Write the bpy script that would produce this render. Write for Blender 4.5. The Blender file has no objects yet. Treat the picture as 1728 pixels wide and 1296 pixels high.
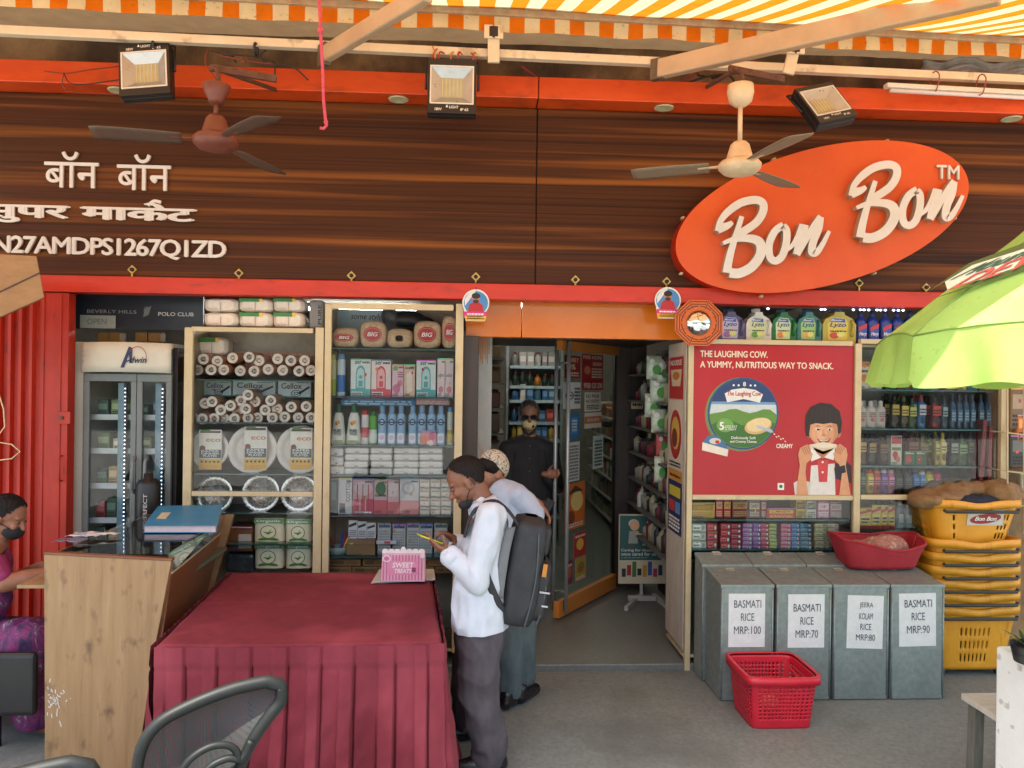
import bpy, bmesh, math, random
from mathutils import Vector, Matrix, noise
random.seed(7)
R = math.radians
SC = bpy.context.scene
# ------------------------------------------------------------------ camera
FPX = 1300.0
CAM = Vector((0.0, -5.1, 1.9))
YAW, ROLL = R(3.0), 0.0128
_F = Vector((math.sin(YAW), math.cos(YAW), 0))
_R0 = Vector((math.cos(YAW), -math.sin(YAW), 0)); _U0 = Vector((0, 0, 1))
_RX = _R0 * math.cos(ROLL) + _U0 * math.sin(ROLL)
_UY = -_R0 * math.sin(ROLL) + _U0 * math.cos(ROLL)
cd = bpy.data.cameras.new('camera'); cam = bpy.data.objects.new('camera', cd)
SC.collection.objects.link(cam)
cd.sensor_width = 36; cd.lens = 36 * FPX / 1728; cd.clip_start = 0.05; cd.clip_end = 2000
m3 = Matrix((_RX, _UY, -_F)).transposed()
cam.matrix_world = Matrix.Translation(CAM) @ m3.to_4x4()
SC.camera = cam
# ------------------------------------------------------------------ light
SUN_EL, SUN_AZ = R(66), R(205)          # azimuth clockwise from +Y
w = bpy.data.worlds.new('World'); SC.world = w; w.use_nodes = True
nt = w.node_tree; bg = nt.nodes['Background']
sky = nt.nodes.new('ShaderNodeTexSky'); sky.sky_type = 'NISHITA'; sky.sun_disc = False
sky.sun_elevation = SUN_EL; sky.sun_rotation = SUN_AZ; sky.air_density = 1.3; sky.dust_density = 3.0
nt.links.new(sky.outputs[0], bg.inputs[0]); bg.inputs[1].default_value = 0.15
sl = bpy.data.lights.new('sun', 'SUN'); sl.energy = 4.5; sl.angle = R(0.5); sl.color = (1, .95, .86)
so = bpy.data.objects.new('sun', sl); SC.collection.objects.link(so)
sd = Vector((math.sin(SUN_AZ) * math.cos(SUN_EL), math.cos(SUN_AZ) * math.cos(SUN_EL), math.sin(SUN_EL)))
so.rotation_euler = (-sd).to_track_quat('-Z', 'Y').to_euler()
SC.view_settings.view_transform = 'Standard'; SC.view_settings.look = 'None'
SC.view_settings.exposure = 1.68; SC.view_settings.gamma = 1.0
SC.cycles.max_bounces = 8; SC.cycles.transparent_max_bounces = 16; SC.cycles.use_denoising = True
SC.cycles.caustics_reflective = False; SC.cycles.caustics_refractive = False
# ------------------------------------------------------------------ helpers
def ray(px, py):
    return _F + _RX * ((px - 864) / FPX) + _UY * ((648 - py) / FPX)
def U(px, py, Y):                        # point seen at photo pixel (px,py) on the upright plane y=Y
    d = ray(px, py); return CAM + d * ((Y - CAM.y) / d.y)
def UZ(px, py, Z):
    d = ray(px, py); return CAM + d * ((Z - CAM.z) / d.z)
def UX(px, py, X):
    d = ray(px, py); return CAM + d * ((X - CAM.x) / d.x)
def rect(px0, py0, px1, py1, Y):         # x0,x1,z0,z1
    mx, my = (px0 + px1) / 2, (py0 + py1) / 2
    return U(px0, my, Y).x, U(px1, my, Y).x, U(mx, py1, Y).z, U(mx, py0, Y).z
def lin(c):
    return tuple((v / 255 / 12.92 if v / 255 <= .04045 else ((v / 255 + .055) / 1.055) ** 2.4) for v in c)
ALL = []; ORG = {}
def reg(o, origin):
    ALL.append(o); ORG[o.name] = Vector(origin)
def tag(o, label=None, cat=None, group=None, kind=None):
    if label: o['label'] = label
    if cat: o['category'] = cat
    if group: o['group'] = group
    if kind: o['kind'] = kind
    return o
def thing(name, label, cat, origin, group=None):
    o = bpy.data.objects.new(name, None); o.empty_display_size = .05
    o.location = origin; reg(o, origin)
    return tag(o, label, cat, group)
def copy_tree(o, delta=(0, 0, 0), parent=None, label=None, group=None):
    c = o.copy(); reg(c, ORG[o.name] + Vector(delta))
    if parent is None: c.location = o.location + Vector(delta)
    else: c.parent = parent
    if label: c['label'] = label
    if group: c['group'] = group
    for ch in [k for k in ALL if k.parent == o]: copy_tree(ch, (0, 0, 0), c)
    return c
# ------------------------------------------------------------------ materials
MATS = {}
def _new(name):
    m = bpy.data.materials.new(name); m.use_nodes = True
    n = m.node_tree; b = n.nodes['Principled BSDF']
    return m, n, b
def mat(name, c, rough=.55, metal=0.0, var=.12, scale=14, bump=0.0, bscale=60, spec=.5, stretch=None, coat=0.0, c2=None, emit=None, detail=4):
    if name in MATS: return MATS[name]
    m, n, b = _new(name); N = n.nodes; L = n.links
    b.inputs['Roughness'].default_value = rough; b.inputs['Metallic'].default_value = metal
    b.inputs['Specular IOR Level'].default_value = spec; b.inputs['Coat Weight'].default_value = coat
    l = lin(c); tc = N.new('ShaderNodeTexCoord'); mp = N.new('ShaderNodeMapping')
    L.new(tc.outputs['Object'], mp.inputs[0])
    if stretch: mp.inputs['Scale'].default_value = stretch
    if var or c2:
        nz = N.new('ShaderNodeTexNoise'); nz.inputs['Scale'].default_value = scale; nz.inputs['Detail'].default_value = detail
        nz.inputs['Roughness'].default_value = .65
        L.new(mp.outputs[0], nz.inputs[0])
        rp = N.new('ShaderNodeValToRGB'); e = rp.color_ramp.elements
        e[0].position = .32; e[1].position = .68
        a = lin(c2) if c2 else tuple(v * (1 - var) for v in l)
        z = l if c2 else tuple(min(1, v * (1 + var)) for v in l)
        e[0].color = (*a, 1); e[1].color = (*z, 1)
        L.new(nz.outputs[0], rp.inputs[0]); L.new(rp.outputs[0], b.inputs['Base Color'])
        mr = N.new('ShaderNodeMapRange'); mr.inputs['To Min'].default_value = max(0, rough - .1); mr.inputs['To Max'].default_value = min(1, rough + .1)
        L.new(nz.outputs[0], mr.inputs[0]); L.new(mr.outputs[0], b.inputs['Roughness'])
    else:
        b.inputs['Base Color'].default_value = (*l, 1)
    if bump:
        n2 = N.new('ShaderNodeTexNoise'); n2.inputs['Scale'].default_value = bscale; n2.inputs['Detail'].default_value = 3
        L.new(mp.outputs[0], n2.inputs[0])
        bp = N.new('ShaderNodeBump'); bp.inputs['Strength'].default_value = bump; bp.inputs['Distance'].default_value = .01
        L.new(n2.outputs[0], bp.inputs['Height']); L.new(bp.outputs[0], b.inputs['Normal'])
    if emit:
        b.inputs['Emission Color'].default_value = (*lin(c), 1); b.inputs['Emission Strength'].default_value = emit
    MATS[name] = m; return m
def C(r, g, b_, rough=.5):               # printed / plastic colour
    return mat('paint_%d_%d_%d' % (r, g, b_), (r, g, b_), rough, var=.06, scale=30)
def ramp_mat(name, stops, scale, stretch, rough=.5, bump=.0, detail=6, second=None, coat=0, dist=0.0):
    m, n, b = _new(name); N = n.nodes; L = n.links
    tc = N.new('ShaderNodeTexCoord'); mp = N.new('ShaderNodeMapping'); L.new(tc.outputs['Object'], mp.inputs[0])
    mp.inputs['Scale'].default_value = stretch
    nz = N.new('ShaderNodeTexNoise'); nz.inputs['Scale'].default_value = scale; nz.inputs['Detail'].default_value = detail
    nz.inputs['Roughness'].default_value = .7; nz.inputs['Distortion'].default_value = dist
    L.new(mp.outputs[0], nz.inputs[0])
    rp = N.new('ShaderNodeValToRGB'); cr = rp.color_ramp
    while len(cr.elements) < len(stops): cr.elements.new(.5)
    for e, (p, c) in zip(cr.elements, stops): e.position = p; e.color = (*lin(c), 1)
    L.new(nz.outputs[0], rp.inputs[0]); out = rp.outputs[0]
    if second:                           # (scale, stretch, lo, hi, colour, amount): stains with their own shape
        s, st, lo, hi, c, am = second
        m2 = N.new('ShaderNodeMapping'); m2.inputs['Scale'].default_value = st; L.new(tc.outputs['Object'], m2.inputs[0])
        n2 = N.new('ShaderNodeTexNoise'); n2.inputs['Scale'].default_value = s; n2.inputs['Detail'].default_value = 5
        L.new(m2.outputs[0], n2.inputs[0])
        mr = N.new('ShaderNodeMapRange'); mr.inputs['From Min'].default_value = lo; mr.inputs['From Max'].default_value = hi
        mr.inputs['To Max'].default_value = am; L.new(n2.outputs[0], mr.inputs[0])
        mx = N.new('ShaderNodeMix'); mx.data_type = 'RGBA'; L.new(mr.outputs[0], mx.inputs['Factor'])
        L.new(out, mx.inputs['A']); mx.inputs['B'].default_value = (*lin(c), 1); out = mx.outputs['Result']
    L.new(out, b.inputs['Base Color']); b.inputs['Roughness'].default_value = rough; b.inputs['Coat Weight'].default_value = coat
    if bump:
        bp = N.new('ShaderNodeBump'); bp.inputs['Strength'].default_value = bump; bp.inputs['Distance'].default_value = .01
        L.new(nz.outputs[0], bp.inputs['Height']); L.new(bp.outputs[0], b.inputs['Normal'])
    MATS[name] = m; return m
def glass_mat(name, tint=(235, 242, 240), refl=1.0, rough=.02, base=.05):
    m = bpy.data.materials.new(name); m.use_nodes = True; n = m.node_tree; N = n.nodes; L = n.links; N.clear()
    o = N.new('ShaderNodeOutputMaterial'); mx = N.new('ShaderNodeMixShader'); tr = N.new('ShaderNodeBsdfTransparent'); gl = N.new('ShaderNodeBsdfGlossy')
    tr.inputs[0].default_value = (*lin(tint), 1); gl.inputs['Roughness'].default_value = rough
    fr = N.new('ShaderNodeFresnel'); fr.inputs[0].default_value = 1.5
    mu = N.new('ShaderNodeMath'); mu.operation = 'MULTIPLY_ADD'; mu.inputs[1].default_value = refl; mu.inputs[2].default_value = base; mu.use_clamp = True
    L.new(fr.outputs[0], mu.inputs[0]); L.new(mu.outputs[0], mx.inputs[0]); L.new(tr.outputs[0], mx.inputs[1]); L.new(gl.outputs[0], mx.inputs[2]); L.new(mx.outputs[0], o.inputs[0])
    MATS[name] = m; return m
def fabric_mat(name, c, transl=.45, var=.1, spots=0.0, spotc=(120, 95, 60), sc=9, rough=.8):
    m = bpy.data.materials.new(name); m.use_nodes = True; n = m.node_tree; N = n.nodes; L = n.links; N.clear()
    o = N.new('ShaderNodeOutputMaterial'); mx = N.new('ShaderNodeMixShader'); tr = N.new('ShaderNodeBsdfTranslucent'); df = N.new('ShaderNodeBsdfDiffuse')
    tc = N.new('ShaderNodeTexCoord'); nz = N.new('ShaderNodeTexNoise'); nz.inputs['Scale'].default_value = sc; nz.inputs['Detail'].default_value = 6
    L.new(tc.outputs['Object'], nz.inputs[0]); rp = N.new('ShaderNodeValToRGB'); l = lin(c); e = rp.color_ramp.elements
    e[0].position = .3; e[1].position = .7
    e[0].color = (*[v * (1 - var) for v in l], 1); e[1].color = (*[min(1, v * (1 + var)) for v in l], 1)
    L.new(nz.outputs[0], rp.inputs[0]); out = rp.outputs[0]
    if spots:
        n2 = N.new('ShaderNodeTexNoise'); n2.inputs['Scale'].default_value = 34; n2.inputs['Detail'].default_value = 3; L.new(tc.outputs['Object'], n2.inputs[0])
        mr = N.new('ShaderNodeMapRange'); mr.inputs['From Min'].default_value = .62; mr.inputs['From Max'].default_value = .72; mr.inputs['To Max'].default_value = spots
        L.new(n2.outputs[0], mr.inputs[0]); mm = N.new('ShaderNodeMix'); mm.data_type = 'RGBA'; L.new(mr.outputs[0], mm.inputs['Factor'])
        L.new(out, mm.inputs['A']); mm.inputs['B'].default_value = (*lin(spotc), 1); out = mm.outputs['Result']
    L.new(out, tr.inputs[0]); L.new(out, df.inputs[0]); mx.inputs[0].default_value = transl
    L.new(df.outputs[0], mx.inputs[1]); L.new(tr.outputs[0], mx.inputs[2]); L.new(mx.outputs[0], o.inputs[0])
    MATS[name] = m; return m
# ------------------------------------------------------------------ mesh builder
class MB:
    def __init__(s): s.v = []; s.f = []; s.m = []; s.sm = []; s.mats = []
    def mi(s, m):
        if m not in s.mats: s.mats.append(m)
        return s.mats.index(m)
    def add(s, vs, fs, m, smooth=False):
        b = len(s.v); i = s.mi(m); s.v += [Vector(v) for v in vs]
        for f in fs: s.f.append([b + k for k in f]); s.m.append(i); s.sm.append(smooth)
        return s
    def box(s, x0, x1, y0, y1, z0, z1, m):
        if x0 > x1: x0, x1 = x1, x0
        if y0 > y1: y0, y1 = y1, y0
        if z0 > z1: z0, z1 = z1, z0
        vs = [(x, y, z) for z in (z0, z1) for y in (y0, y1) for x in (x0, x1)]
        return s.add(vs, [(0, 2, 3, 1), (4, 5, 7, 6), (0, 1, 5, 4), (2, 6, 7, 3), (0, 4, 6, 2), (1, 3, 7, 5)], m)
    def hexa(s, p, m, smooth=False):     # 8 points: bottom ring of four, top ring of four
        return s.add(p, [(3, 2, 1, 0), (4, 5, 6, 7), (0, 1, 5, 4), (1, 2, 6, 5), (2, 3, 7, 6), (3, 0, 4, 7)], m, smooth)
    def bar(s, p0, p1, w, h, m, up=(0, 0, 1)):   # rectangular bar between two points
        p0, p1 = Vector(p0), Vector(p1); d = (p1 - p0).normalized(); u = Vector(up)
        a = d.cross(u)
        if a.length < 1e-4: a = d.cross(Vector((1, 0, 0)))
        a.normalize(); b = a.cross(d)
        A, B = a * w / 2, b * h / 2
        return s.hexa([p0 - A - B, p0 + A - B, p0 + A + B, p0 - A + B, p1 - A - B, p1 + A - B, p1 + A + B, p1 - A + B], m)
    def tube(s, pts, r, m, n=8, smooth=True, caps=True, rs=None, closed=False):
        pts = [Vector(p) for p in pts]; k = len(pts); vs = []; fs = []; pa = None
        for i, p in enumerate(pts):
            if closed: d = (pts[(i + 1) % k] - pts[i - 1]).normalized()
            else: d = (pts[min(i + 1, k - 1)] - pts[max(i - 1, 0)]).normalized()
            if pa is None:
                a = d.cross(Vector((0, 0, 1)))
                if a.length < .05: a = d.cross(Vector((1, 0, 0)))
            else: a = pa - d * pa.dot(d)
            a.normalize(); pa = a; b = d.cross(a); rr = rs[i] if rs else r
            vs += [p + (a * math.cos(t) + b * math.sin(t)) * rr for t in [2 * math.pi * j / n for j in range(n)]]
        for i in range(k if closed else k - 1):
            for j in range(n):
                a, b = i * n, ((i + 1) % k) * n
                fs.append((a + j, a + (j + 1) % n, b + (j + 1) % n, b + j))
        if caps and not closed: fs.append(tuple(range(n))[::-1]); fs.append(tuple((k - 1) * n + j for j in range(n)))
        return s.add(vs, fs, m, smooth)
    def lathe(s, prof, c, m, n=20, sx=1.0, sy=1.0, axis='z', smooth=True, a0=0, a1=360, M=None):
        vs = []; fs = []; full = abs(a1 - a0) >= 360; nn = n if full else n + 1
        for r, z in prof:
            for j in range(nn):
                t = R(a0 + (a1 - a0) * j / n); x, y = r * math.cos(t) * sx, r * math.sin(t) * sy
                p = Vector((x, y, z))
                if axis == 'y': p = Vector((x, z, y))
                elif axis == 'x': p = Vector((z, x, y))
                if M is not None: p = M @ p
                vs.append(p + Vector(c))
        for i in range(len(prof) - 1):
            for j in range(n):
                k = (j + 1) % nn
                fs.append((i * nn + j, i * nn + k, (i + 1) * nn + k, (i + 1) * nn + j))
        if full:
            if prof[0][0] > 1e-5: fs.append(tuple(range(n))[::-1])
            if prof[-1][0] > 1e-5: fs.append(tuple((len(prof) - 1) * n + j for j in range(n)))
        return s.add(vs, fs, m, smooth)
    def ell(s, c, r, m, n=16, k=10, M=None):
        pr = [(max(1e-6, math.sin(math.pi * i / k)), -math.cos(math.pi * i / k)) for i in range(k + 1)]
        S = Matrix.Diagonal(Vector(r)); S = (M @ S) if M is not None else S
        return s.lathe(pr, c, m, n, M=S)
    def prism(s, pts, y0, y1, m, m_side=None):   # outline in x,z extruded along y
        n = len(pts); vs = [(x, y0, z) for x, z in pts] + [(x, y1, z) for x, z in pts]
        s.add(vs, [tuple(range(n)), tuple(range(2 * n - 1, n - 1, -1))], m)
        return s.add(vs, [(i, i + n, (i + 1) % n + n, (i + 1) % n) for i in range(n)], m_side or m)
    def grid(s, fn, nu, nv, m, smooth=True, cu=False):
        vs = [fn(i / nu, j / nv) for j in range(nv + 1) for i in range(nu + 1)]
        fs = [(j * (nu + 1) + i, j * (nu + 1) + i + 1, (j + 1) * (nu + 1) + i + 1, (j + 1) * (nu + 1) + i) for j in range(nv) for i in range(nu)]
        return s.add(vs, fs, m, smooth)
    def build(s, name, parent=None, origin=None, bevel=0, seg=2, solid=0, fix=True, sub=0):
        if parent is not None: origin = ORG[parent.name]
        elif origin is None:
            xs = [v.x for v in s.v]; ys = [v.y for v in s.v]; zs = [v.z for v in s.v]
            origin = ((min(xs) + max(xs)) / 2, (min(ys) + max(ys)) / 2, min(zs))
        O = Vector(origin); me = bpy.data.meshes.new(name)
        me.from_pydata([v - O for v in s.v], [], s.f)
        for m in s.mats: me.materials.append(m)
        me.polygons.foreach_set('material_index', s.m); me.polygons.foreach_set('use_smooth', s.sm)
        if fix:
            bm = bmesh.new(); bm.from_mesh(me); bmesh.ops.recalc_face_normals(bm, faces=bm.faces); bm.to_mesh(me); bm.free()
        me.update(); o = bpy.data.objects.new(name, me); reg(o, O)
        if parent is not None: o.parent = parent
        else: o.location = O
        if sub: md = o.modifiers.new('s', 'SUBSURF'); md.levels = md.render_levels = sub
        if solid: md = o.modifiers.new('t', 'SOLIDIFY'); md.thickness = solid; md.offset = 0
        if bevel:
            md = o.modifiers.new('b', 'BEVEL'); md.width = bevel; md.segments = seg; md.limit_method = 'ANGLE'; md.angle_limit = R(40)
        return o
def solo(mb, name, label, cat, group=None, **k):
    return tag(mb.build(name, **k), label, cat, group)
# ------------------------------------------------------------------ text and flat printing
TXT = {}
def _eval(o):
    SC.collection.objects.link(o); dg = bpy.context.evaluated_depsgraph_get(); dg.update()
    me = bpy.data.meshes.new_from_object(o.evaluated_get(dg)); SC.collection.objects.unlink(o); return me
def text(s, bold=0.0, shear=0.0, sp=1.0, lines=1.0):
    """letter shapes scaled to a unit box; verts carry a small level so that touching strokes never share a plane"""
    k = (s, bold, shear, sp)
    if k not in TXT:
        cu = bpy.data.curves.new('t', 'FONT'); cu.body = s; cu.shear = shear; cu.space_character = sp; cu.resolution_u = 3
        cu.space_line = lines; cu.align_x = 'CENTER'
        o = bpy.data.objects.new('t', cu); me = _eval(o)
        v0 = [(v.co.x, v.co.y) for v in me.vertices]; f0 = [tuple(p.vertices) for p in me.polygons]
        cnt = {}; par = list(range(len(v0)))
        def find(a):
            while par[a] != a: par[a] = par[par[a]]; a = par[a]
            return a
        for p in me.polygons:
            for e in p.edge_keys: cnt[e] = cnt.get(e, 0) + 1
            for a in p.vertices: par[find(a)] = find(p.vertices[0])
        b0 = [e for e, n in cnt.items() if n == 1]
        bpy.data.objects.remove(o); bpy.data.meshes.remove(me)
        roots = {}; lev = [roots.setdefault(find(i), len(roots)) % 3 for i in range(len(v0))]
        vs, fs, be = [], [], []
        for c, (dx, dy) in enumerate(((0, 0),) if bold <= 0 else ((-bold, 0), (bold, 0), (0, bold * .6), (0, -bold * .6))):
            n = len(vs); vs += [(x + dx, y + dy, c * 3 + l) for (x, y), l in zip(v0, lev)]
            fs += [tuple(a + n for a in f) for f in f0]; be += [(a + n, b + n) for a, b in b0]
        if vs:
            x0 = min(v[0] for v in vs); x1 = max(v[0] for v in vs); y0 = min(v[1] for v in vs); y1 = max(v[1] for v in vs)
            vs = [((x - x0) / max(1e-6, x1 - x0), (y - y0) / max(1e-6, y1 - y0), l) for x, y, l in vs]
        TXT[k] = (vs, fs, be)
    return TXT[k]
class Art:                               # flat printing on a rectangle: o lower-left, a width vector, b height vector
    def __init__(s, o, a, b, eps=.0004, n=None):
        s.o, s.a, s.b = Vector(o), Vector(a), Vector(b); s.n = Vector(n) if n else s.a.cross(s.b).normalized(); s.e = eps; s.k = 1; s.mb = MB()
    def P(s, u, v, k): return s.o + s.a * u + s.b * v + s.n * (s.e * k)
    def poly(s, pts, m, layer=None):
        k = layer or s.k; s.k = max(s.k, k) + (0 if layer else 1)
        s.mb.add([s.P(u, v, k) for u, v in pts], [tuple(range(len(pts)))], m); return s
    def rect(s, u0, v0, u1, v1, m, layer=None): return s.poly([(u0, v0), (u1, v0), (u1, v1), (u0, v1)], m, layer)
    def disc(s, u, v, ru, rv, m, layer=None, n=22, a0=0, a1=360):
        return s.poly([(u + ru * math.cos(R(a0 + (a1 - a0) * i / n)), v + rv * math.sin(R(a0 + (a1 - a0) * i / n))) for i in range(n if a1 - a0 >= 360 else n + 1)], m, layer)
    def text(s, t, u0, v0, u1, v1, m, bold=.0, shear=0, layer=None, sp=1.0, rot=False, lines=1.0):
        vs, fs, be = text(t, bold, shear, sp, lines)
        k = layer or s.k; s.k = max(s.k, k) + (0 if layer else 1)
        if rot: s.mb.add([s.P(u0 + (u1 - u0) * (1 - y), v0 + (v1 - v0) * x, k + l * .2) for x, y, l in vs], fs, m)
        else: s.mb.add([s.P(u0 + (u1 - u0) * x, v0 + (v1 - v0) * y, k + l * .2) for x, y, l in vs], fs, m)
        return s
    def marks(s, u0, v0, u1, v1, m, rows=4, seed=1, fill=.6):   # rows of short printed dashes, like lines of small print
        rn = random.Random(seed); k = s.k; s.k += 1; h = (v1 - v0) / rows
        for r_ in range(rows):
            u = u0
            while u < u1 - .02:
                l = rn.uniform(.05, .2) * (u1 - u0); e = min(u1, u + l)
                s.rect(u, v0 + r_ * h, e, v0 + r_ * h + h * fill, m, k); u = e + .03 * (u1 - u0)
        return s
    def build(s, name, parent): 
        return s.mb.build(name, parent, fix=False)
def face_art(x0, x1, z0, z1, y, eps=.0004): return Art((x0, y, z0), (x1 - x0, 0, 0), (0, 0, z1 - z0), eps)
def raised_text(mb, t, o, a, b, depth, m, ms, bold=.0, shear=0, sp=1.0):   # letters standing proud of a board
    vs, fs, be = text(t, bold, shear, sp); o, a, b = Vector(o), Vector(a), Vector(b); n = a.cross(b).normalized()
    P0 = [o + a * x + b * y for x, y, l in vs]; P1 = [p + n * (depth + .0004 * v[2]) for p, v in zip(P0, vs)]; k = len(P0)
    mb.add(P1, fs, m); mb.add(P0 + P1, [(i, j, j + k, i + k) for i, j in be], ms)
# ------------------------------------------------------------------ organic shapes
def capsule(mb, p0, r0, p1, r1, m, n=14):
    p0, p1 = Vector(p0), Vector(p1); d = p1 - p0; L_ = d.length
    if L_ < 1e-5: return mb.ell(p0, (r0, r0, r0), m, n, 8)
    d.normalize(); q = d.to_track_quat('Z', 'Y').to_matrix()
    prof = [(max(1e-6, r0 * math.cos(t)), r0 * math.sin(t)) for t in [R(-90 + 90 * i / 4) for i in range(5)]]
    prof += [(max(1e-6, r1 * math.cos(t)), L_ + r1 * math.sin(t)) for t in [R(90 * i / 4) for i in range(5)]]
    return mb.lathe(prof, p0, m, n, M=q)
def chain(mb, pts, rs, m, n=14):
    for i in range(len(pts) - 1): capsule(mb, pts[i], rs[i], pts[i + 1], rs[i + 1], m, n)
def fuse(mb, name, parent, voxel=.006, smooth=4, m=None, fold=0, fscale=9, fstretch=(1, 1, .45), cuts=(), seed=0, fine=0, origin=None):
    """grow overlapping pieces into one continuous skin; cuts: (point, normal) planes whose positive side is cut away"""
    me = bpy.data.meshes.new('x'); me.from_pydata(mb.v, [], mb.f)
    bm = bmesh.new(); bm.from_mesh(me); bmesh.ops.remove_doubles(bm, verts=bm.verts, dist=1e-5); bmesh.ops.recalc_face_normals(bm, faces=bm.faces); bm.to_mesh(me); bm.free()
    o = bpy.data.objects.new('x', me); md = o.modifiers.new('r', 'REMESH'); md.mode = 'VOXEL'; md.voxel_size = voxel
    if smooth: ms = o.modifiers.new('s', 'SMOOTH'); ms.iterations = smooth; ms.factor = .5
    m2 = _eval(o); bpy.data.objects.remove(o); bpy.data.meshes.remove(me)
    bm = bmesh.new(); bm.from_mesh(m2); bm.normal_update()
    if fold:
        for v in bm.verts:
            p = Vector((v.co.x * fstretch[0], v.co.y * fstretch[1], v.co.z * fstretch[2])) * fscale + Vector((seed * 3.7, seed * 1.3, seed))
            h = 1 - abs(noise.noise(p)) * 2.2 + .5 * noise.noise(p * 2.3)
            v.co += v.normal * fold * h
    if fine:
        for v in bm.verts: v.co += v.normal * fine * noise.noise(v.co * 90)
    for p, n_ in cuts:
        bmesh.ops.bisect_plane(bm, geom=bm.verts[:] + bm.edges[:] + bm.faces[:], plane_co=p, plane_no=n_, clear_outer=True)
    O = ORG[parent.name] if parent is not None else Vector(origin)
    for v in bm.verts: v.co -= O
    for f in bm.faces: f.smooth = True
    bm.to_mesh(m2); bm.free(); m2.materials.clear()
    m2.materials.append(m or mb.mats[0]); m2.name = name
    o = bpy.data.objects.new(name, m2); reg(o, O)
    if parent is not None: o.parent = parent
    else: o.location = O
    return o
# ================================================================== materials of the place
CREAM = mat('cream_paint', (200, 180, 142), .45, var=.10, scale=6, bump=.05)
ORANGE = ramp_mat('orange_cornice', [(.3, (196, 62, 14)), (.5, (210, 72, 18)), (.75, (218, 84, 26))], 3, (1, 1, 3), .42, second=(5, (1, 1, 2), .55, .75, (140, 48, 20), .6))
REDBEAM = ramp_mat('red_beam_paint', [(.3, (184, 40, 16)), (.7, (202, 50, 22))], 4, (1, 1, 3), .4, second=(7, (1, 1, 3), .58, .72, (120, 40, 24), .5))
SHUTTER = ramp_mat('shutter_paint', [(.3, (156, 30, 10)), (.55, (174, 38, 14)), (.8, (188, 52, 22))], 5, (3, 3, .6), .5, second=(9, (4, 4, .8), .6, .72, (84, 38, 26), .6))
WOODSIGN = ramp_mat('striped_dark_wood', [(.30, (34, 17, 10)), (.42, (50, 26, 15)), (.52, (76, 41, 22)), (.60, (54, 29, 17)), (.68, (112, 60, 28)), (.76, (60, 33, 19))],
                    1.0, (.09, 1, 24.0), .5, detail=10, dist=0, second=(1.6, (.10, 1, 7.0), .52, .68, (156, 94, 40), .8))
MATS['striped_dark_wood'].node_tree.nodes['Principled BSDF'].inputs['Specular IOR Level'].default_value = .2
WALLDIRT = ramp_mat('dirty_concrete', [(.28, (66, 52, 40)), (.45, (112, 90, 64)), (.6, (148, 120, 84)), (.78, (172, 146, 108))], 2.2, (1, 1, .8), .95, bump=.6, detail=9, second=(1.1, (1.4, 1, .5), .5, .66, (60, 48, 40), .85))
WHITESIGN = mat('white_letter', (216, 214, 212), .45, var=.04)
LETSIDE = mat('letter_side', (176, 158, 140), .5)
OVALO = ramp_mat('oval_orange', [(.3, (206, 76, 24)), (.7, (218, 90, 32))], 3, (1, 1, 1), .42)
OVALS = mat('oval_side', (176, 40, 14), .45)
FLOOR = ramp_mat('floor_stone', [(.25, (98, 103, 99)), (.5, (118, 123, 118)), (.75, (136, 140, 135))], 42, (1, 1, 1), .6, bump=.08, detail=8, second=(1.6, (1, 1, 1), .52, .68, (88, 90, 84), .6))
FLOORIN = ramp_mat('vestibule_stone', [(.3, (92, 96, 92)), (.7, (116, 119, 114))], 40, (1, 1, 1), .4, bump=.05, detail=8)
ROADM = ramp_mat('pale_street_bounce', [(.3, (160, 158, 152)), (.7, (178, 175, 168))], 12, (1, 1, 1), .9)  # unseen street, toned like pale concrete to bounce sunlight onto the shopfront
DARK = mat('dark_interior', (44, 40, 38), .7)
DARKWOOD = ramp_mat('dark_panel', [(.3, (42, 33, 28)), (.7, (66, 52, 43))], 3, (6, 6, .5), .5)
BLACKP = mat('black_plastic', (26, 26, 27), .42, var=.15)
ALU = mat('brushed_steel', (176, 178, 178), .35, metal=.45, var=.06)
SHELFG = mat('shelf_edge_glass', (52, 84, 80), .2, var=.1)
SHELFW = mat('cabinet_backing', (178, 164, 144), .75)
GLASS = glass_mat('clear_pane', (252, 254, 253), 1.0, .012, .0)
GLASSD = glass_mat('door_pane', (226, 238, 234), .9, .012, .0)
WOODTAN = ramp_mat('tan_laminate', [(.25, (128, 98, 64)), (.45, (150, 118, 80)), (.6, (158, 126, 88)), (.75, (170, 140, 100))], 5, (5, 5, .4), .5, bump=.04, detail=9,
                   second=(5.5, (2.0, 2.0, 1.1), .57, .70, (84, 58, 42), .8))
WOODRED = ramp_mat('brown_laminate', [(.3, (104, 62, 36)), (.7, (136, 84, 50))], 3, (3, .35, 3), .45, bump=.03, detail=8)
CARD = ramp_mat('cardboard', [(.3, (140, 104, 70)), (.7, (160, 122, 84))], 8, (1, 1, 3), .85)
ZINC = ramp_mat('galvanised_sheet', [(.3, (120, 130, 126)), (.5, (134, 144, 140)), (.72, (150, 159, 155))], 26, (1, 1, 1), .45, detail=8, bump=.05, second=(1.6, (1, 1, .5), .52, .72, (92, 98, 92), .55))
for _m in ('galvanised_sheet',):
    MATS[_m].node_tree.nodes['Principled BSDF'].inputs['Metallic'].default_value = .35
W_, K_, RED_, GRN_, YEL_, BLU_ = C(232, 230, 224), C(34, 32, 34), C(190, 32, 36), C(58, 128, 58), C(226, 186, 60), C(52, 92, 160)
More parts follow.
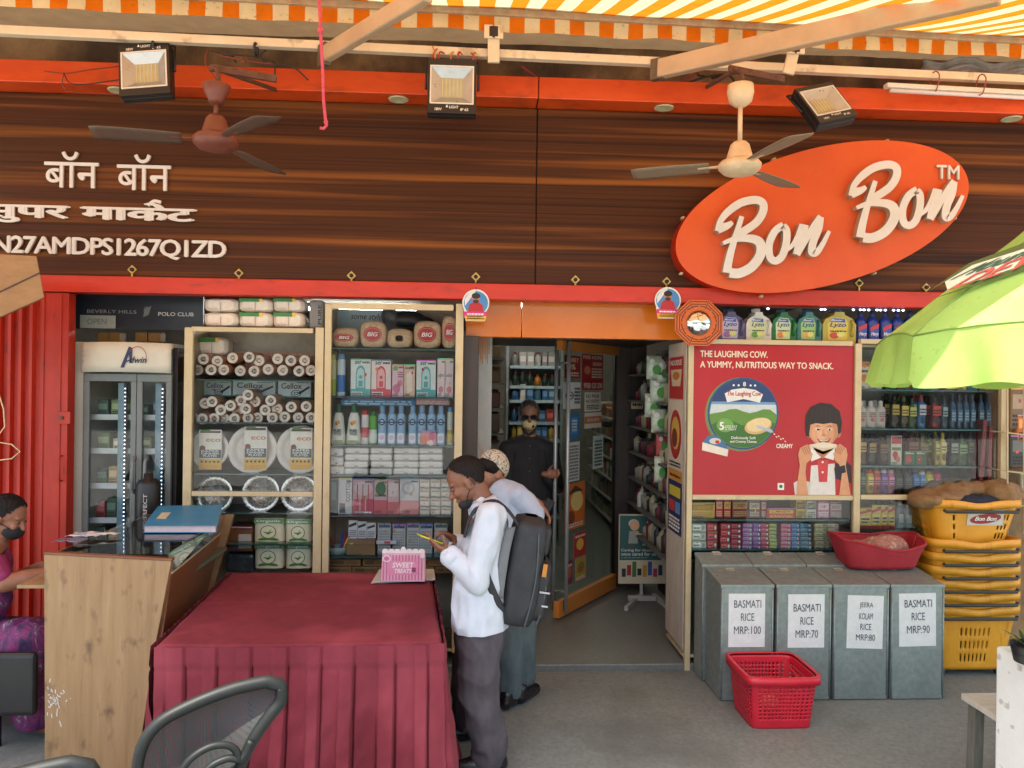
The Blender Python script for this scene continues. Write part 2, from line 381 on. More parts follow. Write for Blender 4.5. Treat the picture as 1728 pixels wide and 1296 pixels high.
# ================================================================== setting
mb = MB(); mb.box(-60, 60, -60, 40, -.3, -.012, ROADM); tag(mb.build('street'), 'pale concrete street ground running away in front of the shop', kind='structure')
mb = MB(); mb.box(-7, 7, -5.9, -.02, -.2, 0, FLOOR); tag(mb.build('pavement'), 'grey stone paving in front of the shop', kind='structure')
STEP = .045
mb = MB(); mb.box(-3.6, 3.6, -.015, 7.5, -.2, STEP, FLOORIN); tag(mb.build('shop_floor', bevel=.008), 'grey stone floor inside the entrance', kind='structure')
SHOPWALL = mat('shop_inside_wall', (150, 146, 136), .8)
mb = MB()
mb.box(-3.6, -3.5, .5, 7.5, STEP, 2.75, SHOPWALL); mb.box(3.5, 3.6, .5, 7.5, STEP, 2.75, SHOPWALL); mb.box(-3.5, 3.5, 7.4, 7.5, STEP, 2.75, SHOPWALL)
tag(mb.build('room_walls'), 'plain walls inside the shop', kind='structure')
mb = MB(); mb.box(-3.6, 3.6, .3, 7.5, 2.75, 2.85, SHOPWALL); tag(mb.build('ceiling'), 'shop ceiling', kind='structure')
mb = MB(); mb.box(-7, 7, .12, .5, 2.72, 9, WALLDIRT); mb.box(-7, -3.6, .12, .5, 0, 2.72, WALLDIRT); mb.box(3.6, 7, .12, .5, 0, 2.72, WALLDIRT)
mb.grid(lambda u, v: Vector((-4.2 + 8.6 * u, .112 - .03 * abs(noise.noise(Vector((u * 30, v * 4, 0)))), 3.7 + 1.3 * v)), 160, 30, WALLDIRT)
solo(mb, 'upper_wall', 'dirty brown concrete wall above the shop signboard', 'wall')
# other side of the street, never in frame but mirrored faintly by the panes: plain pale houses
mb = MB(); HOUSE = ramp_mat('pale_house', [(.3, (170, 160, 146)), (.7, (196, 188, 174))], 1, (1, 1, .4), .9)
mb.box(-30, 30, -30, -26, 0, 5, HOUSE)
for i in range(14):
    for z in (1.2, 3.3): mb.box(-27 + i * 4, -25 + i * 4, -26.0, -25.9, z, z + 1.5, DARK)
solo(mb, 'street_house', 'pale plastered house row across the street', 'building')
# ------------------------------------------------------------------ signboard
sign = thing('shop_signboard', 'wide dark striped wood signboard with white lettering above the shopfront', 'signboard', (0, 0, 2.5))
xs_ = U(905, 330, 0).x
mb = MB(); mb.box(-4.2, xs_ - .004, 0, .1, 2.56, 3.73, WOODSIGN); mb.build('wood_panel', sign, bevel=.004)
mb = MB(); mb.box(xs_ + .004, 4.2, 0, .1, 2.56, 3.73, WOODSIGN); mb.build('wood_panel', sign, bevel=.004)
mb = MB(); mb.box(xs_ - .004, xs_ + .004, .03, .1, 2.56, 3.73, K_); mb.build('panel_joint', sign)
mb = MB()
def sign_text(t, px0, py0, px1, py1, bold=0, shear=0, sp=1.0, nm='lettering'):
    o, e, tp = U(px0, py1, -.004), U(px1, py1 + (px1 - px0) * .024, -.004), U(px0, py0, -.004)
    m = MB(); raised_text(m, t, o, (e.x - o.x, 0, e.z - o.z), (0, 0, tp.z - o.z), .012, WHITESIGN, LETSIDE, bold, shear, sp)
    return m.build(nm, sign, fix=False)
sign_text('N27AMDPS1267Q1ZD', -12, 397, 383, 432, .034, sp=.88)
# Devanagari lettering drawn as strokes: x,y are photo pixels, w the stroke width in pixels
def strokes(lst, parent, name, Y, depth, m, ms, w_scale=1.0, taper=False):
    mb = MB()
    for si, st in enumerate(lst):
        pts, wd = st[0], st[1] * w_scale
        p = [Vector((a, b)) for a, b in pts]
        if len(p) > 2 and not (len(st) > 2 and st[2] == 'L'):      # smooth curve through the points
            q = []
            for i in range(len(p) - 1):
                a, b, c, d = p[max(0, i - 1)], p[i], p[i + 1], p[min(len(p) - 1, i + 2)]
                for k in range(6):
                    t = k / 6; q.append(.5 * ((2 * b) + (c - a) * t + (2 * a - 5 * b + 4 * c - d) * t * t + (3 * b - a - 3 * c + d) * t ** 3))
            q.append(p[-1]); p = q
        L_, Rr = [], []
        for i, c in enumerate(p):
            d = (p[min(i + 1, len(p) - 1)] - p[max(i - 1, 0)]).normalized(); n_ = Vector((-d.y, d.x))
            ww = wd if not isinstance(wd, (list, tuple)) else wd
            if callable(st[-1]): ww = wd * st[-1](i / (len(p) - 1), d)
            L_.append(c + n_ * ww / 2); Rr.append(c - n_ * ww / 2)
        y1 = Y - depth - si * .0006
        f = lambda c, y: U(c.x, c.y, Y) + Vector((0, y - Y, 0))
        n_ = len(p); vs = [f(c, y1) for c in L_] + [f(c, y1) for c in Rr] + [f(c, Y) for c in L_] + [f(c, Y) for c in Rr]
        mb.add(vs, [(i, i + 1, n_ + i + 1, n_ + i) for i in range(n_ - 1)], m)
        sd_ = [(i, i + 1, 2 * n_ + i + 1, 2 * n_ + i) for i in range(n_ - 1)] + [(n_ + i, n_ + i + 1, 3 * n_ + i + 1, 3 * n_ + i) for i in range(n_ - 1)]
        sd_ += [(0, n_, 3 * n_, 2 * n_), (n_ - 1, 2 * n_ - 1, 4 * n_ - 1, 3 * n_ - 1)]
        mb.add(vs, sd_, ms)
    return mb.build(name, parent)
Z4 = lambda l: [(tuple((x / 2.88, y / 2.88 + 220) for x, y in s[0]), s[1] / 2.88) + tuple(s[2:]) for s in l]
q4 = lambda x, y: (x / 2.88, y / 2.88 + 220)
for t_, x0_, y0_, x1_, y1_, b_ in (('बॉन', 218, 102, 484, 278, .012), ('बॉन', 570, 116, 834, 291, .012), ('सुपर', -98, 358, 346, 446, .05), ('माकेट', 392, 346, 960, 434, .05)):
    (a_, c_), (d_, e_) = q4(x0_, y0_), q4(x1_, y1_); sign_text(t_, a_, c_, d_, e_, b_)
strokes(Z4([([(722, 368), (752, 346), (786, 352)], 15)]), sign, 'lettering', -.002, .014, WHITESIGN, LETSIDE)
# oval board with the script lettering
oc = U(1390, 365, -.13); ORG_OV = (oc.x, -.06, oc.z)
ov = thing('oval_sign', 'tilted orange oval board with raised white script letters on the signboard', 'sign', (oc.x, 0, oc.z))
th = R(15.6); A_, B_ = 266 * 4.97 / 1300, 118 * 4.97 / 1300
el = []
for i in range(96):
    t = 2 * math.pi * i / 96; a, b = A_ * math.cos(t), B_ * math.sin(t)
    el.append((oc.x + a * math.cos(th) - b * math.sin(th), oc.z + a * math.sin(th) + b * math.cos(th)))
mb = MB(); mb.prism(el, -.13, -.003, OVALO, OVALS); mb.build('board', ov, bevel=.004)
Z5 = lambda l, dx=0, dy=0: [(tuple((x / 2.842 + 1120 + dx, y / 2.842 + 220 + dy) for x, y in s[0]), s[1] / 2.842) + tuple(s[2:]) for s in l]
tp = lambda t, d: .75 + .35 * math.sin(math.pi * min(1, t * 1.02)) 
BON = [([(244, 490), (262, 440), (300, 395), (360, 355), (425, 342), (462, 358), (462, 400), (430, 450), (370, 492), (330, 520)], 36, lambda t, d: .55 + .5 * min(1, t * 4) if t < .5 else 1.05),
       ([(248, 478), (290, 466), (318, 448)], 44, lambda t, d: 1.15 - .75 * t),
       ([(362, 420), (340, 490), (318, 560), (300, 630), (290, 688)], 37, lambda t, d: .6 + .5 * t),
       ([(272, 548), (320, 530), (370, 524), (424, 530), (452, 556), (448, 606), (408, 660), (350, 690), (304, 688)], 38, lambda t, d: .45 + .75 * min(1, t * 2.2)),
       ([(560, 462), (520, 490), (492, 550), (494, 610), (520, 632), (552, 610), (572, 550), (574, 490), (556, 466)], 35, lambda t, d: 1.0),
       ([(560, 590), (600, 560), (626, 520), (650, 460)], 26, lambda t, d: .6 + .6 * t),
       ([(662, 460), (650, 510), (632, 560), (622, 602)], 36, lambda t, d: 1.0),
       ([(622, 602), (660, 540), (700, 470), (735, 420)], 30, lambda t, d: 1.0 - .1 * t),
       ([(732, 424), (724, 480), (700, 540), (694, 590), (716, 592), (746, 550), (776, 490)], 36, lambda t, d: 1.02 - .55 * max(0, t - .5) * 2)]
strokes(Z5(BON), ov, 'letters', -.131, .05, WHITESIGN, LETSIDE)
strokes(Z5(BON, 634 / 2.842, -168 / 2.842), ov, 'letters', -.131, .05, WHITESIGN, LETSIDE)
o, e, tp_ = U(1578, 303, -.131), U(1617, 302, -.131), U(1578, 279, -.131)
m = MB(); raised_text(m, 'TM', o, (e.x - o.x, 0, .0), (0, 0, tp_.z - o.z), .012, WHITESIGN, LETSIDE, .03); m.build('small_letters', ov, fix=False)
mb = MB()
for i in (3, 15, 27, 40, 52, 64, 76, 88):
    x, z = el[i]; dx, dz = (x - oc.x) * .018, (z - oc.z) * .03; mb = MB(); mb.lathe([(.009, -.09), (.012, -.06), (.009, -.03)], (x + dx, 0, z + dz), CREAM, 8, axis='y'); mb.build('edge_bulb', ov)

# cornice band with downlights
corn = thing('cornice', 'orange boxed cornice band running along the top of the signboard', 'cornice', (0, 0, 3.70))
xj = U(1165 * .78, 170, -.17).x
mb = MB(); mb.box(-4.2, xj - .003, -.17, .09, 3.735, 3.875, ORANGE); mb.build('box_section', corn, bevel=.006)
mb = MB(); mb.box(xj + .003, 4.2, -.17, .09, 3.735, 3.875, ORANGE); mb.build('box_section', corn, bevel=.006)
mb = MB(); mb.box(xj - .003, xj + .003, -.15, .09, 3.735, 3.86, K_); mb.build('joint', corn)
DL = mat('downlight_glass', (196, 190, 150), .3)
for px, py in ((200, 173), (672, 191), (1120, 206), (1706, 223)):
    c = U(px, py, -.085); mb = MB(); mb.lathe([(.0, -.004), (.05, -.006), (.062, -.008), (.066, 0)], (c.x, -.085, 3.733), DL, 24); mb.build('downlight', corn)
beam = solo(MB().box(-2.86, 4.2, -.045, .1, 2.452, 2.558, REDBEAM), 'shop_lintel', 'bright red painted beam under the wooden signboard', 'beam', bevel=.006)
BRASS = mat('clip_brass', (190, 160, 90), .35, metal=.6)
for i, (px, py) in enumerate(((223, 455), (403, 461), (593, 465), (803, 467), (971, 472), (1125, 475), (1450, 478), (1563, 485))):
    c = U(px, py, -.01)
    if i == 0:
        t0 = thing('sign_clip', 'small diamond brass clip along the lower edge of the wood signboard', 'clip', (c.x, 0, c.z), 'brass clips under the signboard')
        mb = MB(); s = .03; mb.prism([(c.x - s, c.z), (c.x, c.z - s), (c.x + s, c.z), (c.x, c.z + s)], -.012, 0, BRASS); mb.build('plate', t0)
        mb = MB(); mb.lathe([(.0, -.028), (.012, -.026), (.014, -.012)], (c.x, 0, c.z), K_, 10, axis='y'); mb.build('socket', t0)
        mb = MB(); mb.bar((c.x, -.006, c.z - .02), (c.x, -.006, c.z - .052), .012, .01, BRASS); mb.build('tab', t0)
    else: copy_tree(t0, Vector((c.x, 0, c.z)) - Vector(ORG[t0.name]))
# ------------------------------------------------------------------ awning
AW_O = fabric_mat('awning_orange', (222, 122, 28), .30, .10, .25, (150, 70, 20))
AW_W = fabric_mat('awning_cream', (222, 208, 168), .24, .08, .55, (130, 110, 74))
aw = thing('striped_awning', 'orange and cream striped fabric awning stretched out over the shopfront', 'awning', (0, -.5, 4.0))
vl, vr = U(0, 10, -.72), U(1728, 98, -.22)
dirx = (vr - vl).normalized(); vl0 = vl - dirx * 2.4; VL = (vr - vl).length + 4.4
pair = VL / round(VL / .184); ns = int(round(VL / pair)) * 2
SL = .305; PR = 2.5
mf = MB(); mv = MB()
for k in range(ns):
    m = AW_O if k % 2 else AW_W; s0, s1 = k * VL / ns, (k + 1) * VL / ns
    def fab(u, v, s0=s0, s1=s1):
        p = vl0 + dirx * (s0 + (s1 - s0) * u); d = PR * v
        sag = -.05 * math.sin(math.pi * v) + .012 * noise.noise(Vector((p.x * 1.5, d * 1.2, 0)))
        return Vector((p.x, p.y - .02 - d, p.z + .125 - SL * d + sag))
    mf.grid(fab, 2, 26, m)
    def val(u, v, s0=s0, s1=s1):
        p = vl0 + dirx * (s0 + (s1 - s0) * u)
        return Vector((p.x, p.y + .012 * math.sin(p.x * 9) * v + .01 * noise.noise(Vector((p.x * 5, v, 2))), p.z + .088 * (1 - v) + .006 * noise.noise(Vector((p.x * 4, 0, 5)))))
    mv.grid(val, 2, 4, m)
mf.build('canopy', aw, fix=False); mv.build('valance', aw, fix=False)
mb = MB(); a, b = vl0 + Vector((0, -.12, .19)), vl0 + dirx * VL + Vector((0, -.12, .19)); mb.add([a, b, Vector((b.x, .13, a.z + .12)), Vector((a.x, .13, a.z + .12))], [(0, 1, 2, 3)], fabric_mat('added_hood_sheet', (116, 94, 68), .24)); mb.build('added_sun_hood', aw, fix=False)  # unseen hood added to stop sun through the gap and softly light the wall
HEM = mat('awning_hem', (176, 150, 116), .7, var=.2)
mb = MB(); a, b = vl0 + Vector((0, -.01, .107)), vl0 + dirx * VL + Vector((0, -.01, .107)); mb.bar(a, b, .03, .04, HEM); mb.build('hem_rail', aw, bevel=.004)
a, b = vl0 + Vector((0, -PR, .10 - SL * PR)), vl0 + dirx * VL + Vector((0, -PR, .10 - SL * PR))
mb = MB(); mb.tube([a, b], .035, HEM); mb.build('front_rail', aw)
bl, br = U(0, 52, -.62), U(1728, 135, -.2); bd = (br - bl).normalized()
WALLBAR = ramp_mat('bar_paint', [(.3, (206, 190, 160)), (.7, (222, 208, 180))], 5, (1, 1, 1), .5, second=(9, (1, 1, 1), .6, .7, (130, 100, 70), .5))
mb = MB(); mb.bar(bl - bd * 1.0, br + bd * .5, .05, .05, WALLBAR); mb.build('wall_bar', aw, bevel=.004)
ARMM = mat('arm_paint', (188, 160, 128), .45, var=.1, scale=5)
for (p0, p1, w0) in (((548, 93, -.56), (724, -14, -1.45), .095), ((1112, 117, -.42), (1690, -14, -1.62), .115)):
    a, b = U(*p0), U(*p1); mb = MB(); mb.bar(a, b, w0 * .55, w0, ARMM); arm = mb.build('arm', aw, bevel=.012)
    mb = MB(); d = (b - a).normalized(); mb.bar(a - d * .05, a + d * .04, .05, .13, mat('rusty_bracket', (110, 92, 74), .6, metal=.4, var=.3)); mb.build('arm_joint', arm, bevel=.006)
for (px, py0, py1, tilt) in ((833, 56, 106, 0), (1330, 82, 125, .02)):
    a, b = U(px, py1, -.5), U(px + tilt * 500, py0, -.5); mb = MB()
    mb.bar(a, b, .07, .02, WALLBAR, (0, 1, 0)); mb.bar(b + Vector((-.032, -.02, -.04)), b + Vector((-.032, -.02, .04)), .012, .05, WALLBAR); mb.bar(b + Vector((.032, -.02, -.04)), b + Vector((.032, -.02, .04)), .012, .05, WALLBAR)
    mb.box(b.x - .026, b.x + .026, b.y - .03, b.y + .01, b.z - .03, b.z + .03, BLACKP); mb.build('bracket', aw, bevel=.003)
for px in (262, 432): # ties round the bar
    c = U(px, 62 + px * .05, -.55); mb = MB(); mb.tube([c + Vector((.0, -.034 * math.cos(t), .034 * math.sin(t))) for t in [2 * math.pi * i / 12 for i in range(12)]], .008, K_, 6, closed=True); mb.build('bar_tie', aw)
# tube light tied under the bar
tl0, tl1 = U(1494, 145, -.3), U(1790, 161, -.2)
t = thing('tube_light', 'unlit white tube light batten tied under the cream awning bar', 'lamp', tl0)
mb = MB(); mb.bar(tl0, tl1, .05, .03, C(214, 206, 190)); mb.build('batten', t, bevel=.006)
mb = MB(); mb.tube([tl0 + Vector((.03, 0, -.028)), tl1 + Vector((0, 0, -.028))], .014, C(222, 208, 206)); mb.build('tube', t)
mb = MB()
for px, py in ((1577, 138), (1655, 143)):
    c = U(px, py, -.28); mb = MB(); mb.tube([c + Vector((.004 * math.sin(3 * t_), -.05 * math.cos(t_), .065 * math.sin(t_))) for t_ in [2 * math.pi * i / 14 for i in range(14)]], .004, C(150, 60, 50), 5, closed=True); mb.build('tie_wire', t)
# torn grey plastic sheet hung on the wall at the far right
mb = MB(); a0, a1 = U(1562, 95, .0), U(1800, 135, .05)
mb.grid(lambda u, v: Vector((a0.x + (a1.x - a0.x) * u, .03 + .04 * noise.noise(Vector((u * 7, v * 4, 1))), a0.z + (a1.z - a0.z) * v + .04 * noise.noise(Vector((u * 5, v, 9))))), 40, 14, mat('grey_sheet', (150, 148, 140), .6, var=.3, scale=9))
solo(mb, 'plastic_sheet', 'crumpled grey plastic sheet on the wall above the oval sign', 'sheet', solid=.003)
# pink rope
PINK = mat('pink_rope', (206, 84, 108), .8, var=.2, scale=60, bump=.5, bscale=160)
pp = [(538, -14), (540, 30), (541, 56), (543, 90), (545, 130), (546, 170), (549, 200), (551, 212), (546, 217), (540, 216)]
mb = MB(); mb.tube([U(x, y, -1.0) for x, y in pp], .0085, PINK, 8); mb.ell(U(541, 52, -1.0), (.018, .018, .022), PINK, 8, 6); mb.ell(U(550, 206, -1.0), (.012, .012, .015), PINK, 8, 6)
solo(mb, 'rope', 'pink rope hanging from the awning in front of the signboard', 'rope')
# loose wires on the wall above the cornice: each bundle one thing
def wires(label, lst, Y=-.05, r=.005, cols=((120, 52, 34), (40, 34, 32))):
    t = None
    for i, pts in enumerate(lst):
        P = [U(x, y, Y - .02 * math.sin(i + k)) for k, (x, y) in enumerate(pts)]
        q = []
        for k in range(len(P) - 1):
            a, b, c, d = P[max(0, k - 1)], P[k], P[k + 1], P[min(len(P) - 1, k + 2)]
            for s in range(5):
                u = s / 5; q.append(.5 * ((2 * b) + (c - a) * u + (2 * a - 5 * b + 4 * c - d) * u * u + (3 * b - a - 3 * c + d) * u ** 3))
        q.append(P[-1])
        if t is None: t = thing('wire_bundle', label, 'wires', P[0])
        mb = MB(); mb.tube(q, r, C(*cols[i % len(cols)]), 6); mb.build('wire', t)
    return t
wires('thin reddish wires trailing from the left floodlight along the cornice', [[(75, 120), (110, 124), (150, 118), (200, 112)], [(108, 124), (118, 140), (145, 142), (205, 134)], [(108, 122), (106, 145), (125, 155), (205, 160)]], -.22, .0035)
wires('tangled brown and black wires around the rusty fan bracket', [[(352, 84), (346, 105), (362, 130), (372, 150)], [(356, 86), (380, 92), (420, 94), (462, 104)], [(360, 90), (400, 100), (440, 106), (460, 108)], [(455, 80), (440, 95), (458, 112), (490, 110), (520, 135)], [(378, 92), (384, 104)], [(392, 94), (398, 106)], [(410, 96), (414, 108)], [(462, 104), (464, 124), (455, 138)]], -.5, .005)
wires('short bunch of red wires above the middle floodlight', [[(728, 104), (732, 90), (738, 82)], [(734, 104), (734, 88), (730, 78)], [(740, 104), (742, 88), (750, 90)], [(760, 104), (762, 90), (766, 88)], [(772, 104), (774, 88), (780, 92)], [(798, 104), (800, 90), (804, 90)], [(804, 103), (798, 92), (795, 89)]], -.5, .005, ((168, 50, 34), (196, 130, 50)))
wires('black and red cables running above the cornice beside the cream fan', [[(1080, 160), (1130, 150), (1190, 130), (1240, 124)], [(1130, 160), (1150, 140), (1180, 120)], [(1240, 140), (1230, 128), (1200, 132)], [(880, 112), (905, 130), (930, 150), (960, 156)], [(1190, 128), (1178, 126), (1176, 110)]], -.06, .007, ((46, 36, 32), (150, 50, 44)))
# ------------------------------------------------------------------ floodlights
def floodlight(label, c, ang, tiltx, s, flip=False):
    """c centre, ang roll in the upright plane, s face height"""
    t = thing('floodlight', label, 'floodlight', c, 'LED floodlights above the shopfront')
    Mx = Matrix.Rotation(tiltx, 3, 'X') @ Matrix.Rotation(-ang, 3, 'Y'); c = Vector(c)
    w, h = s * .86, s
    def T(mb): mb.v = [c + Mx @ v for v in mb.v]; return mb
    zc = h * .02 if not flip else -h * .02; wi, hi = w * .42, h * .33
    mb = MB(); mb.box(-w / 2, w / 2, -.012, .03, -h / 2, h / 2, BLACKP)
    for r in ((-w / 2, w / 2, zc + hi + .006, h / 2), (-w / 2, w / 2, -h / 2, zc - hi - .006), (-w / 2, -wi - .006, zc - hi - .006, zc + hi + .006), (wi + .006, w / 2, zc - hi - .006, zc + hi + .006)): mb.box(r[0], r[1], -.05, -.012, r[2], r[3], BLACKP)
    for i in range(7): mb.box(-w * .4, w * .4, .031, .06, -h * .35 + i * h * .11, -h * .35 + i * h * .11 + .008, BLACKP)
    T(mb).build('housing', t, bevel=.008, seg=3)
    REF = mat('reflector_metal', (176, 180, 180), .3, metal=.6, var=.08)
    LED = mat('led_chip_board', (170, 166, 140), .4)
    mb = MB(); f = .55
    o4 = [(-wi, zc - hi), (wi, zc - hi), (wi, zc + hi), (-wi, zc + hi)]; i4 = [(x * f, zc + (z - zc) * f) for x, z in o4]
    mb.add([(x, -.05, z) for x, z in o4] + [(x, -.0135, z) for x, z in i4], [(0, 1, 5, 4), (1, 2, 6, 5), (2, 3, 7, 6), (3, 0, 4, 7)], REF)
    ref = T(mb).build('reflector', t, fix=False)
    mb = MB(); mb.add([(x, -.0135, z) for x, z in i4], [(0, 1, 2, 3)], LED)
    for k in range(6): mb.box(-wi * f * .9 + k * wi * f * .33, -wi * f * .9 + k * wi * f * .33 + .006, -.0155, -.0136, zc - hi * f * .9, zc + hi * f * .9, C(196, 188, 140))
    T(mb).build('led_board', t)
    mb = MB(); e = .008
    for (x0, x1, z0, z1) in ((-wi - e, wi + e, zc + hi, zc + hi + e), (-wi - e, wi + e, zc - hi - e, zc - hi), (-wi - e, -wi, zc - hi, zc + hi), (wi, wi + e, zc - hi, zc + hi)): mb.box(x0, x1, -.054, -.0495, z0, z1, C(214, 210, 200))
    T(mb).build('bezel', t)
    a = Art((-w / 2, -.0505, -h / 2), (w, 0, 0), (0, 0, h)); zt = .045 if not flip else .86
    a.text('18W', .16, zt, .30, zt + .05, W_, .02); a.text('IP 65', .68, zt, .84, zt + .05, W_, .02)
    a.poly([(.38, zt + .06), (.43, zt + .06), (.405, zt + .11)], W_, 5); a.text('LIGHT', .45, zt + .04, .64, zt + .09, W_, .02)
    a.mb.v = [c + Mx @ (Matrix.Rotation(math.pi, 3, 'Y') @ v if flip and False else v) for v in a.mb.v]; a.build('lettering', t)
    mb = MB(); mb.tube([Vector((-w / 2 - .012, 0, 0)), Vector((-w / 2 - .012, .02, h * .56)), Vector((w / 2 + .012, .02, h * .56)), Vector((w / 2 + .012, 0, 0))], .008, BLACKP, 6); T(mb).build('bracket', t)
    return t
floodlight('square black LED floodlight tilted sideways near the rusty brown fan', U(249, 124, -.55), R(7), R(-12), .33, True)
floodlight('square black LED floodlight hanging straight above the middle of the signboard', U(763, 152, -.5), 0, R(-6), .335)
floodlight('square black LED floodlight leaning at a slant above the oval sign', U(1388, 182, -.45), R(18), R(-30), .31)
# ------------------------------------------------------------------ ceiling fans (at rest)
def fan(label, hub, rod_top, col, colb, colname, cup, a0, R_=.58, cone=True):
    t = thing('ceiling_fan', label, 'fan', hub); m = mat('fan_' + colname, col, .45, var=.15, scale=9); mbm = mat('fanblade_' + colname, colb, .5, var=.1)
    x, y, z = hub
    mb = MB(); mb.lathe([(.0, -.045), (.05, -.045), (.085, -.035), (.112, -.01), (.115, .012), (.10, .03), (.06, .036)], hub, m, 32); mb.build('motor_housing', t)
    mb = MB(); mb.lathe([(.075, .036), (.07, .05), (.05, .12), (.035, .135), (.0, .138)], hub, m, 24); mb.build('motor_cover', t)
    mb = MB(); mb.tube([(x, y, z + .13), (x, y, rod_top)], .0125, m, 10); mb.build('rod', t)
    mb = MB(); mb.lathe(cup, (x, y, rod_top), m, 24); mb.build('canopy_cup', t)
    for k in range(3):
        a = a0 + k * 2 * math.pi / 3; d = Vector((math.cos(a), math.sin(a), 0)); s = Vector((-d.y, d.x, 0)); mb = MB()
        def bl(u, v):
            r_ = .16 + (R_ - .16) * u; wd = .05 + .022 * math.sin(u * 2.2); q = (v - .5) * 2
            return Vector(hub) + d * r_ + s * wd * q * (1 if u < .97 else .85) + Vector((0, 0, .006 + .012 * q - .01 * u))
        mb.grid(bl, 12, 4, mbm); b = mb.build('blade', t, solid=.004)
        mb = MB(); mb.bar(Vector(hub) + d * .1 + Vector((0, 0, .008)), Vector(hub) + d * .22 + Vector((0, 0, .004)), .03, .006, m); mb.build('blade_iron', b)
    return t
h1 = U(364, 240, -1.05); zt = U(368, 170, -1.05).z
fan('rusty brown ceiling fan hanging in front of the left of the signboard', h1, zt + .0, (112, 60, 46), (92, 74, 62), 'rust', [(.0, -.02), (.035, -.015), (.04, 0), (.055, .03), (.072, .075), (.068, .08), (.0, .07)], R(192))
h2 = U(1248, 282, -1.0); zt2 = U(1247, 172, -1.0).z
fan('cream ceiling fan with white motor hanging in front of the oval sign', h2, zt2, (214, 190, 156), (134, 118, 98), 'cream', [(.0, -.03), (.03, -.025), (.06, .0), (.072, .05), (.068, .09), (.0, .085)], R(40))
RUST = mat('rusted_iron', (96, 62, 46), .8, var=.35, scale=20, bump=.3)
for (h, z, px, lab) in ((h1, zt + .07, 368, 'rusty iron bracket holding the brown ceiling fan'), (h2, zt2 + .08, 1247, 'dark wooden bracket holding the cream ceiling fan')):
    t = thing('fan_bracket', lab, 'bracket', (h.x, h.y, z)); mb = MB()
    mb.bar((h.x - .02, h.y, z + .1), (h.x + .1, .12, z + .40), .022, .022, RUST); mb.build('support_bar', t, bevel=.005)
    mb = MB(); mb.tube([(h.x, h.y, z - .04), (h.x + .01, h.y, z + .05), (h.x, h.y, z + .1)], .012, RUST, 8); mb.build('hanger', t)
    mb = MB(); mb.bar((h.x - .05, h.y + .05, z + .12), (h.x + .28, h.y + .1, z + .09), .02, .035, RUST); mb.build('angle_iron', t)
# red shutter on the left
sh = thing('folding_shutter', 'red painted folding metal shutter at the left of the shopfront', 'shutter', (-2.9, 0, 0))
xr = U(118, 700, 0).x; xl = U(70, 700, 0).x
mb = MB(); mb.box(xl, xr, -.03, .06, .0, 2.447, SHUTTER); mb.box(xl + .015, xl + .03, -.036, -.03, 0, 2.44, SHUTTER); mb.box(xr - .05, xr - .042, -.036, -.03, 0, 2.44, SHUTTER); mb.build('end_post', sh, bevel=.004)
mb = MB(); prof = []; x = xl; i = 0
while x > xl - 1.1:
    prof += [(x, -.02), (x - .028, -.02), (x - .036, -.05), (x - .054, -.05), (x - .062, -.02)]; x -= .066
n = len(prof); mb.add([(a, b, 0) for a, b in prof] + [(a, b, 2.447) for a, b in prof], [(i, i + 1, n + i + 1, n + i) for i in range(n - 1)], SHUTTER)
mb.build('folded_leaves', sh)
mb = MB(); c = U(105, 705, -.04); mb.box(c.x - .03, c.x + .05, -.042, -.03, c.z - .04, c.z + .04, SHUTTER); mb.lathe([(.0, -.05), (.012, -.05), (.012, -.04)], (c.x, 0, c.z), RUST, 10, axis='y'); mb.build('lock_plate', sh, bevel=.002)
mb = MB(); c0, c1 = U(100, 770, -.06), U(100, 812, -.06); mb.tube([(c0.x, -.03, c0.z), (c0.x, -.06, c0.z), (c1.x, -.06, c1.z), (c1.x, -.03, c1.z)], .006, SHUTTER, 6); mb.build('handle', sh)
# cardboard carton jutting in at the upper left
t = thing('carton', 'brown cardboard carton jutting out under the signboard lettering at the far left', 'carton', U(20, 520, -.7))
mb = MB(); q = [U(-90, 575, -.9), U(75, 502, -.9), U(62, 432, -.9), U(-90, 424, -.9)]
q2 = [v + Vector((-.32, .5, .02)) for v in q]; mb.add(q + q2, [(3, 2, 1, 0), (4, 5, 6, 7), (0, 1, 5, 4), (1, 2, 6, 5), (2, 3, 7, 6), (3, 0, 4, 7)], CARD); mb.build('box_body', t, bevel=.006)
a0, a1 = U(-90, 535, -.903), U(68, 460, -.903); mb = MB(); mb.bar(a0, a1, .004, .006, C(60, 44, 32), (0, 0, 1)); mb.build('flap_seam', t)
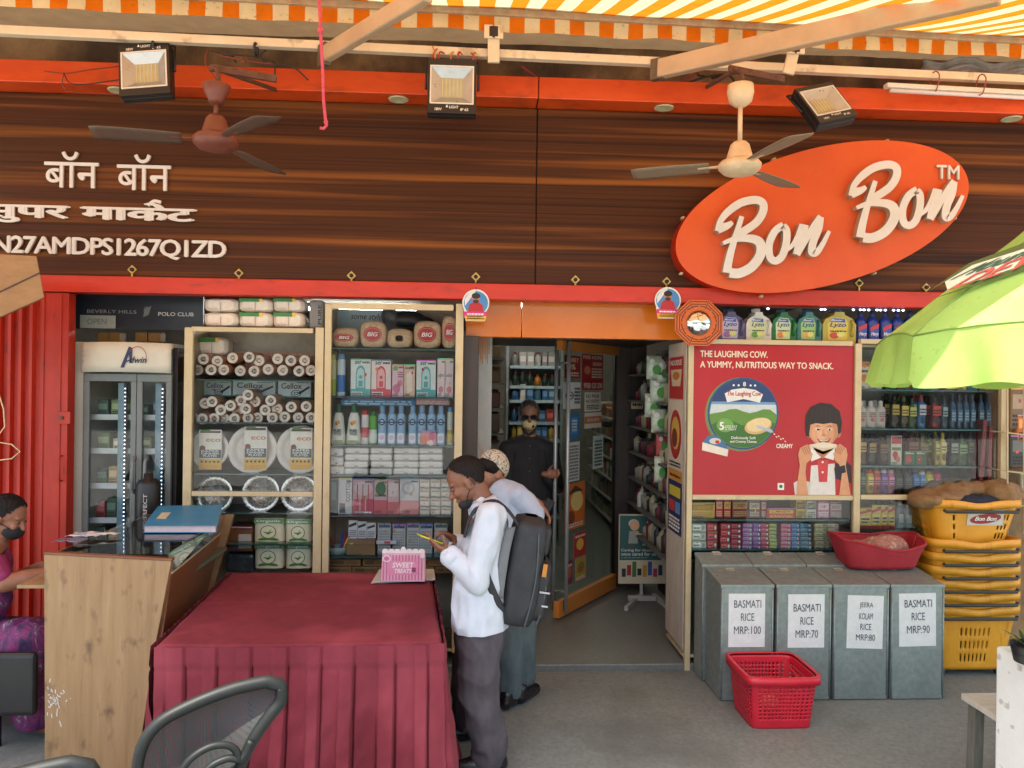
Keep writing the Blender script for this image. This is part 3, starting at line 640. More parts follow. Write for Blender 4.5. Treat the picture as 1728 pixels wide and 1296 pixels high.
# ================================================================== glass cabinets
def Zc(ox, oy, s): return lambda *v: tuple((a / s + (ox if i % 2 == 0 else oy)) for i, a in enumerate(v))
ZA, ZB, ZR, ZS = Zc(300, 500, 2.7), Zc(540, 500, 2.7), Zc(1140, 500, 2.7), Zc(1420, 500, 2.7)
def zpx(px, py, Y=.02): return U(px, py, Y).z
def frame_bars(mb, lst, m, Y0=-.02, Y1=.02):       # rectangles in photo pixels -> bars
    for r in lst: x0, x1, z0, z1 = rect(*r, 0); mb.box(x0, x1, Y0, Y1, z0, z1, m)
CF = ramp_mat('cabinet_cream', [(.3, (188, 170, 130)), (.7, (204, 188, 152))], 6, (1, 1, 1), .4, second=(7, (1, 1, .6), .62, .72, (150, 122, 84), .4))
def cabinet(label, x0, x1, zb, zt, bars, shelves, panes, back=.42, backm=SHELFW, extra=None):
    t = thing('display_cabinet', label, 'cabinet', ((x0 + x1) / 2, .2, zb))
    mb = MB(); mb.box(x0 + .004, x1 - .004, back, back + .02, zb + .02, zt - .004, backm); mb.build('back_panel', t)
    for xs in (x0, x1 - .02):
        mb = MB(); mb.box(xs, xs + .02, .022, back - .002, zb + .02, zt - .004, CF); mb.build('side_panel', t)
    mb = MB(); mb.box(x0, x1, .0, back, zb, zb + .018, CF); mb.build('base', t)
    for nm, r in bars:
        mb = MB(); a = rect(*r, 0); mb.box(a[0], a[1], -.022, .02, a[2], a[3], CF); mb.build(nm, t, bevel=.003)
    for z, xa, xb in shelves:
        mb = MB(); mb.box(xa + .022, xb - .022, .03, back - .003, z - .008, z, SHELFG); mb.build('shelf', t)
    for r in panes:
        a = rect(*r, .004); mb = MB(); mb.add([(a[0], .004, a[2]), (a[1], .004, a[2]), (a[1], .004, a[3]), (a[0], .004, a[3])], [(0, 1, 2, 3)], GLASS); mb.build('glass_pane', t)
    return t
# ---------------------------------------------------------------- goods
def carton_item(name, label, cat, r, Y, depth, m, art=None, group=None, bevel=.003, zb=None, tiltz=0):
    x0, x1, z0, z1 = rect(*r, Y)
    if zb is not None: z0 = zb + .0005
    mb = MB(); mb.box(x0, x1, Y, Y + depth, z0, z1, m); o = solo(mb, name, label, cat, group, bevel=bevel)
    if art:
        a = face_art(x0, x1, z0, z1, Y); art(a); q = random.Random(len(ALL))
        if (x1 - x0) < .5 and (z1 - z0) > .05 and cat in ('box', 'pack', 'packet', 'tissue packet'):     # small print, badge and edge band as on real packs
            dk = C(*[q.randint(30, 120) for _ in range(3)]); a.marks(.08, .03, .55, .12, dk, 2, q.randint(0, 99)); a.marks(.58, .88, .95, .96, dk, 1, q.randint(0, 99)); u = q.uniform(.15, .8)
            a.disc(u, q.uniform(.2, .8), .07, .05, C(q.randint(150, 220), q.randint(40, 190), q.randint(30, 90)))
            a.rect(0, .965, 1, 1, C(*[q.randint(90, 220) for _ in range(3)]))
        a.build('printed_label', o)
        if cat in ('box', 'pack', 'packet', 'tissue packet', 'carton'): o.rotation_euler = (0, 0, R(q.uniform(-2.6, 2.6)))
    return o
PROF = {
 'jug': [(.0, 0), (.9, 0), (1, .03), (1, .62), (.92, .74), (.55, .84), (.3, .87)],
 'spray': [(.0, 0), (.95, 0), (1, .02), (1, .70), (.9, .76), (.6, .80), (.52, .81)],
 'slope': [(.0, 0), (.9, 0), (1, .03), (.95, .25), (.72, .66), (.5, .78), (.4, .8)],
 'round': [(.0, 0), (.92, 0), (1, .03), (1, .62), (.85, .74), (.42, .82), (.36, .84)],
 'slim': [(.0, 0), (.95, 0), (1, .02), (1, .66), (.8, .76), (.45, .80), (.4, .82)],
 'can': [(.0, 0), (.92, 0), (1, .02), (1, .84), (.85, .87), (.8, .875)],
}
CAPZ = {'jug': (.87, .38), 'spray': (.80, .66), 'slope': (.79, .5), 'round': (.83, .45), 'slim': (.81, .5), 'can': (.87, .82)}
def bottle(kind, label, cat, r, Y, m, capm, art=None, group=None, zb=None, sy=.8, name=None, lab=None):
    x0, x1, z0, z1 = rect(*r, Y)
    if zb is not None: z0 = zb + .0005
    w, h, cx = (x1 - x0) / 2, z1 - z0, (x0 + x1) / 2; cy = Y + w * sy
    mb = MB(); mb.lathe([(p * w, q * h) for p, q in PROF[kind]], (cx, cy, z0), m, 20, sy=sy)
    o = solo(mb, name or 'bottle', label, cat, group, origin=(cx, cy, z0))
    cz, cr = CAPZ[kind]; mb = MB()
    mb.lathe([(cr * w * .98, cz * h), (cr * w, cz * h + .1 * h * .2), (cr * w * .9, h * .985), (cr * w * .7, h), (0, h)], (cx, cy, z0), capm, 14, sy=sy)
    if kind == 'spray': mb.box(cx - cr * w * .35, cx + cr * w * .35, cy - w * sy * .75, cy, z0 + h * .9, z0 + h * .96, capm)
    mb.build('cap', o)
    if lab:                              # curved label wrapped round the front
        lm, l0, l1 = lab; mb = MB(); mb.lathe([(w * 1.012, l0 * h), (w * 1.012, l1 * h)], (cx, cy, z0), lm, 14, sy=sy, a0=190, a1=350); lo = mb.build('label_band', o, fix=False)
    if art:
        a = face_art(cx - w, cx + w, z0, z1, cy - w * sy * 1.02 - .001); art(a); a.build('printed_label', o)
    return o
# ================================================================== cabinet one: paper cups and plates
zA_t, zA_b = zpx(427, 553), .13
ax0, ax1 = U(310, 700, 0).x, U(544, 700, 0).x
SHA = [zpx(427, p) for p in (641, 713, 800, 866, 918)]
cabinet('cream framed glass cabinet of paper cups and plates beside the glass door fridge', ax0, ax1, zA_b, zA_t,
        [('post', (310, 553, 324, 1100)), ('post', (530, 553, 544, 1100)), ('top_rail', (325, 553, 529, 561)), ('mid_rail', (325, 829, 529, 837))],
        [(z, ax0, ax1) for z in SHA], [(324, 561, 530, 829), (324, 837, 530, 1090)])
FILM = mat('brown_paper_cup', (184, 124, 80), .4, var=.3, scale=30); CUPW = mat('cup_base_white', (236, 224, 208), .55)
cups1 = [(117, 286), (180, 295), (250, 281), (325, 277), (370, 293), (455, 285), (515, 293), (578, 293), (92, 336), (152, 335), (210, 335), (285, 340), (348, 341), (412, 333), (478, 337), (552, 341), (607, 338)]
cups2 = [(320, 450), (287, 476), (352, 479), (424, 475), (156, 480), (124, 487), (240, 498), (196, 518), (272, 520), (310, 513), (398, 518), (453, 513), (517, 504), (585, 502), (75, 557), (112, 558), (165, 557), (210, 556), (258, 557), (320, 555), (363, 554), (431, 554), (487, 550), (549, 553), (607, 553)]
proto = None
def cup_sleeve(zx, zy, lab, grp, Y):
    global proto
    c = U(*ZA(zx, zy), Y)
    if proto is None:
        proto = solo(MB().lathe([(.0, .0), (.034, .0), (.036, .004), (.036, .012), (.040, .02), (.041, .24)], (c.x, Y, c.z), FILM, 18, axis='y'), 'paper_cup_sleeve', lab, 'paper cups', grp, origin=(c.x, Y, c.z))
        MB().lathe([(.0, -.001), (.031, -.001), (.0335, -.004), (.0355, -.004), (.036, .001)], (c.x, Y, c.z), CUPW, 18, axis='y').build('cup_base', proto)
        MB().lathe([(.0, -.0015), (.018, -.0015)], (c.x, Y, c.z), C(214, 196, 176), 14, axis='y').build('base_mark', proto)
    else: copy_tree(proto, c - ORG[proto.name], label=lab, group=grp)
rn = random.Random(3)
for i, (x, y) in enumerate(cups1): cup_sleeve(x, y, 'sleeve of paper cups lying end on along the top shelf of cups and plates', 'paper cup sleeves on the top cabinet shelf', .10 + .03 * (i % 3))
for i, (x, y) in enumerate(cups2): cup_sleeve(x, y, 'sleeve of paper cups piled end on in front of the white towel boxes', 'paper cup sleeves on the second cabinet shelf', .09 + .03 * (i % 3))
for i, (x0_, y0_, x1_, y1_) in enumerate(((60, 262, 240, 362), (244, 250, 430, 362), (434, 256, 622, 362), (60, 500, 240, 575), (244, 486, 430, 575), (434, 494, 622, 575))):
    carton_item('cup_carton', ('left', 'middle', 'right')[i % 3] + (' brown cup carton behind the top row of cup sleeves', ' brown cup carton behind the second row of cup sleeves')[i // 3], 'carton', ZA(x0_, y0_, x1_, y1_), .36 if i < 3 else .405, .01, FILM, lambda a: (a.rect(.1, .3, .9, .34, C(120, 76, 48)), a.marks(.2, .5, .8, .8, C(206, 160, 120), 2, 4)), bevel=0)
def cel(a):
    a.text('Cellox', .10, .52, .72, .88, C(70, 74, 84), .02); g = C(86, 96, 100)
    for rr, m in ((.20, g), (.155, C(206, 220, 222)), (.10, g), (.05, C(206, 220, 222))): a.disc(.55, .26, rr * .8, rr, m)
    a.poly([(.66, .2), (.97, .6), (.94, .7), (.6, .3)], K_); a.rect(.0, .0, 1, .06, C(90, 150, 120))
for i, r in enumerate(((118, 385, 243, 455), (250, 385, 446, 455), (456, 386, 606, 462))):
    carton_item('towel_box', ('pale towel box', 'widest pale towel box, in the middle', 'pale towel box by the post')[i] + (' at the fridge end behind the cup sleeves', ' behind the cup sleeves', ' behind the right hand cup sleeves')[i], 'box', ZA(*r), .30, .1, C(200, 214, 216), cel)
def tissue_pack(r, Y, green, label, group=None, zb=None, nm='tissue_pack'):
    x0, x1, z0, z1 = rect(*r, Y)
    if zb is not None: z0 = zb
    WR = mat('tissue_wrap', (226, 216, 200), .5, var=.1, bump=.4, bscale=40)
    mb = MB(); w = x1 - x0; h = z1 - z0; s = rn.random() * 9
    def f(u, v):                         # soft pillow-like bundle, pinched in the middle
        a = 2 * math.pi * u; cx, cz = math.cos(a), math.sin(a); k = 4.0
        d = (abs(cx) ** k + abs(cz) ** k) ** (-1 / k); e = (1 - abs(2 * v - 1) ** 6) ** .25 if 0 < v < 1 else .0
        x = cx * d * w / 2; z = cz * d * h / 2; pin = 1 - .07 * math.exp(-(x / (w * .06)) ** 2)
        n_ = 1 + .05 * noise.noise(Vector((x * 30, z * 30, v * 4 + s)))
        return Vector(((x0 + x1) / 2 + x * (.75 + .25 * e) * n_, Y + .16 * v, (z0 + z1) / 2 + z * (.75 + .25 * e) * n_ * pin))
    mb.grid(f, 40, 8, WR); mb.add([f(i / 40, 0) for i in range(40)], [tuple(range(40))], WR); o = solo(mb, nm, label, 'tissue pack', group, origin=((x0 + x1) / 2, Y, z0))
    a = face_art(x0, x1, z0, z1, Y - .004)
    if green: a.rect(.02, .72, .62, .96, GRN_); a.rect(.62, .72, .72, .96, YEL_); 
    else: a.rect(.04, .80, .5, .86, C(196, 190, 180))
    a.rect(.49, .05, .515, .7, C(176, 160, 142)); a.marks(.1, .12, .44, .3, C(190, 176, 160), 2, int(s * 9)); a.build('printed_label', o)
    return o
for i, (x0, x1) in enumerate(((118, 272), (276, 430), (433, 576))):
    w_ = ('beside the club poster', 'above the middle of the plates cabinet', 'next to the grey bag')[i]
    tissue_pack(ZA(x0, 72, x1, 142), .05, i > 0, 'lower white tissue bundle on the cabinet, ' + w_, zb=zA_t + .002)
    tissue_pack(ZA(x0, 8, x1, 70), .06, i > 0, 'upper white tissue bundle under the red beam, ' + w_)
tissue_pack(ZA(85, 186, 226, 268), .2, True, 'white tissue bundle with green stripe above the cup sleeves inside the cabinet')
o = carton_item('grey_bag', 'grey shiny bag standing at the end of the tissue bundles on the cabinet', 'bag', ZA(598, 18, 664, 142), .06, .15, C(122, 122, 120), lambda a: a.text('PURE', .62, .15, .86, .85, K_, .02, rot=True), zb=zA_t + .002, bevel=.015)
def plate_pack(zx, zy, zr, foil, label, lx=None):
    c = U(*ZA(zx, zy), .12); r_ = zr / 2.7 * 5.25 / 1300
    m = mat('foil_plate', (196, 190, 180), .28, metal=.75, var=.2, scale=40) if foil else mat('paper_plate', (222, 212, 198), .6, var=.08)
    tilt = Matrix.Rotation(R(-8), 3, 'X')
    mb = MB()
    if foil: pr = [(0, .035), (r_ * .55, .035), (r_ * .60, .03), (r_ * .66, .018)] 
    else: pr = [(0, .03), (r_ * .66, .03), (r_ * .72, .022), (r_ * .80, .004)]
    n = 48
    pr += [(r_ * .97, -.004), (r_, .0), (r_, .03), (r_ * .9, .05), (r_ * .6, .08), (0, .08)]
    mb.lathe(pr, (0, 0, 0), m, n, axis='y')
    if foil:
        for i, v in enumerate(mb.v):
            rr = math.hypot(v.x, v.z)
            if r_ * .6 < rr < r_ * 1.01 and v.y < .03: v.y += .004 * (1 if (i % n) % 2 else -1)
    mb.v = [tilt @ v + Vector((c.x, .12, c.z)) for v in mb.v]
    o = solo(mb, 'plate_pack', label, 'plates', origin=(c.x, .12, c.z), fix=True)
    if not foil:
        lx0, ly0, lx1, ly1 = lx; a0 = rect(*ZA(*lx), .10); a = face_art(a0[0], a0[1], a0[2], a0[3], .100)
        a.rect(0, 0, 1, 1, C(228, 222, 206)); a.rect(0, 0, 1, .12, C(214, 158, 50)); a.rect(0, .12, 1, .27, C(224, 172, 60)); a.rect(.02, .29, .98, .50, C(58, 74, 62)); a.rect(.05, .92, .95, .97, C(96, 70, 50)); a.rect(.1, .955, .5, 1.0, C(90, 140, 70), 6)
        a.text('PAPER', .12, .44, .9, .49, W_, .02, layer=7); a.text('DINNER', .12, .38, .9, .43, W_, .02, layer=7); a.text('PLATES', .2, .32, .8, .37, W_, .02, layer=7)
        a.disc(.16, .54, .13, .065, C(120, 60, 44), 8); a.text('eco', .3, .70, .95, .78, C(200, 120, 60), .02, 0, 8)
        for k in range(5): a.disc(.14 + k * .18, .20, .055, .028, C(70, 54, 40), 9)
        a.build('printed_label', o)
    return o
for i, (x, y, r_, l) in enumerate(((143, 697, 86, (96, 608, 200, 790)), (340, 697, 108, (303, 594, 406, 792)), (560, 697, 108, (512, 600, 612, 790)))):
    plate_pack(x, y, r_, False, 'white paper plates with green label, ' + ('smallest one nearest the fridge', 'middle of the three on its shelf', 'partly behind the right cabinet post')[i], l)
for i, (x, y, r_) in enumerate(((165, 905, 84), (378, 897, 84), (553, 897, 84))):
    plate_pack(x, y, r_, True, 'stack of silver foil plates standing on edge, ' + ('dullest one over the blue ledger', 'in the middle below the paper plates', 'next to the right cabinet post')[i])
def origami(a):
    G = C(64, 120, 48); a.rect(0, .80, 1, .98, C(96, 150, 70)); a.text('Organic', .08, .82, .92, .95, W_, .03)
    for rr, m in ((.27, G), (.24, C(222, 216, 186))): a.disc(.5, .45, rr * 1.05, rr, m)
    a.poly([(.32, .46), (.5, .34), (.7, .48), (.52, .44)], G); a.poly([(.5, .46), (.62, .60), (.56, .44)], C(120, 170, 60)); a.poly([(.12, .14), (.3, .22), (.5, .2), (.7, .22), (.9, .14), (.8, .10), (.5, .13), (.2, .10)], G)
for i, r in enumerate(((343, 1012, 482, 1124), (345, 1126, 478, 1240), (487, 1016, 608, 1126), (488, 1128, 608, 1240))):
    x0, x1, z0, z1 = rect(*ZA(*r), .1); mb = MB()
    mb.grid(lambda u, v: Vector((x0 + (x1 - x0) * (.5 + .5 * math.copysign(abs(math.cos(2 * math.pi * u)) ** .5, math.cos(2 * math.pi * u))), .2 + .1 * math.copysign(abs(math.sin(2 * math.pi * u)) ** .35, math.sin(2 * math.pi * u)), z0 + (z1 - z0) * v)), 32, 6, C(216, 208, 178))
    o = solo(mb, 'napkin_pack', 'cream napkin pack with green leaf badge, ' + ('upper one next to the wooden counter', 'lower one next to the wooden counter', 'upper one beside the right cabinet post', 'lower one beside the right cabinet post')[i], 'napkin pack')
    a = face_art(x0 + .006, x1 - .006, z0, z1, .098); origami(a); a.build('printed_label', o)
carton_item('wooden_box', 'open wooden box below the dull foil plates beside the napkin packs', 'box', ZA(228, 1050, 342, 1162), .12, .2, WOODRED, lambda a: a.rect(.45, .12, .96, .7, C(186, 178, 170)))
carton_item('wrapped_bundle', 'dark plastic wrapped bundle on the cabinet floor beside the napkin packs', 'bundle', ZA(214, 1176, 344, 1262), .12, .2, mat('dark_wrap', (52, 58, 60), .25, var=.5, scale=25), bevel=.02)
# ================================================================== cabinet two: household goods
zB_t = zpx(660, 513); bx0, bx1 = U(546, 700, 0).x, U(779, 700, 0).x
SHB = [zpx(660, p) for p in (588, 670, 752, 803, 871, 941)]
cabinet('cream framed glass cabinet of sprays, fresheners and soap next to the shop entrance', bx0, bx1, zA_b, zB_t,
        [('post', (546, 513, 557, 1100)), ('post', (766, 513, 779, 1100)), ('top_rail', (558, 513, 765, 523))],
        [(z, bx0, bx1) for z in SHB], [(557, 523, 766, 1090)])
carton_item('style_sign', 'light blue card reading some style behind the packs on the top shelf', 'sign', ZB(64, 62, 302, 170), .36, .01, C(164, 190, 196), lambda a: a.text('some style!', .32, .52, .96, .86, C(46, 52, 58), .015, .25), bevel=0)
mb = MB(); c = U(*ZB(395, 105), .3); mb.ell(c, (.14, .05, .06), BLACKP, 18, 10); mb.ell(c + Vector((-.12, 0, .02)), (.06, .05, .07), BLACKP, 14, 8); mb.ell(c + Vector((.1, .0, -.02)), (.1, .05, .045), BLACKP, 14, 8)
m_ = fuse(mb, 'black_shoe', None, .008, 4, BLACKP, origin=(c.x, .3, c.z)); tag(m_, 'shiny black shoe lying behind the packs on the top shelf', 'shoe')
VERM = mat('vermicelli_pack', (206, 176, 140), .35, var=.22, scale=60, bump=.5, bscale=60)
for i, (r, oz) in enumerate((((48, 140, 172, 235), 1), ((178, 108, 300, 235), 1), ((302, 145, 420, 235), 0), ((424, 108, 551, 235), 1), ((553, 84, 626, 235), 1))):
    x0, x1, z0, z1 = rect(*ZB(*r), .06); z0 = SHB[0] + .001; mb = MB(); s = i * 2.1
    cx, cz = (x0 + x1) / 2, (z0 + z1) / 2
    def f(u, v, cx=cx, cz=cz, w=(x1 - x0) / 2, h=(z1 - z0) / 2, s=s):
        a = 2 * math.pi * u; k = 3.2; c_, q = math.cos(a), math.sin(a); d = (abs(c_) ** k + abs(q) ** k) ** (-1 / k); e = (1 - abs(2 * v - 1) ** 4) ** .4 if 0 < v < 1 else .0
        n_ = 1 + .06 * noise.noise(Vector((c_ * 2, q * 2, v * 3 + s)))
        return Vector((cx + c_ * d * w * (.3 + .7 * e) * n_, .06 + .18 * v, max(z0, cz + q * d * h * (.3 + .7 * e) * n_)))
    mb.grid(f, 36, 14, VERM); o = solo(mb, 'vermicelli_pack', 'beige noodle pack on the top shelf, ' + ('flattest one by the cream post', 'largest one with red oval badge', 'plain one without a badge', 'tall one beside the narrow last pack', 'narrow one against the doorway post')[i], 'food pack', origin=(cx, .06, z0))
    if oz:
        a = face_art(x0, x1, z0, z1, .062, .0008)
        a.disc(.5, .5, .34, .27 if i else .2, C(176, 34, 36)); a.disc(.5, .5, .3, .23 if i else .165, C(206, 150, 130)); a.disc(.5, .5, .285, .215 if i else .15, C(180, 38, 38)); a.text('BIG', .3, .42, .7, .57, W_, .03, .2); a.build('printed_label', o)
def dev(cb, cd):
    def f(a):
        a.rect(0, 0, 1, .2, cd); a.text('aer', .2, .86, .55, .95, C(60, 90, 90), .02)
        a.poly([(.26 + .0, .2), (.74, .2), (.74, .62), (.7, .74), (.6, .81), (.5, .83), (.4, .81), (.3, .74), (.26, .62)], cd); a.poly([(.31, .24), (.69, .24), (.69, .6), (.64, .71), (.5, .77), (.36, .71), (.31, .6)], cb)
        a.disc(.5, .52, .08, .05, cd); a.rect(.4, .26, .6, .42, cd); a.marks(.06, .03, .6, .15, W_, 2, 4)
    return f
TEAL, TEALL = C(86, 160, 160), C(176, 206, 204); PINKR, PINKL = C(206, 70, 84), C(226, 170, 170)
YB = .09
bottle('can', 'yellow and white spray can at the end of the freshener shelf', 'spray can', ZB(42, 262, 73, 455), YB, C(206, 204, 150), C(196, 190, 60), None, lab=(C(170, 180, 70), .05, .4), zb=SHB[1], name='spray_can')
bottle('can', 'blue and white spray can with splash beside the teal freshener box', 'spray can', ZB(75, 262, 114, 455), YB, C(190, 206, 214), C(90, 140, 170), None, lab=(C(70, 120, 180), .1, .5), zb=SHB[1], name='spray_can')
carton_item('freshener_box', 'pale teal air freshener box beside the blue spray can', 'box', ZB(140, 285, 232, 455), YB, .12, C(206, 214, 208), dev(TEALL, TEAL), zb=SHB[1])
carton_item('freshener_box', 'white air freshener box with red device', 'box', ZB(235, 288, 325, 455), YB, .12, C(222, 206, 200), dev(PINKL, PINKR), zb=SHB[1])
carton_item('freshener_box', 'pink flowered freshener box with green dot', 'box', ZB(328, 310, 380, 455), YB, .12, C(214, 180, 190), lambda a: (a.disc(.3, .88, .22, .08, C(110, 160, 80)), a.disc(.4, .25, .34, .14, C(196, 110, 140)), a.disc(.7, .42, .25, .1, C(206, 130, 150)), a.marks(.5, .6, .95, .8, C(150, 90, 110), 3, 8)), zb=SHB[1])
carton_item('freshener_box', 'beige gel freshener box between the flowered and the second teal box', 'box', ZB(383, 310, 434, 455), YB, .12, C(206, 180, 158), lambda a: (a.poly([(.3, .1), (.8, .2), (.7, .8), (.2, .7)], C(226, 206, 186)), a.marks(.1, .85, .9, .95, C(120, 90, 80), 1, 3)), zb=SHB[1])
carton_item('freshener_box', 'pale teal air freshener box in front of the pinkish cartons', 'box', ZB(440, 290, 529, 455), YB, .12, C(206, 214, 208), dev(TEALL, TEAL), zb=SHB[1])
for i, r in enumerate(((533, 282, 568, 455), (571, 282, 608, 455))):
    carton_item('slim_box', ('pinkish slim refill box touching the second teal freshener box', 'pinkish slim refill box against the doorway post')[i], 'box', ZB(*r), YB, .1, C(214, 196, 196), lambda a: (a.text('odor', .1, .52, .9, .62, C(90, 80, 90), .02), a.disc(.5, .2, .3, .09, C(196, 120, 130))), zb=SHB[1])
carton_item('blue_strip_box', 'long flat blue box lying under the freshener shelf', 'box', ZB(95, 466, 432, 500), .16, .1, C(70, 130, 176), lambda a: a.marks(.05, .2, .95, .8, C(170, 204, 220), 2, 5))
carton_item('pink_strip_box', 'long flat pinkish box lying under the freshener shelf', 'box', ZB(436, 466, 592, 496), .16, .1, C(196, 150, 150), lambda a: a.marks(.05, .2, .95, .8, C(226, 200, 200), 2, 5))
def pure(a): a.text('PURE', .26, .30, .74, .38, C(56, 70, 50), .03); a.text('WASH', .26, .22, .74, .30, C(56, 70, 50), .03); a.disc(.42, .52, .1, .05, C(206, 110, 40)); a.disc(.55, .55, .1, .05, C(220, 160, 60)); a.rect(.12, .04, .88, .10, C(120, 150, 60))
bottle('slope', 'white wash bottle with dark green cap touching the cabinet post', 'bottle', ZB(48, 492, 113, 672), YB, C(222, 220, 204), C(40, 84, 54), pure, zb=SHB[2])
bottle('slope', 'white wash bottle with dark green cap beside the red capped can', 'bottle', ZB(117, 492, 186, 672), YB, C(222, 220, 204), C(40, 84, 54), pure, zb=SHB[2])
bottle('can', 'white can with red cap beside the green can', 'can', ZB(187, 520, 221, 672), YB, C(214, 206, 200), C(190, 40, 40), None, lab=(C(200, 90, 90), .2, .5), zb=SHB[2], name='spray_can')
bottle('can', 'bright green can with white lower half among the blue spray bottles', 'can', ZB(223, 524, 258, 672), YB, C(96, 160, 60), C(50, 100, 50), None, lab=(C(206, 214, 200), .05, .45), zb=SHB[2], name='spray_can')
BL1, BL2, BL3 = C(150, 182, 206), C(34, 48, 70), C(206, 216, 222)
for i, x in enumerate((282, 326, 368, 421, 463, 506, 550)):
    bottle('spray', 'light blue freshener spray with dark blue round emblem in the middle shelf row', 'spray bottle', ZB(x - 20, 498, x + 20, 672), YB, BL1, C(120, 150, 180),
           lambda a: (a.disc(.5, .58, .34, .085, BL2), a.disc(.5, .58, .22, .055, BL1), a.rect(.04, .56, .96, .59, BL2), a.rect(.15, .05, .85, .3, BL3), a.disc(.5, .18, .28, .06, C(206, 170, 190))), 'light blue freshener sprays', SHB[2], name='spray_bottle')
bottle('can', 'white and yellow can at the doorway end of the blue sprays', 'can', ZB(579, 505, 606, 672), YB, C(206, 206, 190), C(70, 140, 180), None, lab=(C(196, 176, 80), .05, .4), zb=SHB[2], name='spray_can')
SOAP = mat('soap_wrap', (224, 216, 204), .5, var=.08)
for ci, (x0, x1, n) in enumerate(((42, 107, 3), (110, 219, 4), (229, 330, 4), (332, 446, 4), (452, 562, 4))):
    for k in range(n):
        h_ = 128 / n; y1 = 814 - k * h_; j = rn.uniform(-4, 4)
        carton_item('tissue_packet', 'white tissue packet lying in the short stacks below the blue sprays', 'tissue packet', ZB(x0 + j, y1 - h_ + 2, x1 + j, y1), .07 + rn.uniform(0, .02), .14, SOAP,
                    lambda a: (a.rect(.42, .2, .6, .34, C(130, 120, 112)), a.rect(.0, .46, 1, .5, C(196, 186, 172))), 'white tissue packets', bevel=.012)
carton_item('toy_pack', 'small bright packets in a clear bag on top of the white tissue stacks', 'packet', ZB(455, 612, 530, 682), .06, .08, C(206, 150, 160), lambda a: (a.disc(.3, .4, .25, .3, C(220, 110, 60)), a.disc(.7, .6, .22, .25, C(206, 70, 110)), a.disc(.6, .2, .2, .2, C(230, 200, 190))), bevel=.012)
carton_item('narrow_box', 'dark green edged box standing at the post end beside the white cotton box', 'box', ZB(44, 830, 80, 1000), YB, .1, C(70, 86, 80), lambda a: a.rect(.2, .4, .8, .9, C(110, 130, 130)), zb=SHB[4])
carton_item('white_box', 'white box with grey print turned sideways beside the pink brush packs', 'box', ZB(82, 828, 146, 1000), YB, .1, C(196, 190, 184), lambda a: (a.text('COTTON', .55, .35, .85, .95, C(70, 66, 66), .02, rot=True), a.rect(.1, .05, .5, .3, C(90, 86, 86))), zb=SHB[4])
def brushes(c0):
    def f(a):
        a.rect(0, 0, 1, .42, c0); a.disc(.5, .72, .42, .2, C(206, 196, 190))
        for k in range(5): a.rect(.2 + k * .13, .1, .25 + k * .13, .84, (C(196, 60, 70), C(220, 180, 170))[k % 2])
        a.marks(.1, .03, .9, .1, W_, 1, 2)
    return f
carton_item('brush_pack', 'pink and white toothbrush pack beside the white cotton box', 'pack', ZB(148, 830, 244, 1000), YB, .06, C(206, 160, 160), brushes(C(196, 80, 100)), zb=SHB[4])
carton_item('brush_pack', 'red pack with green picture in the middle of the brush shelf', 'pack', ZB(246, 832, 306, 1000), YB, .06, C(206, 170, 166), lambda a: (a.disc(.5, .72, .4, .2, C(70, 110, 70)), a.rect(0, 0, 1, .4, C(206, 96, 100)), a.marks(.1, .5, .9, .6, K_, 1, 6)), zb=SHB[4])
carton_item('brush_pack', 'pale red pack with white edge in the middle of the brush shelf', 'pack', ZB(308, 832, 360, 1000), YB, .06, C(212, 170, 164), lambda a: (a.rect(0, 0, 1, .35, C(214, 110, 110)), a.rect(.1, .5, .9, .9, C(220, 200, 196))), zb=SHB[4])
carton_item('brush_pack', 'pack with pale round window and rosy base beside the cream blister packs', 'pack', ZB(362, 828, 450, 1000), YB, .06, C(206, 196, 190), lambda a: (a.disc(.45, .72, .34, .18, C(182, 174, 168)), a.disc(.45, .72, .24, .12, C(212, 206, 198)), a.rect(0, 0, 1, .38, C(214, 130, 126))), zb=SHB[4])
for i in range(3):
    for j in range(4): carton_item('blister_pack', 'small cream blister pack stacked at the doorway end of the brush shelf', 'pack', ZB(454 + i * 49, 958 - j * 42, 500 + i * 49, 998 - j * 42), YB, .08, C(206, 190, 170), lambda a: (a.rect(.1, .15, .9, .5, C(222, 210, 190)), a.rect(.1, .6, .9, .7, C(180, 130, 110))), 'cream blister packs', bevel=.002)
# pens in a low tub
c = U(*ZB(78, 1176), .1); t = thing('pen_tub', 'tub of brightly coloured sticks on the lowest glass shelf', 'tub', (c.x, .14, SHB[5]))
MB().lathe([(.05, 0), (.062, .0), (.07, .05), (.066, .05), (.06, .006), (0, .006)], (c.x, .14, SHB[5] + .001), C(150, 160, 150), 18).build('tub', t)
for i in range(9):
    a = rn.uniform(0, 6.28); mb = MB(); p = Vector((c.x + .03 * math.cos(a), .14 + .03 * math.sin(a), SHB[5] + .01)); mb.tube([p, p + Vector((.06 * math.cos(a), .05 * math.sin(a), rn.uniform(.08, .12)))], .007, (C(200, 40, 60), C(60, 160, 80), C(220, 180, 40), C(40, 100, 190), C(220, 90, 150))[i % 5], 7); mb.build('stick', t)
carton_item('open_carton', 'brown open carton holding white leaflets on the lowest glass shelf', 'box', ZB(122, 1105, 252, 1180), .09, .14, CARD, lambda a: a.rect(.0, .62, 1, .66, C(120, 86, 56)), zb=SHB[5])
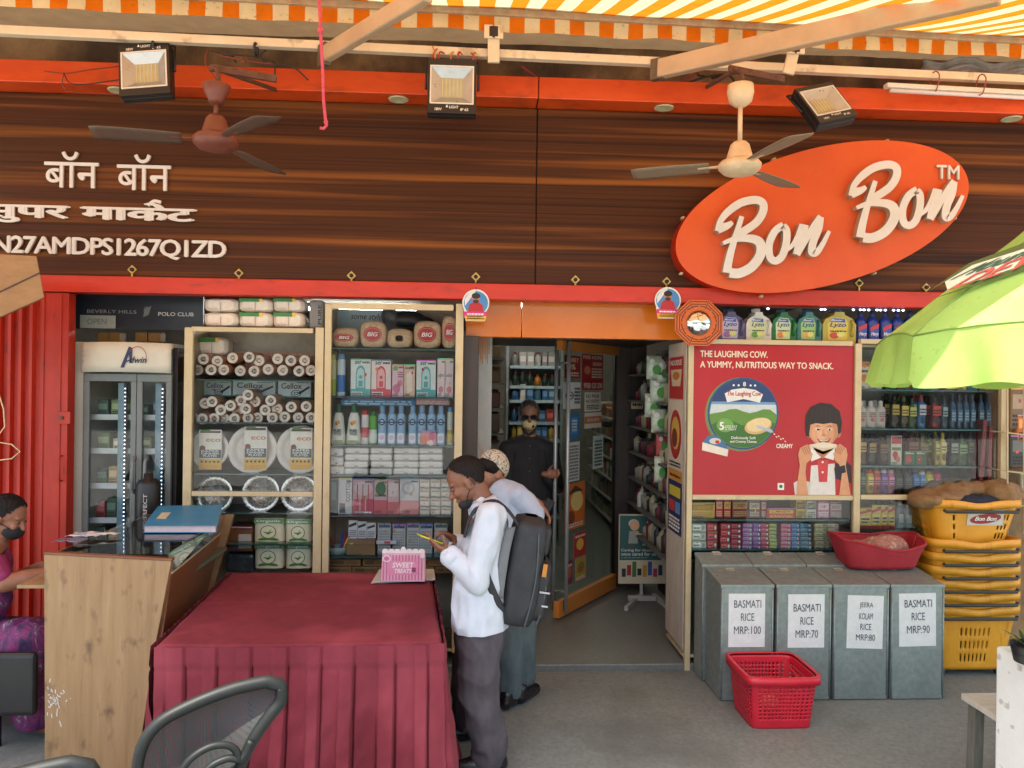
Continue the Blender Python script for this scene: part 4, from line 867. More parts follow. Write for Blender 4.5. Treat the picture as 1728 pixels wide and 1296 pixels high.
for i in range(3): carton_item('leaflet', 'white leaflet with black print standing in the brown open carton', 'leaflet', ZB(130 + 42 * i, 1020 + 6 * i, 170 + 42 * i, 1104), .10 + .01 * i, .004, C(212, 208, 202), lambda a: (a.poly([(.05, .6), (.9, .75), (.9, .9), (.05, .75)], K_), a.marks(.1, .1, .9, .5, C(120, 116, 112), 4, 3)), 'leaflets in the brown carton', bevel=0)
for i, x in enumerate((262, 330, 394, 452, 520)):
    carton_item('white_packet', 'white hanging packet with grey print on the lowest glass shelf', 'packet', ZB(x, 1034 + (i % 2) * 4, x + 60, 1178), .12 + .01 * i, .03, C(186, 184, 178), lambda a: (a.rect(.08, .86, .92, .95, C(80, 86, 110)), a.marks(.1, .2, .9, .8, C(150, 148, 144), 7, 5), a.disc(.5, .96, .06, .02, K_)), 'white packets on the lowest shelf', bevel=.006)
carton_item('toothbrush', 'white toothbrush with red mark lying across the white packets', 'toothbrush', ZB(256, 1113, 348, 1130), .07, .02, C(220, 206, 206), lambda a: a.rect(.4, .2, .7, .8, C(200, 60, 70)), bevel=.004)
for i, r in enumerate(((34, 1198, 188, 1228), (192, 1196, 300, 1230), (302, 1196, 420, 1230), (424, 1196, 560, 1230), (34, 1232, 142, 1262), (146, 1232, 262, 1262), (264, 1232, 420, 1262), (424, 1232, 520, 1262), (524, 1232, 606, 1262))):
    carton_item('brown_box', 'brown printed carton stacked in the bottom of the soap cabinet behind the maroon table', 'box', ZB(*r), .09, .2, ramp_mat('ochre_carton', [(.3, (132, 92, 52)), (.7, (150, 106, 62))], 6, (1, 1, 1), .8) if 'ochre_carton' not in MATS else MATS['ochre_carton'], lambda a: (a.rect(.1, .25, .5, .7, C(96, 60, 36)), a.marks(.55, .3, .92, .7, C(96, 60, 36), 2, 7)), 'brown cartons in the cabinet bottom')
# ================================================================== fridge
ft = thing('glass_door_fridge', 'cream and grey two door display fridge with LED strips behind the counter', 'fridge', (U(210, 700, .15).x, .3, STEP))
FY = .12; fx0, fx1 = U(120, 700, FY).x, U(297, 700, FY).x; fz0, fz1 = STEP, zpx(210, 578, FY)
FW = mat('fridge_cream', (206, 202, 186), .4, var=.06, scale=5); FG = mat('fridge_grey', (112, 118, 116), .45, var=.08)
hz = zpx(220, 628, FY)
mb = MB(); mb.box(fx0, fx0 + .075, FY, FY + .6, fz0, fz1, FW); mb.build('side_panel', ft, bevel=.006)
mb = MB(); mb.box(fx1 - .03, fx1, FY + .02, FY + .6, fz0, fz1 - .03, K_); mb.build('side_panel', ft)
mb = MB(); mb.box(fx0 + .08, fx1 - .035, FY + .55, FY + .6, fz0, fz1 - .01, C(176, 186, 184)); mb.build('back_panel', ft)
mb = MB(); mb.box(fx0 + .08, fx1 - .03, FY + .01, FY + .55, fz1 - .04, fz1 - .002, FW); mb.build('roof_panel', ft)
mb = MB(); hx0, hx1 = fx0 + .08, U(293, 600, FY).x
mb.grid(lambda u, v: Vector((hx0 + (hx1 - hx0) * u, FY - .015 - .06 * math.sin(math.pi * (.12 + .76 * u)), hz + (fz1 - hz) * v - .02 * (u - .5) ** 2)), 24, 3, FW)
hd = mb.build('header_panel', ft, solid=.012)
a = Art((hx0, FY - .085, hz), (hx1 - hx0, 0, 0), (0, 0, fz1 - hz)); NAVY = C(40, 52, 88)
a.text('dwin', .57, .30, .76, .52, NAVY, .02, .3); a.poly([(.47, .15), (.51, .14), (.59, .82), (.56, .85)], NAVY); a.poly([(.555, .85), (.60, .80), (.595, .3), (.57, .3)], NAVY); a.poly([(.505, .33), (.58, .43), (.58, .38), (.515, .3)], NAVY)
for k in range(14):
    t0, t1 = R(150 - k * 13), R(150 - (k + 1) * 13); g = lambda t, r: (.66 + .1 * r * math.cos(t), .52 + .34 * r * math.sin(t))
    a.poly([g(t0, 1), g(t1, 1), g(t1, .93), g(t0, .93)], C(150, 60, 70), 12)
a.marks(.05, .3, .09, .8, C(150, 146, 132), 3, 2); a.build('logo_print', hd)
dz0, dz1 = .17, hz - .012
def fdoor(px0, px1, name):
    x0, x1 = U(px0, 760, FY).x, U(px1, 760, FY).x; f = .035
    mb = MB()
    for r in ((x0, x1, dz1 - .05, dz1), (x0, x1, dz0, dz0 + .06), (x0, x0 + f, dz0 + .06, dz1 - .05), (x1 - f, x1, dz0 + .06, dz1 - .05)): mb.box(r[0], r[1], FY - .03, FY, r[2], r[3], FG)
    d = mb.build('door', ft, bevel=.003)
    mb = MB(); mb.add([(x0 + f, FY - .012, dz0 + .06), (x1 - f, FY - .012, dz0 + .06), (x1 - f, FY - .012, dz1 - .05), (x0 + f, FY - .012, dz1 - .05)], [(0, 1, 2, 3)], GLASS); mb.build('pane', d)
    return x0, x1, d
d0 = fdoor(144, 232, 'left'); d1 = fdoor(233, 291, 'right')
LEDM = mat('led_white', (200, 230, 255), .3, var=0, emit=1.6)
STRIP = mat('led_strip_body', (120, 150, 160), .3)
for px in (210, 273):
    x = U(px, 760, FY + .03).x; mb = MB(); mb.box(x - .045, x - .008, FY + .03, FY + .04, dz0 + .08, dz1 - .06, STRIP); mb.box(x - .008, x + .012, FY + .03, FY + .036, dz0 + .08, dz1 - .06, K_); s = mb.build('led_strip', ft)
    mb = MB(); z = dz0 + .1
    while z < dz1 - .08: mb.box(x - .0025, x + .004, FY + .026, FY + .0299, z, z + .007, LEDM); z += .0265
    o = mb.build('led_row', s); o['kind'] = 'stuff'
for px in (222, 243):
    x = U(px + 3, 790, FY - .05).x; z0, z1 = zpx(230, 830, FY), zpx(230, 770, FY); mb = MB()
    mb.tube([(x, FY - .03, z0), (x, FY - .065, z0 + .03), (x, FY - .07, (z0 + z1) / 2), (x, FY - .065, z1 - .03), (x, FY - .03, z1)], .011, C(120, 124, 122), 8); mb.build('handle', d0[2] if px == 222 else d1[2])
rn = random.Random(11)
for k, py in enumerate((700, 755, 812, 868, 915)):
    z = zpx(190, py, FY + .25); mb = MB(); mb.box(fx0 + .09, fx1 - .04, FY + .06, FY + .54, z - .01, z, C(150, 158, 156)); mb.box(fx0 + .09, fx1 - .04, FY + .055, FY + .06, z - .025, z + .012, C(206, 212, 208)); mb.build('shelf', ft)
    x = fx0 + .12; j = 0
    while x < fx1 - .14:
        wd = rn.uniform(.05, .1); hh = rn.uniform(.07, .14); cc = rn.choice(((190, 180, 150), (110, 130, 80), (150, 60, 60), (90, 110, 120), (170, 140, 90), (200, 196, 186), (60, 90, 70)))
        mb = MB(); mb.box(x, x + wd, FY + .1, FY + .2, z + .001, z + hh, C(*cc)); o = solo(mb, 'food_packet', 'small food packet chilled on a shelf inside the two door fridge', 'food packet', 'packets inside the fridge', bevel=.008)
        a = face_art(x, x + wd, z, z + hh, FY + .1); a.rect(.1, .4, .9, .75, C(*[min(240, v + 50) for v in cc])); a.marks(.15, .1, .85, .35, C(*[v // 2 for v in cc]), 2, j); a.build('printed_label', o); x += wd + rn.uniform(.004, .03); j += 1
# black canister by the fridge doors
c = U(250, 872, FY - .12); cz = zpx(250, 880, FY - .12)
t = solo(MB().lathe([(0, 0), (.07, 0), (.075, .01), (.075, .26), (.06, .29), (.03, .3), (.03, .33), (0, .33)], (c.x, FY - .12, .96), BLACKP, 24), 'canister', 'tall black canister with white upright lettering in front of the fridge doors', 'canister')
a = Art((c.x - .02, FY - .2, .98), (.05, 0, 0), (0, 0, .2)); a.text('PERFECT', .4, 0, .9, .95, C(176, 176, 170), .02, rot=True); a.build('lettering', t)
# club poster strip over the fridge
x0, x1, z0, z1 = rect(124, 498, 342, 556, .2)
t = carton_item('club_poster', 'dark banner with white club lettering above the display fridge', 'banner', (112, 498, 343, 556), .2, .02, mat('banner_black', (30, 38, 46), .3, var=.3, scale=3), lambda a: (a.text('BEVERLY HILLS', .15, .46, .51, .56, C(120, 124, 126), .01), a.text('POLO CLUB', .67, .41, .93, .52, C(190, 190, 186), .01), a.disc(.585, .55, .022, .13, C(84, 88, 90)), a.poly([(.56, .36), (.6, .44), (.62, .7), (.57, .6)], C(100, 104, 104))), bevel=0)
carton_item('sign_card', 'faded grey card with smudged lettering stuck on the club banner', 'card', (135, 532, 195, 554), .19, .004, C(130, 138, 130), lambda a: a.text('OPEN', .2, .3, .75, .75, C(90, 98, 92), .01), bevel=0)
for i, px in enumerate((165, 182, 228, 250)):
    carton_item('small_carton', 'small ochre carton lying in the shadow on top of the fridge', 'carton', (px, 561, px + 20, 577), .3, .1, C(150, 110, 50), None, 'cartons on the fridge top')
# ================================================================== doorway
OR2 = ramp_mat('orange_header', [(.3, (206, 108, 28)), (.7, (220, 124, 36))], 2, (1, 1, 1), .22, coat=.5)
t = thing('entrance_header', 'glossy orange header panel over the shop entrance', 'header', (U(960, 540, .16).x, .16, zpx(960, 572, .16)))
x0, x1, z0, z1 = rect(786, 514, 1152, 571, .16); xm = U(880, 540, .16).x
mb = MB(); mb.box(x0, xm - .003, .14, .3, z0, z1 + .08, OR2); mb.build('header_panel', t, bevel=.004)
mb = MB(); mb.box(xm + .003, x1, .14, .3, z0, z1 + .08, OR2); mb.build('header_panel', t, bevel=.004)
mb = MB(); mb.box(x0, x1 + .05, .31, 1.95, z0 + .03, z0 + .06, DARKWOOD); mb.build('soffit_panel', t)
# side walls of the porch
mb = MB(); xa, xb = bx1 + .004, U(806, 700, .1).x; mb.box(xa, xb, .06, .44, STEP, z0, DARKWOOD); solo(mb, 'wood_partition', 'dark wood partition between the soap cabinet and the white door jamb', 'partition', bevel=.004)
WJ = ramp_mat('white_jamb', [(.3, (158, 160, 154)), (.7, (182, 184, 178))], 4, (1, 1, .4), .5, second=(6, (3, 3, .4), .6, .7, (180, 120, 60), .6))
xw0, xw1 = U(806, 700, .5).x, U(829, 700, .5).x
t = thing('door_jamb', 'pale upright door jamb with orange streaks beside the dark panel', 'jamb', (xw0, .5, STEP))
mb = MB(); mb.box(xw0, xw1, .45, .56, STEP, z0 + .03, WJ); mb.build('post', t, bevel=.004)
mb = MB(); mb.box(xw0 + .02, xw0 + .03, .56, 1.9, STEP, z0 + .03, WJ); mb.build('side_panel', t)
mb = MB()
for k in range(7): px = 808 + k * 2.8; q = rect(px, 570, px + 1.6, 598 + 8 * ((k * 7) % 3), .448); mb.box(q[0], q[1], .447, .4495, q[2], q[3], C(196, 120, 40))
mb.build('paint_streak', t)['kind'] = 'stuff'
dw0, dw1 = U(1034, 780, 1.95).x, U(1087, 780, 1.95).x
mb = MB(); mb.box(dw0, dw1, 1.9, 2.0, STEP, z0 + .1, DARKWOOD); mb.box((dw0 + dw1) / 2 - .006, (dw0 + dw1) / 2 + .006, 1.894, 1.9, STEP, z0 + .1, K_)
t = solo(mb, 'wood_partition', 'dark brown wall partition at the hinge side of the open glass door', 'panel')
q = rect(1065, 676, 1085, 690, 1.89); mb = MB(); mb.box(q[0], q[1], 1.882, 1.89, q[2], q[3], C(206, 186, 150)); pl = mb.build('name_plate', t)
a = face_art(q[0], q[1], q[2], q[3], 1.881); a.marks(.1, .35, .9, .7, K_, 1, 2, .9); a.build('lettering', pl)
# open glass door
Zd0, Zd1 = STEP + .012, zpx(985, 573, 1.2)
pF = UZ(938, 1046, STEP); pB = UZ(1036, 994, STEP)
dd = (pB - pF); dd.z = 0; LD = dd.length; dd.normalize(); dn = Vector((dd.y, -dd.x, 0))     # dn looks to the street side
if dn.y > 0: dn = -dn
door = thing('glass_door', 'open glass entrance door with orange rails and long steel handles', 'door', (pB.x, pB.y, STEP))
OR3 = ramp_mat('door_rail_orange', [(.3, (196, 120, 50)), (.7, (214, 138, 64))], 3, (1, 1, 1), .35)
def dbox(mb, s0, s1, n0, n1, z0, z1, m):
    P = lambda s, n_, z: Vector((pF.x, pF.y, 0)) + dd * s + dn * n_ + Vector((0, 0, z))
    mb.hexa([P(s0, n0, z0), P(s1, n0, z0), P(s1, n1, z0), P(s0, n1, z0), P(s0, n0, z1), P(s1, n0, z1), P(s1, n1, z1), P(s0, n1, z1)], m)
mb = MB(); dbox(mb, 0, LD, -.025, .025, Zd0, Zd0 + .13, OR3); mb.build('bottom_rail', door, bevel=.004)
mb = MB(); dbox(mb, 0, LD, -.025, .025, Zd1 - .1, Zd1, OR3); mb.build('top_rail', door, bevel=.004)
mb = MB(); P = lambda s, n_, z: Vector((pF.x, pF.y, 0)) + dd * s + dn * n_ + Vector((0, 0, z))
mb.add([P(.0, 0, Zd0 + .13), P(LD, 0, Zd0 + .13), P(LD, 0, Zd1 - .1), P(.0, 0, Zd1 - .1)], [(0, 1, 2, 3)], GLASSD); mb.build('pane', door)
for n_ in (.055, -.055):
    mb = MB(); mb.tube([P(.06, n_, Zd0 + .05), P(.06, n_, Zd1 - .03)], .0155, ALU, 12)
    for z in (Zd0 + .2, Zd1 - .2): mb.tube([P(.06, 0, z), P(.06, n_, z)], .008, ALU, 8)
    mb.build('handle', door)
# notices stuck to the door: each a paper of its own
CREAMP = C(214, 206, 190)
def notice(label, px0, py0, px1, py1, m, art, cat='notice', rot=0):
    # find s,z along the door plane by ray
    def hit(px, py):
        d = ray(px, py); k = (Vector((pF.x, pF.y, 0)) - CAM).dot(dn) / d.dot(dn); q = CAM + d * k; return (q - Vector((pF.x, pF.y, 0))).dot(dd), q.z
    sa, za = hit(px0, (py0 + py1) / 2); sb, _ = hit(px1, (py0 + py1) / 2); _, z1 = hit((px0 + px1) / 2, py0); _, z0 = hit((px0 + px1) / 2, py1)
    mb = MB(); q = [P(sa, .004, z0), P(sb, .004, z0), P(sb, .004, z1), P(sa, .004, z1)]; mb.add(q, [(0, 1, 2, 3)], m); mb.add([v - dn * .002 for v in q], [(3, 2, 1, 0)], CREAMP)
    o = solo(mb, 'door_notice', label, cat, origin=q[0], fix=False)
    a = Art(q[0], q[1] - q[0], q[3] - q[0], .0006, dn); art(a); a.build('printed_text', o)
NR = C(150, 36, 34)
notice('red notice reading SORRY on the upper left of the glass door', 952, 600, 978, 638, NR, lambda a: (a.text('SORRY', .1, .7, .9, .9, CREAMP, .02), a.text('10%', .1, .38, .7, .62, CREAMP, .03), a.marks(.1, .08, .9, .3, CREAMP, 2, 3)))
notice('large red free delivery notice at the top of the glass door', 981, 598, 1017, 658, NR, lambda a: (a.text('FREE HOME', .06, .86, .94, .96, CREAMP, .02), a.text('DELIVERY', .5, .68, .95, .78, CREAMP, .02), a.marks(.45, .34, .95, .64, CREAMP, 4, 2), a.disc(.25, .55, .15, .12, C(196, 120, 100)), a.text('9920 123 230', .08, .05, .94, .2, CREAMP, .03)))
notice('white no entry notice with round symbol on the glass door', 950, 645, 979, 690, C(206, 210, 208), lambda a: (a.disc(.35, .5, .24, .16, K_), a.disc(.35, .5, .18, .12, C(206, 210, 208)), a.rect(.2, .47, .5, .53, K_), a.marks(.62, .2, .95, .85, K_, 5, 4)))
notice('white printed sheet under the large red notice on the door', 986, 662, 1013, 694, CREAMP, lambda a: (a.text('NO MASK', .08, .7, .92, .9, K_, .01), a.text('NO ENTRY', .08, .45, .92, .62, K_, .01), a.marks(.1, .1, .9, .38, K_, 3, 4)))
notice('white sheet with orange band in the middle of the glass door', 986, 696, 1014, 722, CREAMP, lambda a: (a.rect(0, .3, 1, .75, C(190, 110, 50)), a.text('BON BON', .15, .42, .85, .64, CREAMP, .03)))
notice('narrow blue sticker beside the steel handle on the door', 960, 698, 977, 740, C(50, 110, 160), lambda a: (a.rect(.2, .2, .8, .85, C(70, 140, 190)), a.marks(.25, .3, .75, .8, CREAMP, 4, 3)))
notice('pale green sheet taped near the door hinge side', 1000, 735, 1017, 790, C(190, 206, 196), lambda a: a.marks(.15, .08, .9, .9, K_, 8, 5))
notice('tall white list hanging beside the door handle', 958, 746, 977, 812, C(196, 200, 198), lambda a: a.marks(.1, .05, .9, .95, C(90, 96, 96), 11, 6))
notice('orange poster low on the glass door behind the handles', 952, 815, 986, 892, C(196, 104, 40), lambda a: (a.disc(.6, .6, .3, .22, C(214, 190, 120)), a.disc(.3, .25, .2, .16, C(120, 60, 40)), a.poly([(.1, .75), (.5, .95), (.9, .8), (.5, .8)], C(70, 60, 40)), a.marks(.1, .05, .9, .15, CREAMP, 2, 2)))
notice('small red poster with yellow plate low on the glass door', 968, 898, 988, 938, C(176, 44, 40), lambda a: (a.disc(.5, .5, .3, .25, C(214, 180, 80)), a.marks(.1, .8, .9, .95, CREAMP, 1, 2)))
notice('small ochre poster lowest on the glass door', 970, 940, 988, 978, C(176, 140, 60), lambda a: (a.disc(.5, .55, .34, .25, C(96, 130, 60)), a.disc(.5, .5, .2, .14, C(196, 70, 50)), a.marks(.1, .05, .9, .2, CREAMP, 2, 2)))
notice('narrow maroon poster low beside the door handle', 954, 946, 965, 986, C(120, 40, 70), lambda a: (a.disc(.5, .5, .34, .25, C(170, 100, 60)), a.marks(.1, .75, .9, .9, CREAMP, 1, 2)))
# ------------------------------------------------------------------ inside the shop
SHM = mat('shop_shelving', (150, 158, 160), .5); rn = random.Random(5)
t = thing('back_shelving', 'pale shelving of dark bottles and packets deep inside behind the doorman', 'shelving', (.75, 4.2, STEP))
shx0, shx1 = U(856, 650, 4.0).x, U(946, 650, 4.0).x
for px in (854, 946):
    x = U(px, 650, 4.0).x; mb = MB(); mb.box(x, x + .03, 4.0, 4.35, STEP, 2.5, SHM); mb.build('upright', t)
mb = MB(); mb.box(shx0, shx1, 4.35, 4.37, STEP, 2.5, C(130, 136, 136)); mb.build('back_panel', t)
for k, py in enumerate((617, 651, 675, 712, 742, 790, 830, 870)):
    z = zpx(900, py, 4.0); mb = MB(); mb.box(shx0 + .03, shx1, 4.0, 4.34, z - .035, z, C(176, 206, 214)); mb.build('shelf', t)
    x = shx0 + .06; j = 0; pal = (((190, 190, 186), (150, 150, 150)), ((40, 60, 50), (60, 40, 34), (190, 120, 40)), ((60, 110, 160), (90, 140, 170), (200, 200, 196)), ((70, 110, 150), (160, 60, 50)), ((160, 60, 50), (196, 160, 70), (60, 110, 160)))[min(k, 4)]
    while x < shx1 - .09:
        wd = rn.uniform(.055, .085); hh = rn.uniform(.13, .19) if k else .16; cc = rn.choice(pal)
        if k == 1 or j % 3 == 0:
            mb = MB(); mb.lathe([(wd / 2, 0), (wd / 2, hh * .65), (wd * .2, hh * .8), (wd * .18, hh), (0, hh)], (x + wd / 2, 4.08, z + .001), C(*cc), 10)
            o = solo(mb, 'small_bottle', 'small bottle on the pale shelving deep inside the shop', 'bottle', 'bottles on the back shelving')
            mb = MB(); mb.lathe([(wd * .21, hh * .86), (wd * .21, hh * 1.02), (0, hh * 1.02)], (x + wd / 2, 4.08, z), C(170, 60, 40), 8); mb.build('cap', o)
        else:
            mb = MB(); mb.box(x, x + wd, 4.03, 4.15, z + .001, z + hh, C(*cc)); o = solo(mb, 'small_packet', 'small packet on the pale shelving deep inside the shop', 'packet', 'packets on the back shelving')
            a = face_art(x, x + wd, z, z + hh, 4.03); a.rect(.1, .3, .9, .7, C(*[min(236, v + 60) for v in cc])); a.build('printed_label', o)
        x += wd + .012; j += 1
t = thing('side_shelving', 'dim side shelving packed with small goods left of the doorman', 'shelving', (U(842, 700, 2.4).x, 2.4, STEP))
sx0, sx1 = U(826, 700, 2.2).x, U(853, 700, 2.6).x
mb = MB(); mb.box(sx0 - .4, sx0 - .38, 1.95, 3.9, STEP, 2.4, DARK); mb.build('back_panel', t)
for k in range(9):
    z = .3 + k * .23; mb = MB(); mb.box(sx0 - .38, sx1 - .04, 1.95, 3.9, z - .02, z, C(120, 118, 110)); mb.build('shelf', t)
    y = 1.97
    while y < 2.9:
        hh = rn.uniform(.1, .18); wd = rn.uniform(.08, .14); cc = rn.choice(((120, 90, 60), (60, 60, 56), (150, 120, 70), (110, 60, 46), (170, 160, 140)))
        mb = MB(); mb.box(sx0 - .25, sx1 - .06 - rn.uniform(0, .03), y, y + wd, z + .001, z + hh, C(*cc)); o = solo(mb, 'small_packet', 'small brown or grey packet on the dim side shelving inside', 'packet', 'packets on the side shelving', bevel=.01)
        y += wd + .02
t = thing('gondola_shelving', 'long low lit shelving run seen through the glass door', 'shelving', (2.0, 3.5, STEP))
mb = MB(); mb.box(2.1, 2.14, 2.2, 6.5, STEP, 1.75, C(140, 140, 132)); mb.build('back_panel', t)
for k in range(6):
    z = .18 + k * .26; mb = MB(); mb.box(1.78, 2.1, 2.2, 6.5, z - .02, z, C(160, 160, 152)); mb.build('shelf', t)
    y = 2.22
    while y < 6.3:
        hh = rn.uniform(.1, .2); wd = rn.uniform(.12, .2); cc = rn.choice(((150, 140, 120), (96, 90, 80), (140, 120, 80), (120, 70, 56), (180, 176, 166), (80, 96, 90)))
        mb = MB(); mb.box(1.8 + rn.uniform(0, .02), 2.08, y, y + wd, z + .001, z + hh, C(*cc)); solo(mb, 'shelf_goods', 'dull packet on the long shelving run behind the glass door', 'packet', 'packets on the long shelving run', bevel=.01)
        y += wd + .015
TUBE = mat('shop_tube_glow', (255, 246, 232), .3, var=0, emit=20)
for i, (x, y) in enumerate(((.6, 2.6), (1.5, 4.6), (-1.2, 3.4))):
    t = thing('ceiling_tube', 'lit white tube light on the ceiling inside the shop', 'lamp', (x, y, 2.70), 'ceiling tubes inside the shop')
    mb = MB(); mb.box(x - .6, x + .6, y - .03, y + .03, 2.71, 2.749, C(220, 220, 214)); mb.build('batten', t)
    mb = MB(); mb.tube([(x - .58, y, 2.69), (x + .58, y, 2.69)], .016, TUBE, 10); mb.build('tube', t)
# hanging goods and racks at the right of the porch
rx0, rx1 = U(1090, 700, 1.2).x, U(1130, 700, 1.0).x
t = thing('goods_rack', 'dark rack of small goods along the right side of the porch', 'rack', (rx1, 1.2, STEP))
mb = MB(); mb.box(rx1 + .14, rx1 + .18, .5, 1.88, STEP, z0, DARK); mb.build('back_panel', t)
for k in range(7):
    z = .62 + k * .23; mb = MB(); mb.box(rx1 - .16, rx1 + .14, .55, 1.88, z - .015, z, C(90, 90, 86)); mb.build('shelf', t)
    y = .6
    while y < 1.75:
        hh = rn.uniform(.1, .18); wd = rn.uniform(.07, .12); cc = rn.choice(((150, 150, 140), (60, 80, 70), (130, 40, 50), (50, 50, 54), (170, 160, 130), (110, 50, 60)))
        mb = MB(); mb.lathe([(wd * .4, 0), (wd * .42, hh * .7), (wd * .15, hh * .85), (wd * .14, hh), (0, hh)], (rx1 - .08, y + wd / 2, z + .001), C(*cc), 10); o = solo(mb, 'small_bottle', 'small bottle on the dark rack at the right of the porch', 'bottle', 'bottles on the porch rack')
        mb = MB(); mb.lathe([(wd * .18, hh * .9), (wd * .18, hh * 1.03), (0, hh * 1.03)], (rx1 - .08, y + wd / 2, z), C(60, 60, 60), 8); mb.build('cap', o)
        y += wd + .01
HW, HG = mat('hanging_pack_white', (186, 200, 180), .3, var=.3, scale=20), C(80, 150, 70)
for i, (px, py, w_, h_) in enumerate(((1104, 600, 26, 40), (1112, 636, 30, 44), (1100, 664, 24, 40), (1118, 606, 20, 40), (1112, 690, 26, 40), (1118, 730, 22, 40), (1114, 770, 20, 44))):
    x0, x1, z0_, z1_ = rect(px - w_ / 2, py, px + w_ / 2, py + h_, .75 + .05 * (i % 3)); Yh = .75 + .05 * (i % 3); mb = MB()
    mb.grid(lambda u, v: Vector((x0 + (x1 - x0) * u, Yh - .03 * math.sin(math.pi * u) * math.sin(math.pi * v) + .01 * noise.noise(Vector((u * 6, v * 6, i))), z0_ + (z1_ - z0_) * v)), 8, 8, HW if i != 5 else C(190, 90, 90)); 
    o = solo(mb, 'hanging_pack', ('white and green pack' if i != 5 else 'reddish pack') + ' hanging in the porch, ' + ('topmost near the glass door', 'large second one', 'leftmost in the third place', 'topmost nearest the poster', 'fifth from the top', 'below the green ones', 'lowest of the string')[i], 'packet', solid=.004)
    a = face_art(x0, x1, z0_, z1_, Yh - .034); a.disc(.6, .4, .28, .2, HG); a.disc(.3, .75, .16, .1, W_); a.build('printed_label', o)
# sanitiser bottle and care poster stand
pY = 1.45; x0, x1, z0_, z1_ = rect(1044, 868, 1124, 985, pY)
t = thing('poster_stand', 'standing green care poster with two elderly cartoon figures in the porch', 'poster stand', ((x0 + x1) / 2, pY, STEP))
GRN = C(48, 92, 88); mb = MB(); mb.box(x0, x1, pY, pY + .015, z0_, z1_, C(196, 186, 160)); bd = mb.build('board', t)
a = face_art(x0, x1, z0_, z1_, pY); a.rect(.02, .34, .98, .98, GRN, 1); SK = C(214, 170, 130)
a.disc(.33, .84, .10, .075, SK, 3); a.disc(.31, .87, .11, .06, C(196, 196, 190), 2); a.poly([(.2, .58), (.4, .58), (.42, .76), (.22, .76)], C(150, 160, 150), 2); a.poly([(.36, .7), (.52, .68), (.52, .71), (.36, .74)], SK, 3); a.rect(.22, .5, .3, .58, C(90, 80, 70), 2)
a.disc(.7, .81, .1, .075, SK, 3); a.disc(.7, .84, .15, .09, C(206, 206, 200), 2); a.poly([(.56, .56), (.88, .56), (.82, .74), (.6, .74)], C(190, 110, 60), 2); a.poly([(.5, .55), (.92, .55), (.92, .58), (.5, .58)], C(200, 180, 130), 4)
a.text('Caring for those who', .05, .455, .93, .505, W_, .01, layer=5); a.text('once cared for us', .05, .405, .78, .455, W_, .01, layer=5); a.marks(.05, .37, .6, .385, C(150, 176, 170), 1, 3)
for k, c_ in enumerate(((40, 44, 60), (150, 40, 44), (60, 110, 60), (36, 36, 40), (180, 140, 40), (60, 80, 150), (170, 60, 90), (36, 60, 80))): a.rect(.07 + k * .11, .1 + .02 * (k % 2), .155 + k * .11, .22 + .05 * (k % 3), C(*c_), 6)
a.build('printed_picture', bd)
mb = MB()
for px in (1062, 1108):
    f0, f1 = UZ(px - (14 if px > 1080 else -10), 998, STEP), UZ(px + (14 if px > 1080 else -12), 1022, STEP); mb = MB(); mb.bar(Vector((f0.x, pY + .12, STEP + .02)), Vector((f1.x, pY - .28, STEP + .02)), .03, .035, C(180, 180, 172)); mb.build('foot', t)
mb = MB(); mb.box((x0 + x1) / 2 - .12, (x0 + x1) / 2 + .12, pY - .02, pY + .02, STEP + .01, STEP + .05, C(170, 170, 164)); mb.box((x0 + x1) / 2 - .012, (x0 + x1) / 2 + .012, pY + .02, pY + .04, STEP + .02, z1_, C(170, 170, 164)); mb.build('pole', t)
mb = MB(); mb.box((x0 + x1) / 2 - .06, (x0 + x1) / 2 + .06, pY + .0, pY + .12, z1_ + .03, z1_ + .05, K_); mb.box((x0 + x1) / 2 - .02, (x0 + x1) / 2 + .02, pY + .04, pY + .08, z1_ + .0, z1_ + .03, K_); mb.build('tray', t)
c = U(1084, 840, pY + .05); mb = MB(); zb_ = z1_ + .051; mb.lathe([(0, 0), (.04, 0), (.042, .01), (.042, .1), (.03, .13), (.015, .14), (.015, .16), (0, .16)], (c.x, pY + .06, zb_), C(206, 210, 204), 16)
o = solo(mb, 'sanitiser_bottle', 'white pump bottle of sanitiser on top of the care poster stand', 'bottle')
mb = MB(); mb.tube([(c.x, pY + .06, zb_ + .155), (c.x, pY + .06, zb_ + .2), (c.x + .03, pY + .03, zb_ + .205)], .007, W_, 8); mb.build('pump', o)
mb = MB(); mb.box(c.x - .022, c.x + .022, pY + .013, pY + .0165, zb_ + .02, zb_ + .09, C(90, 120, 150)); mb.build('printed_label', o)
# ================================================================== right hand cabinet
rX0, rX1, rX2 = U(1157, 760, 0).x, U(1447, 760, 0).x, U(1692, 760, 0).x
zR_t = zpx(1300, 578)
SPW = ramp_mat('scuffed_white_panel', [(.3, (186, 176, 160)), (.7, (206, 196, 180))], 5, (1, 1, .5), .5, second=(8, (1, 3, .7), .58, .7, (150, 132, 112), .6))
t = thing('snack_cabinet', 'cream framed glass cabinet carrying the red cheese poster and bottles', 'cabinet', ((rX0 + rX2) / 2, .2, .1))
xL = U(1129, 800, .42).x
mb = MB(); mb.hexa([(rX0 - .004, .0, .13), (rX0, .0, .13), (rX0, .46, .13), (rX0 - .004, .46, .13), (rX0 - .004, .0, 2.2), (rX0, .0, 2.2), (rX0, .46, 2.2), (rX0 - .004, .46, 2.2)], SPW); sp_ = mb.build('side_panel', t)
mb = MB(); mb.box(rX0 + .03, rX2, .42, .44, .1, zR_t, mat('right_backing', (150, 150, 140), .7)); mb.build('back_panel', t)
mb = MB(); mb.box(rX0, rX2, .0, .44, .08, .1, CF); mb.build('base', t)
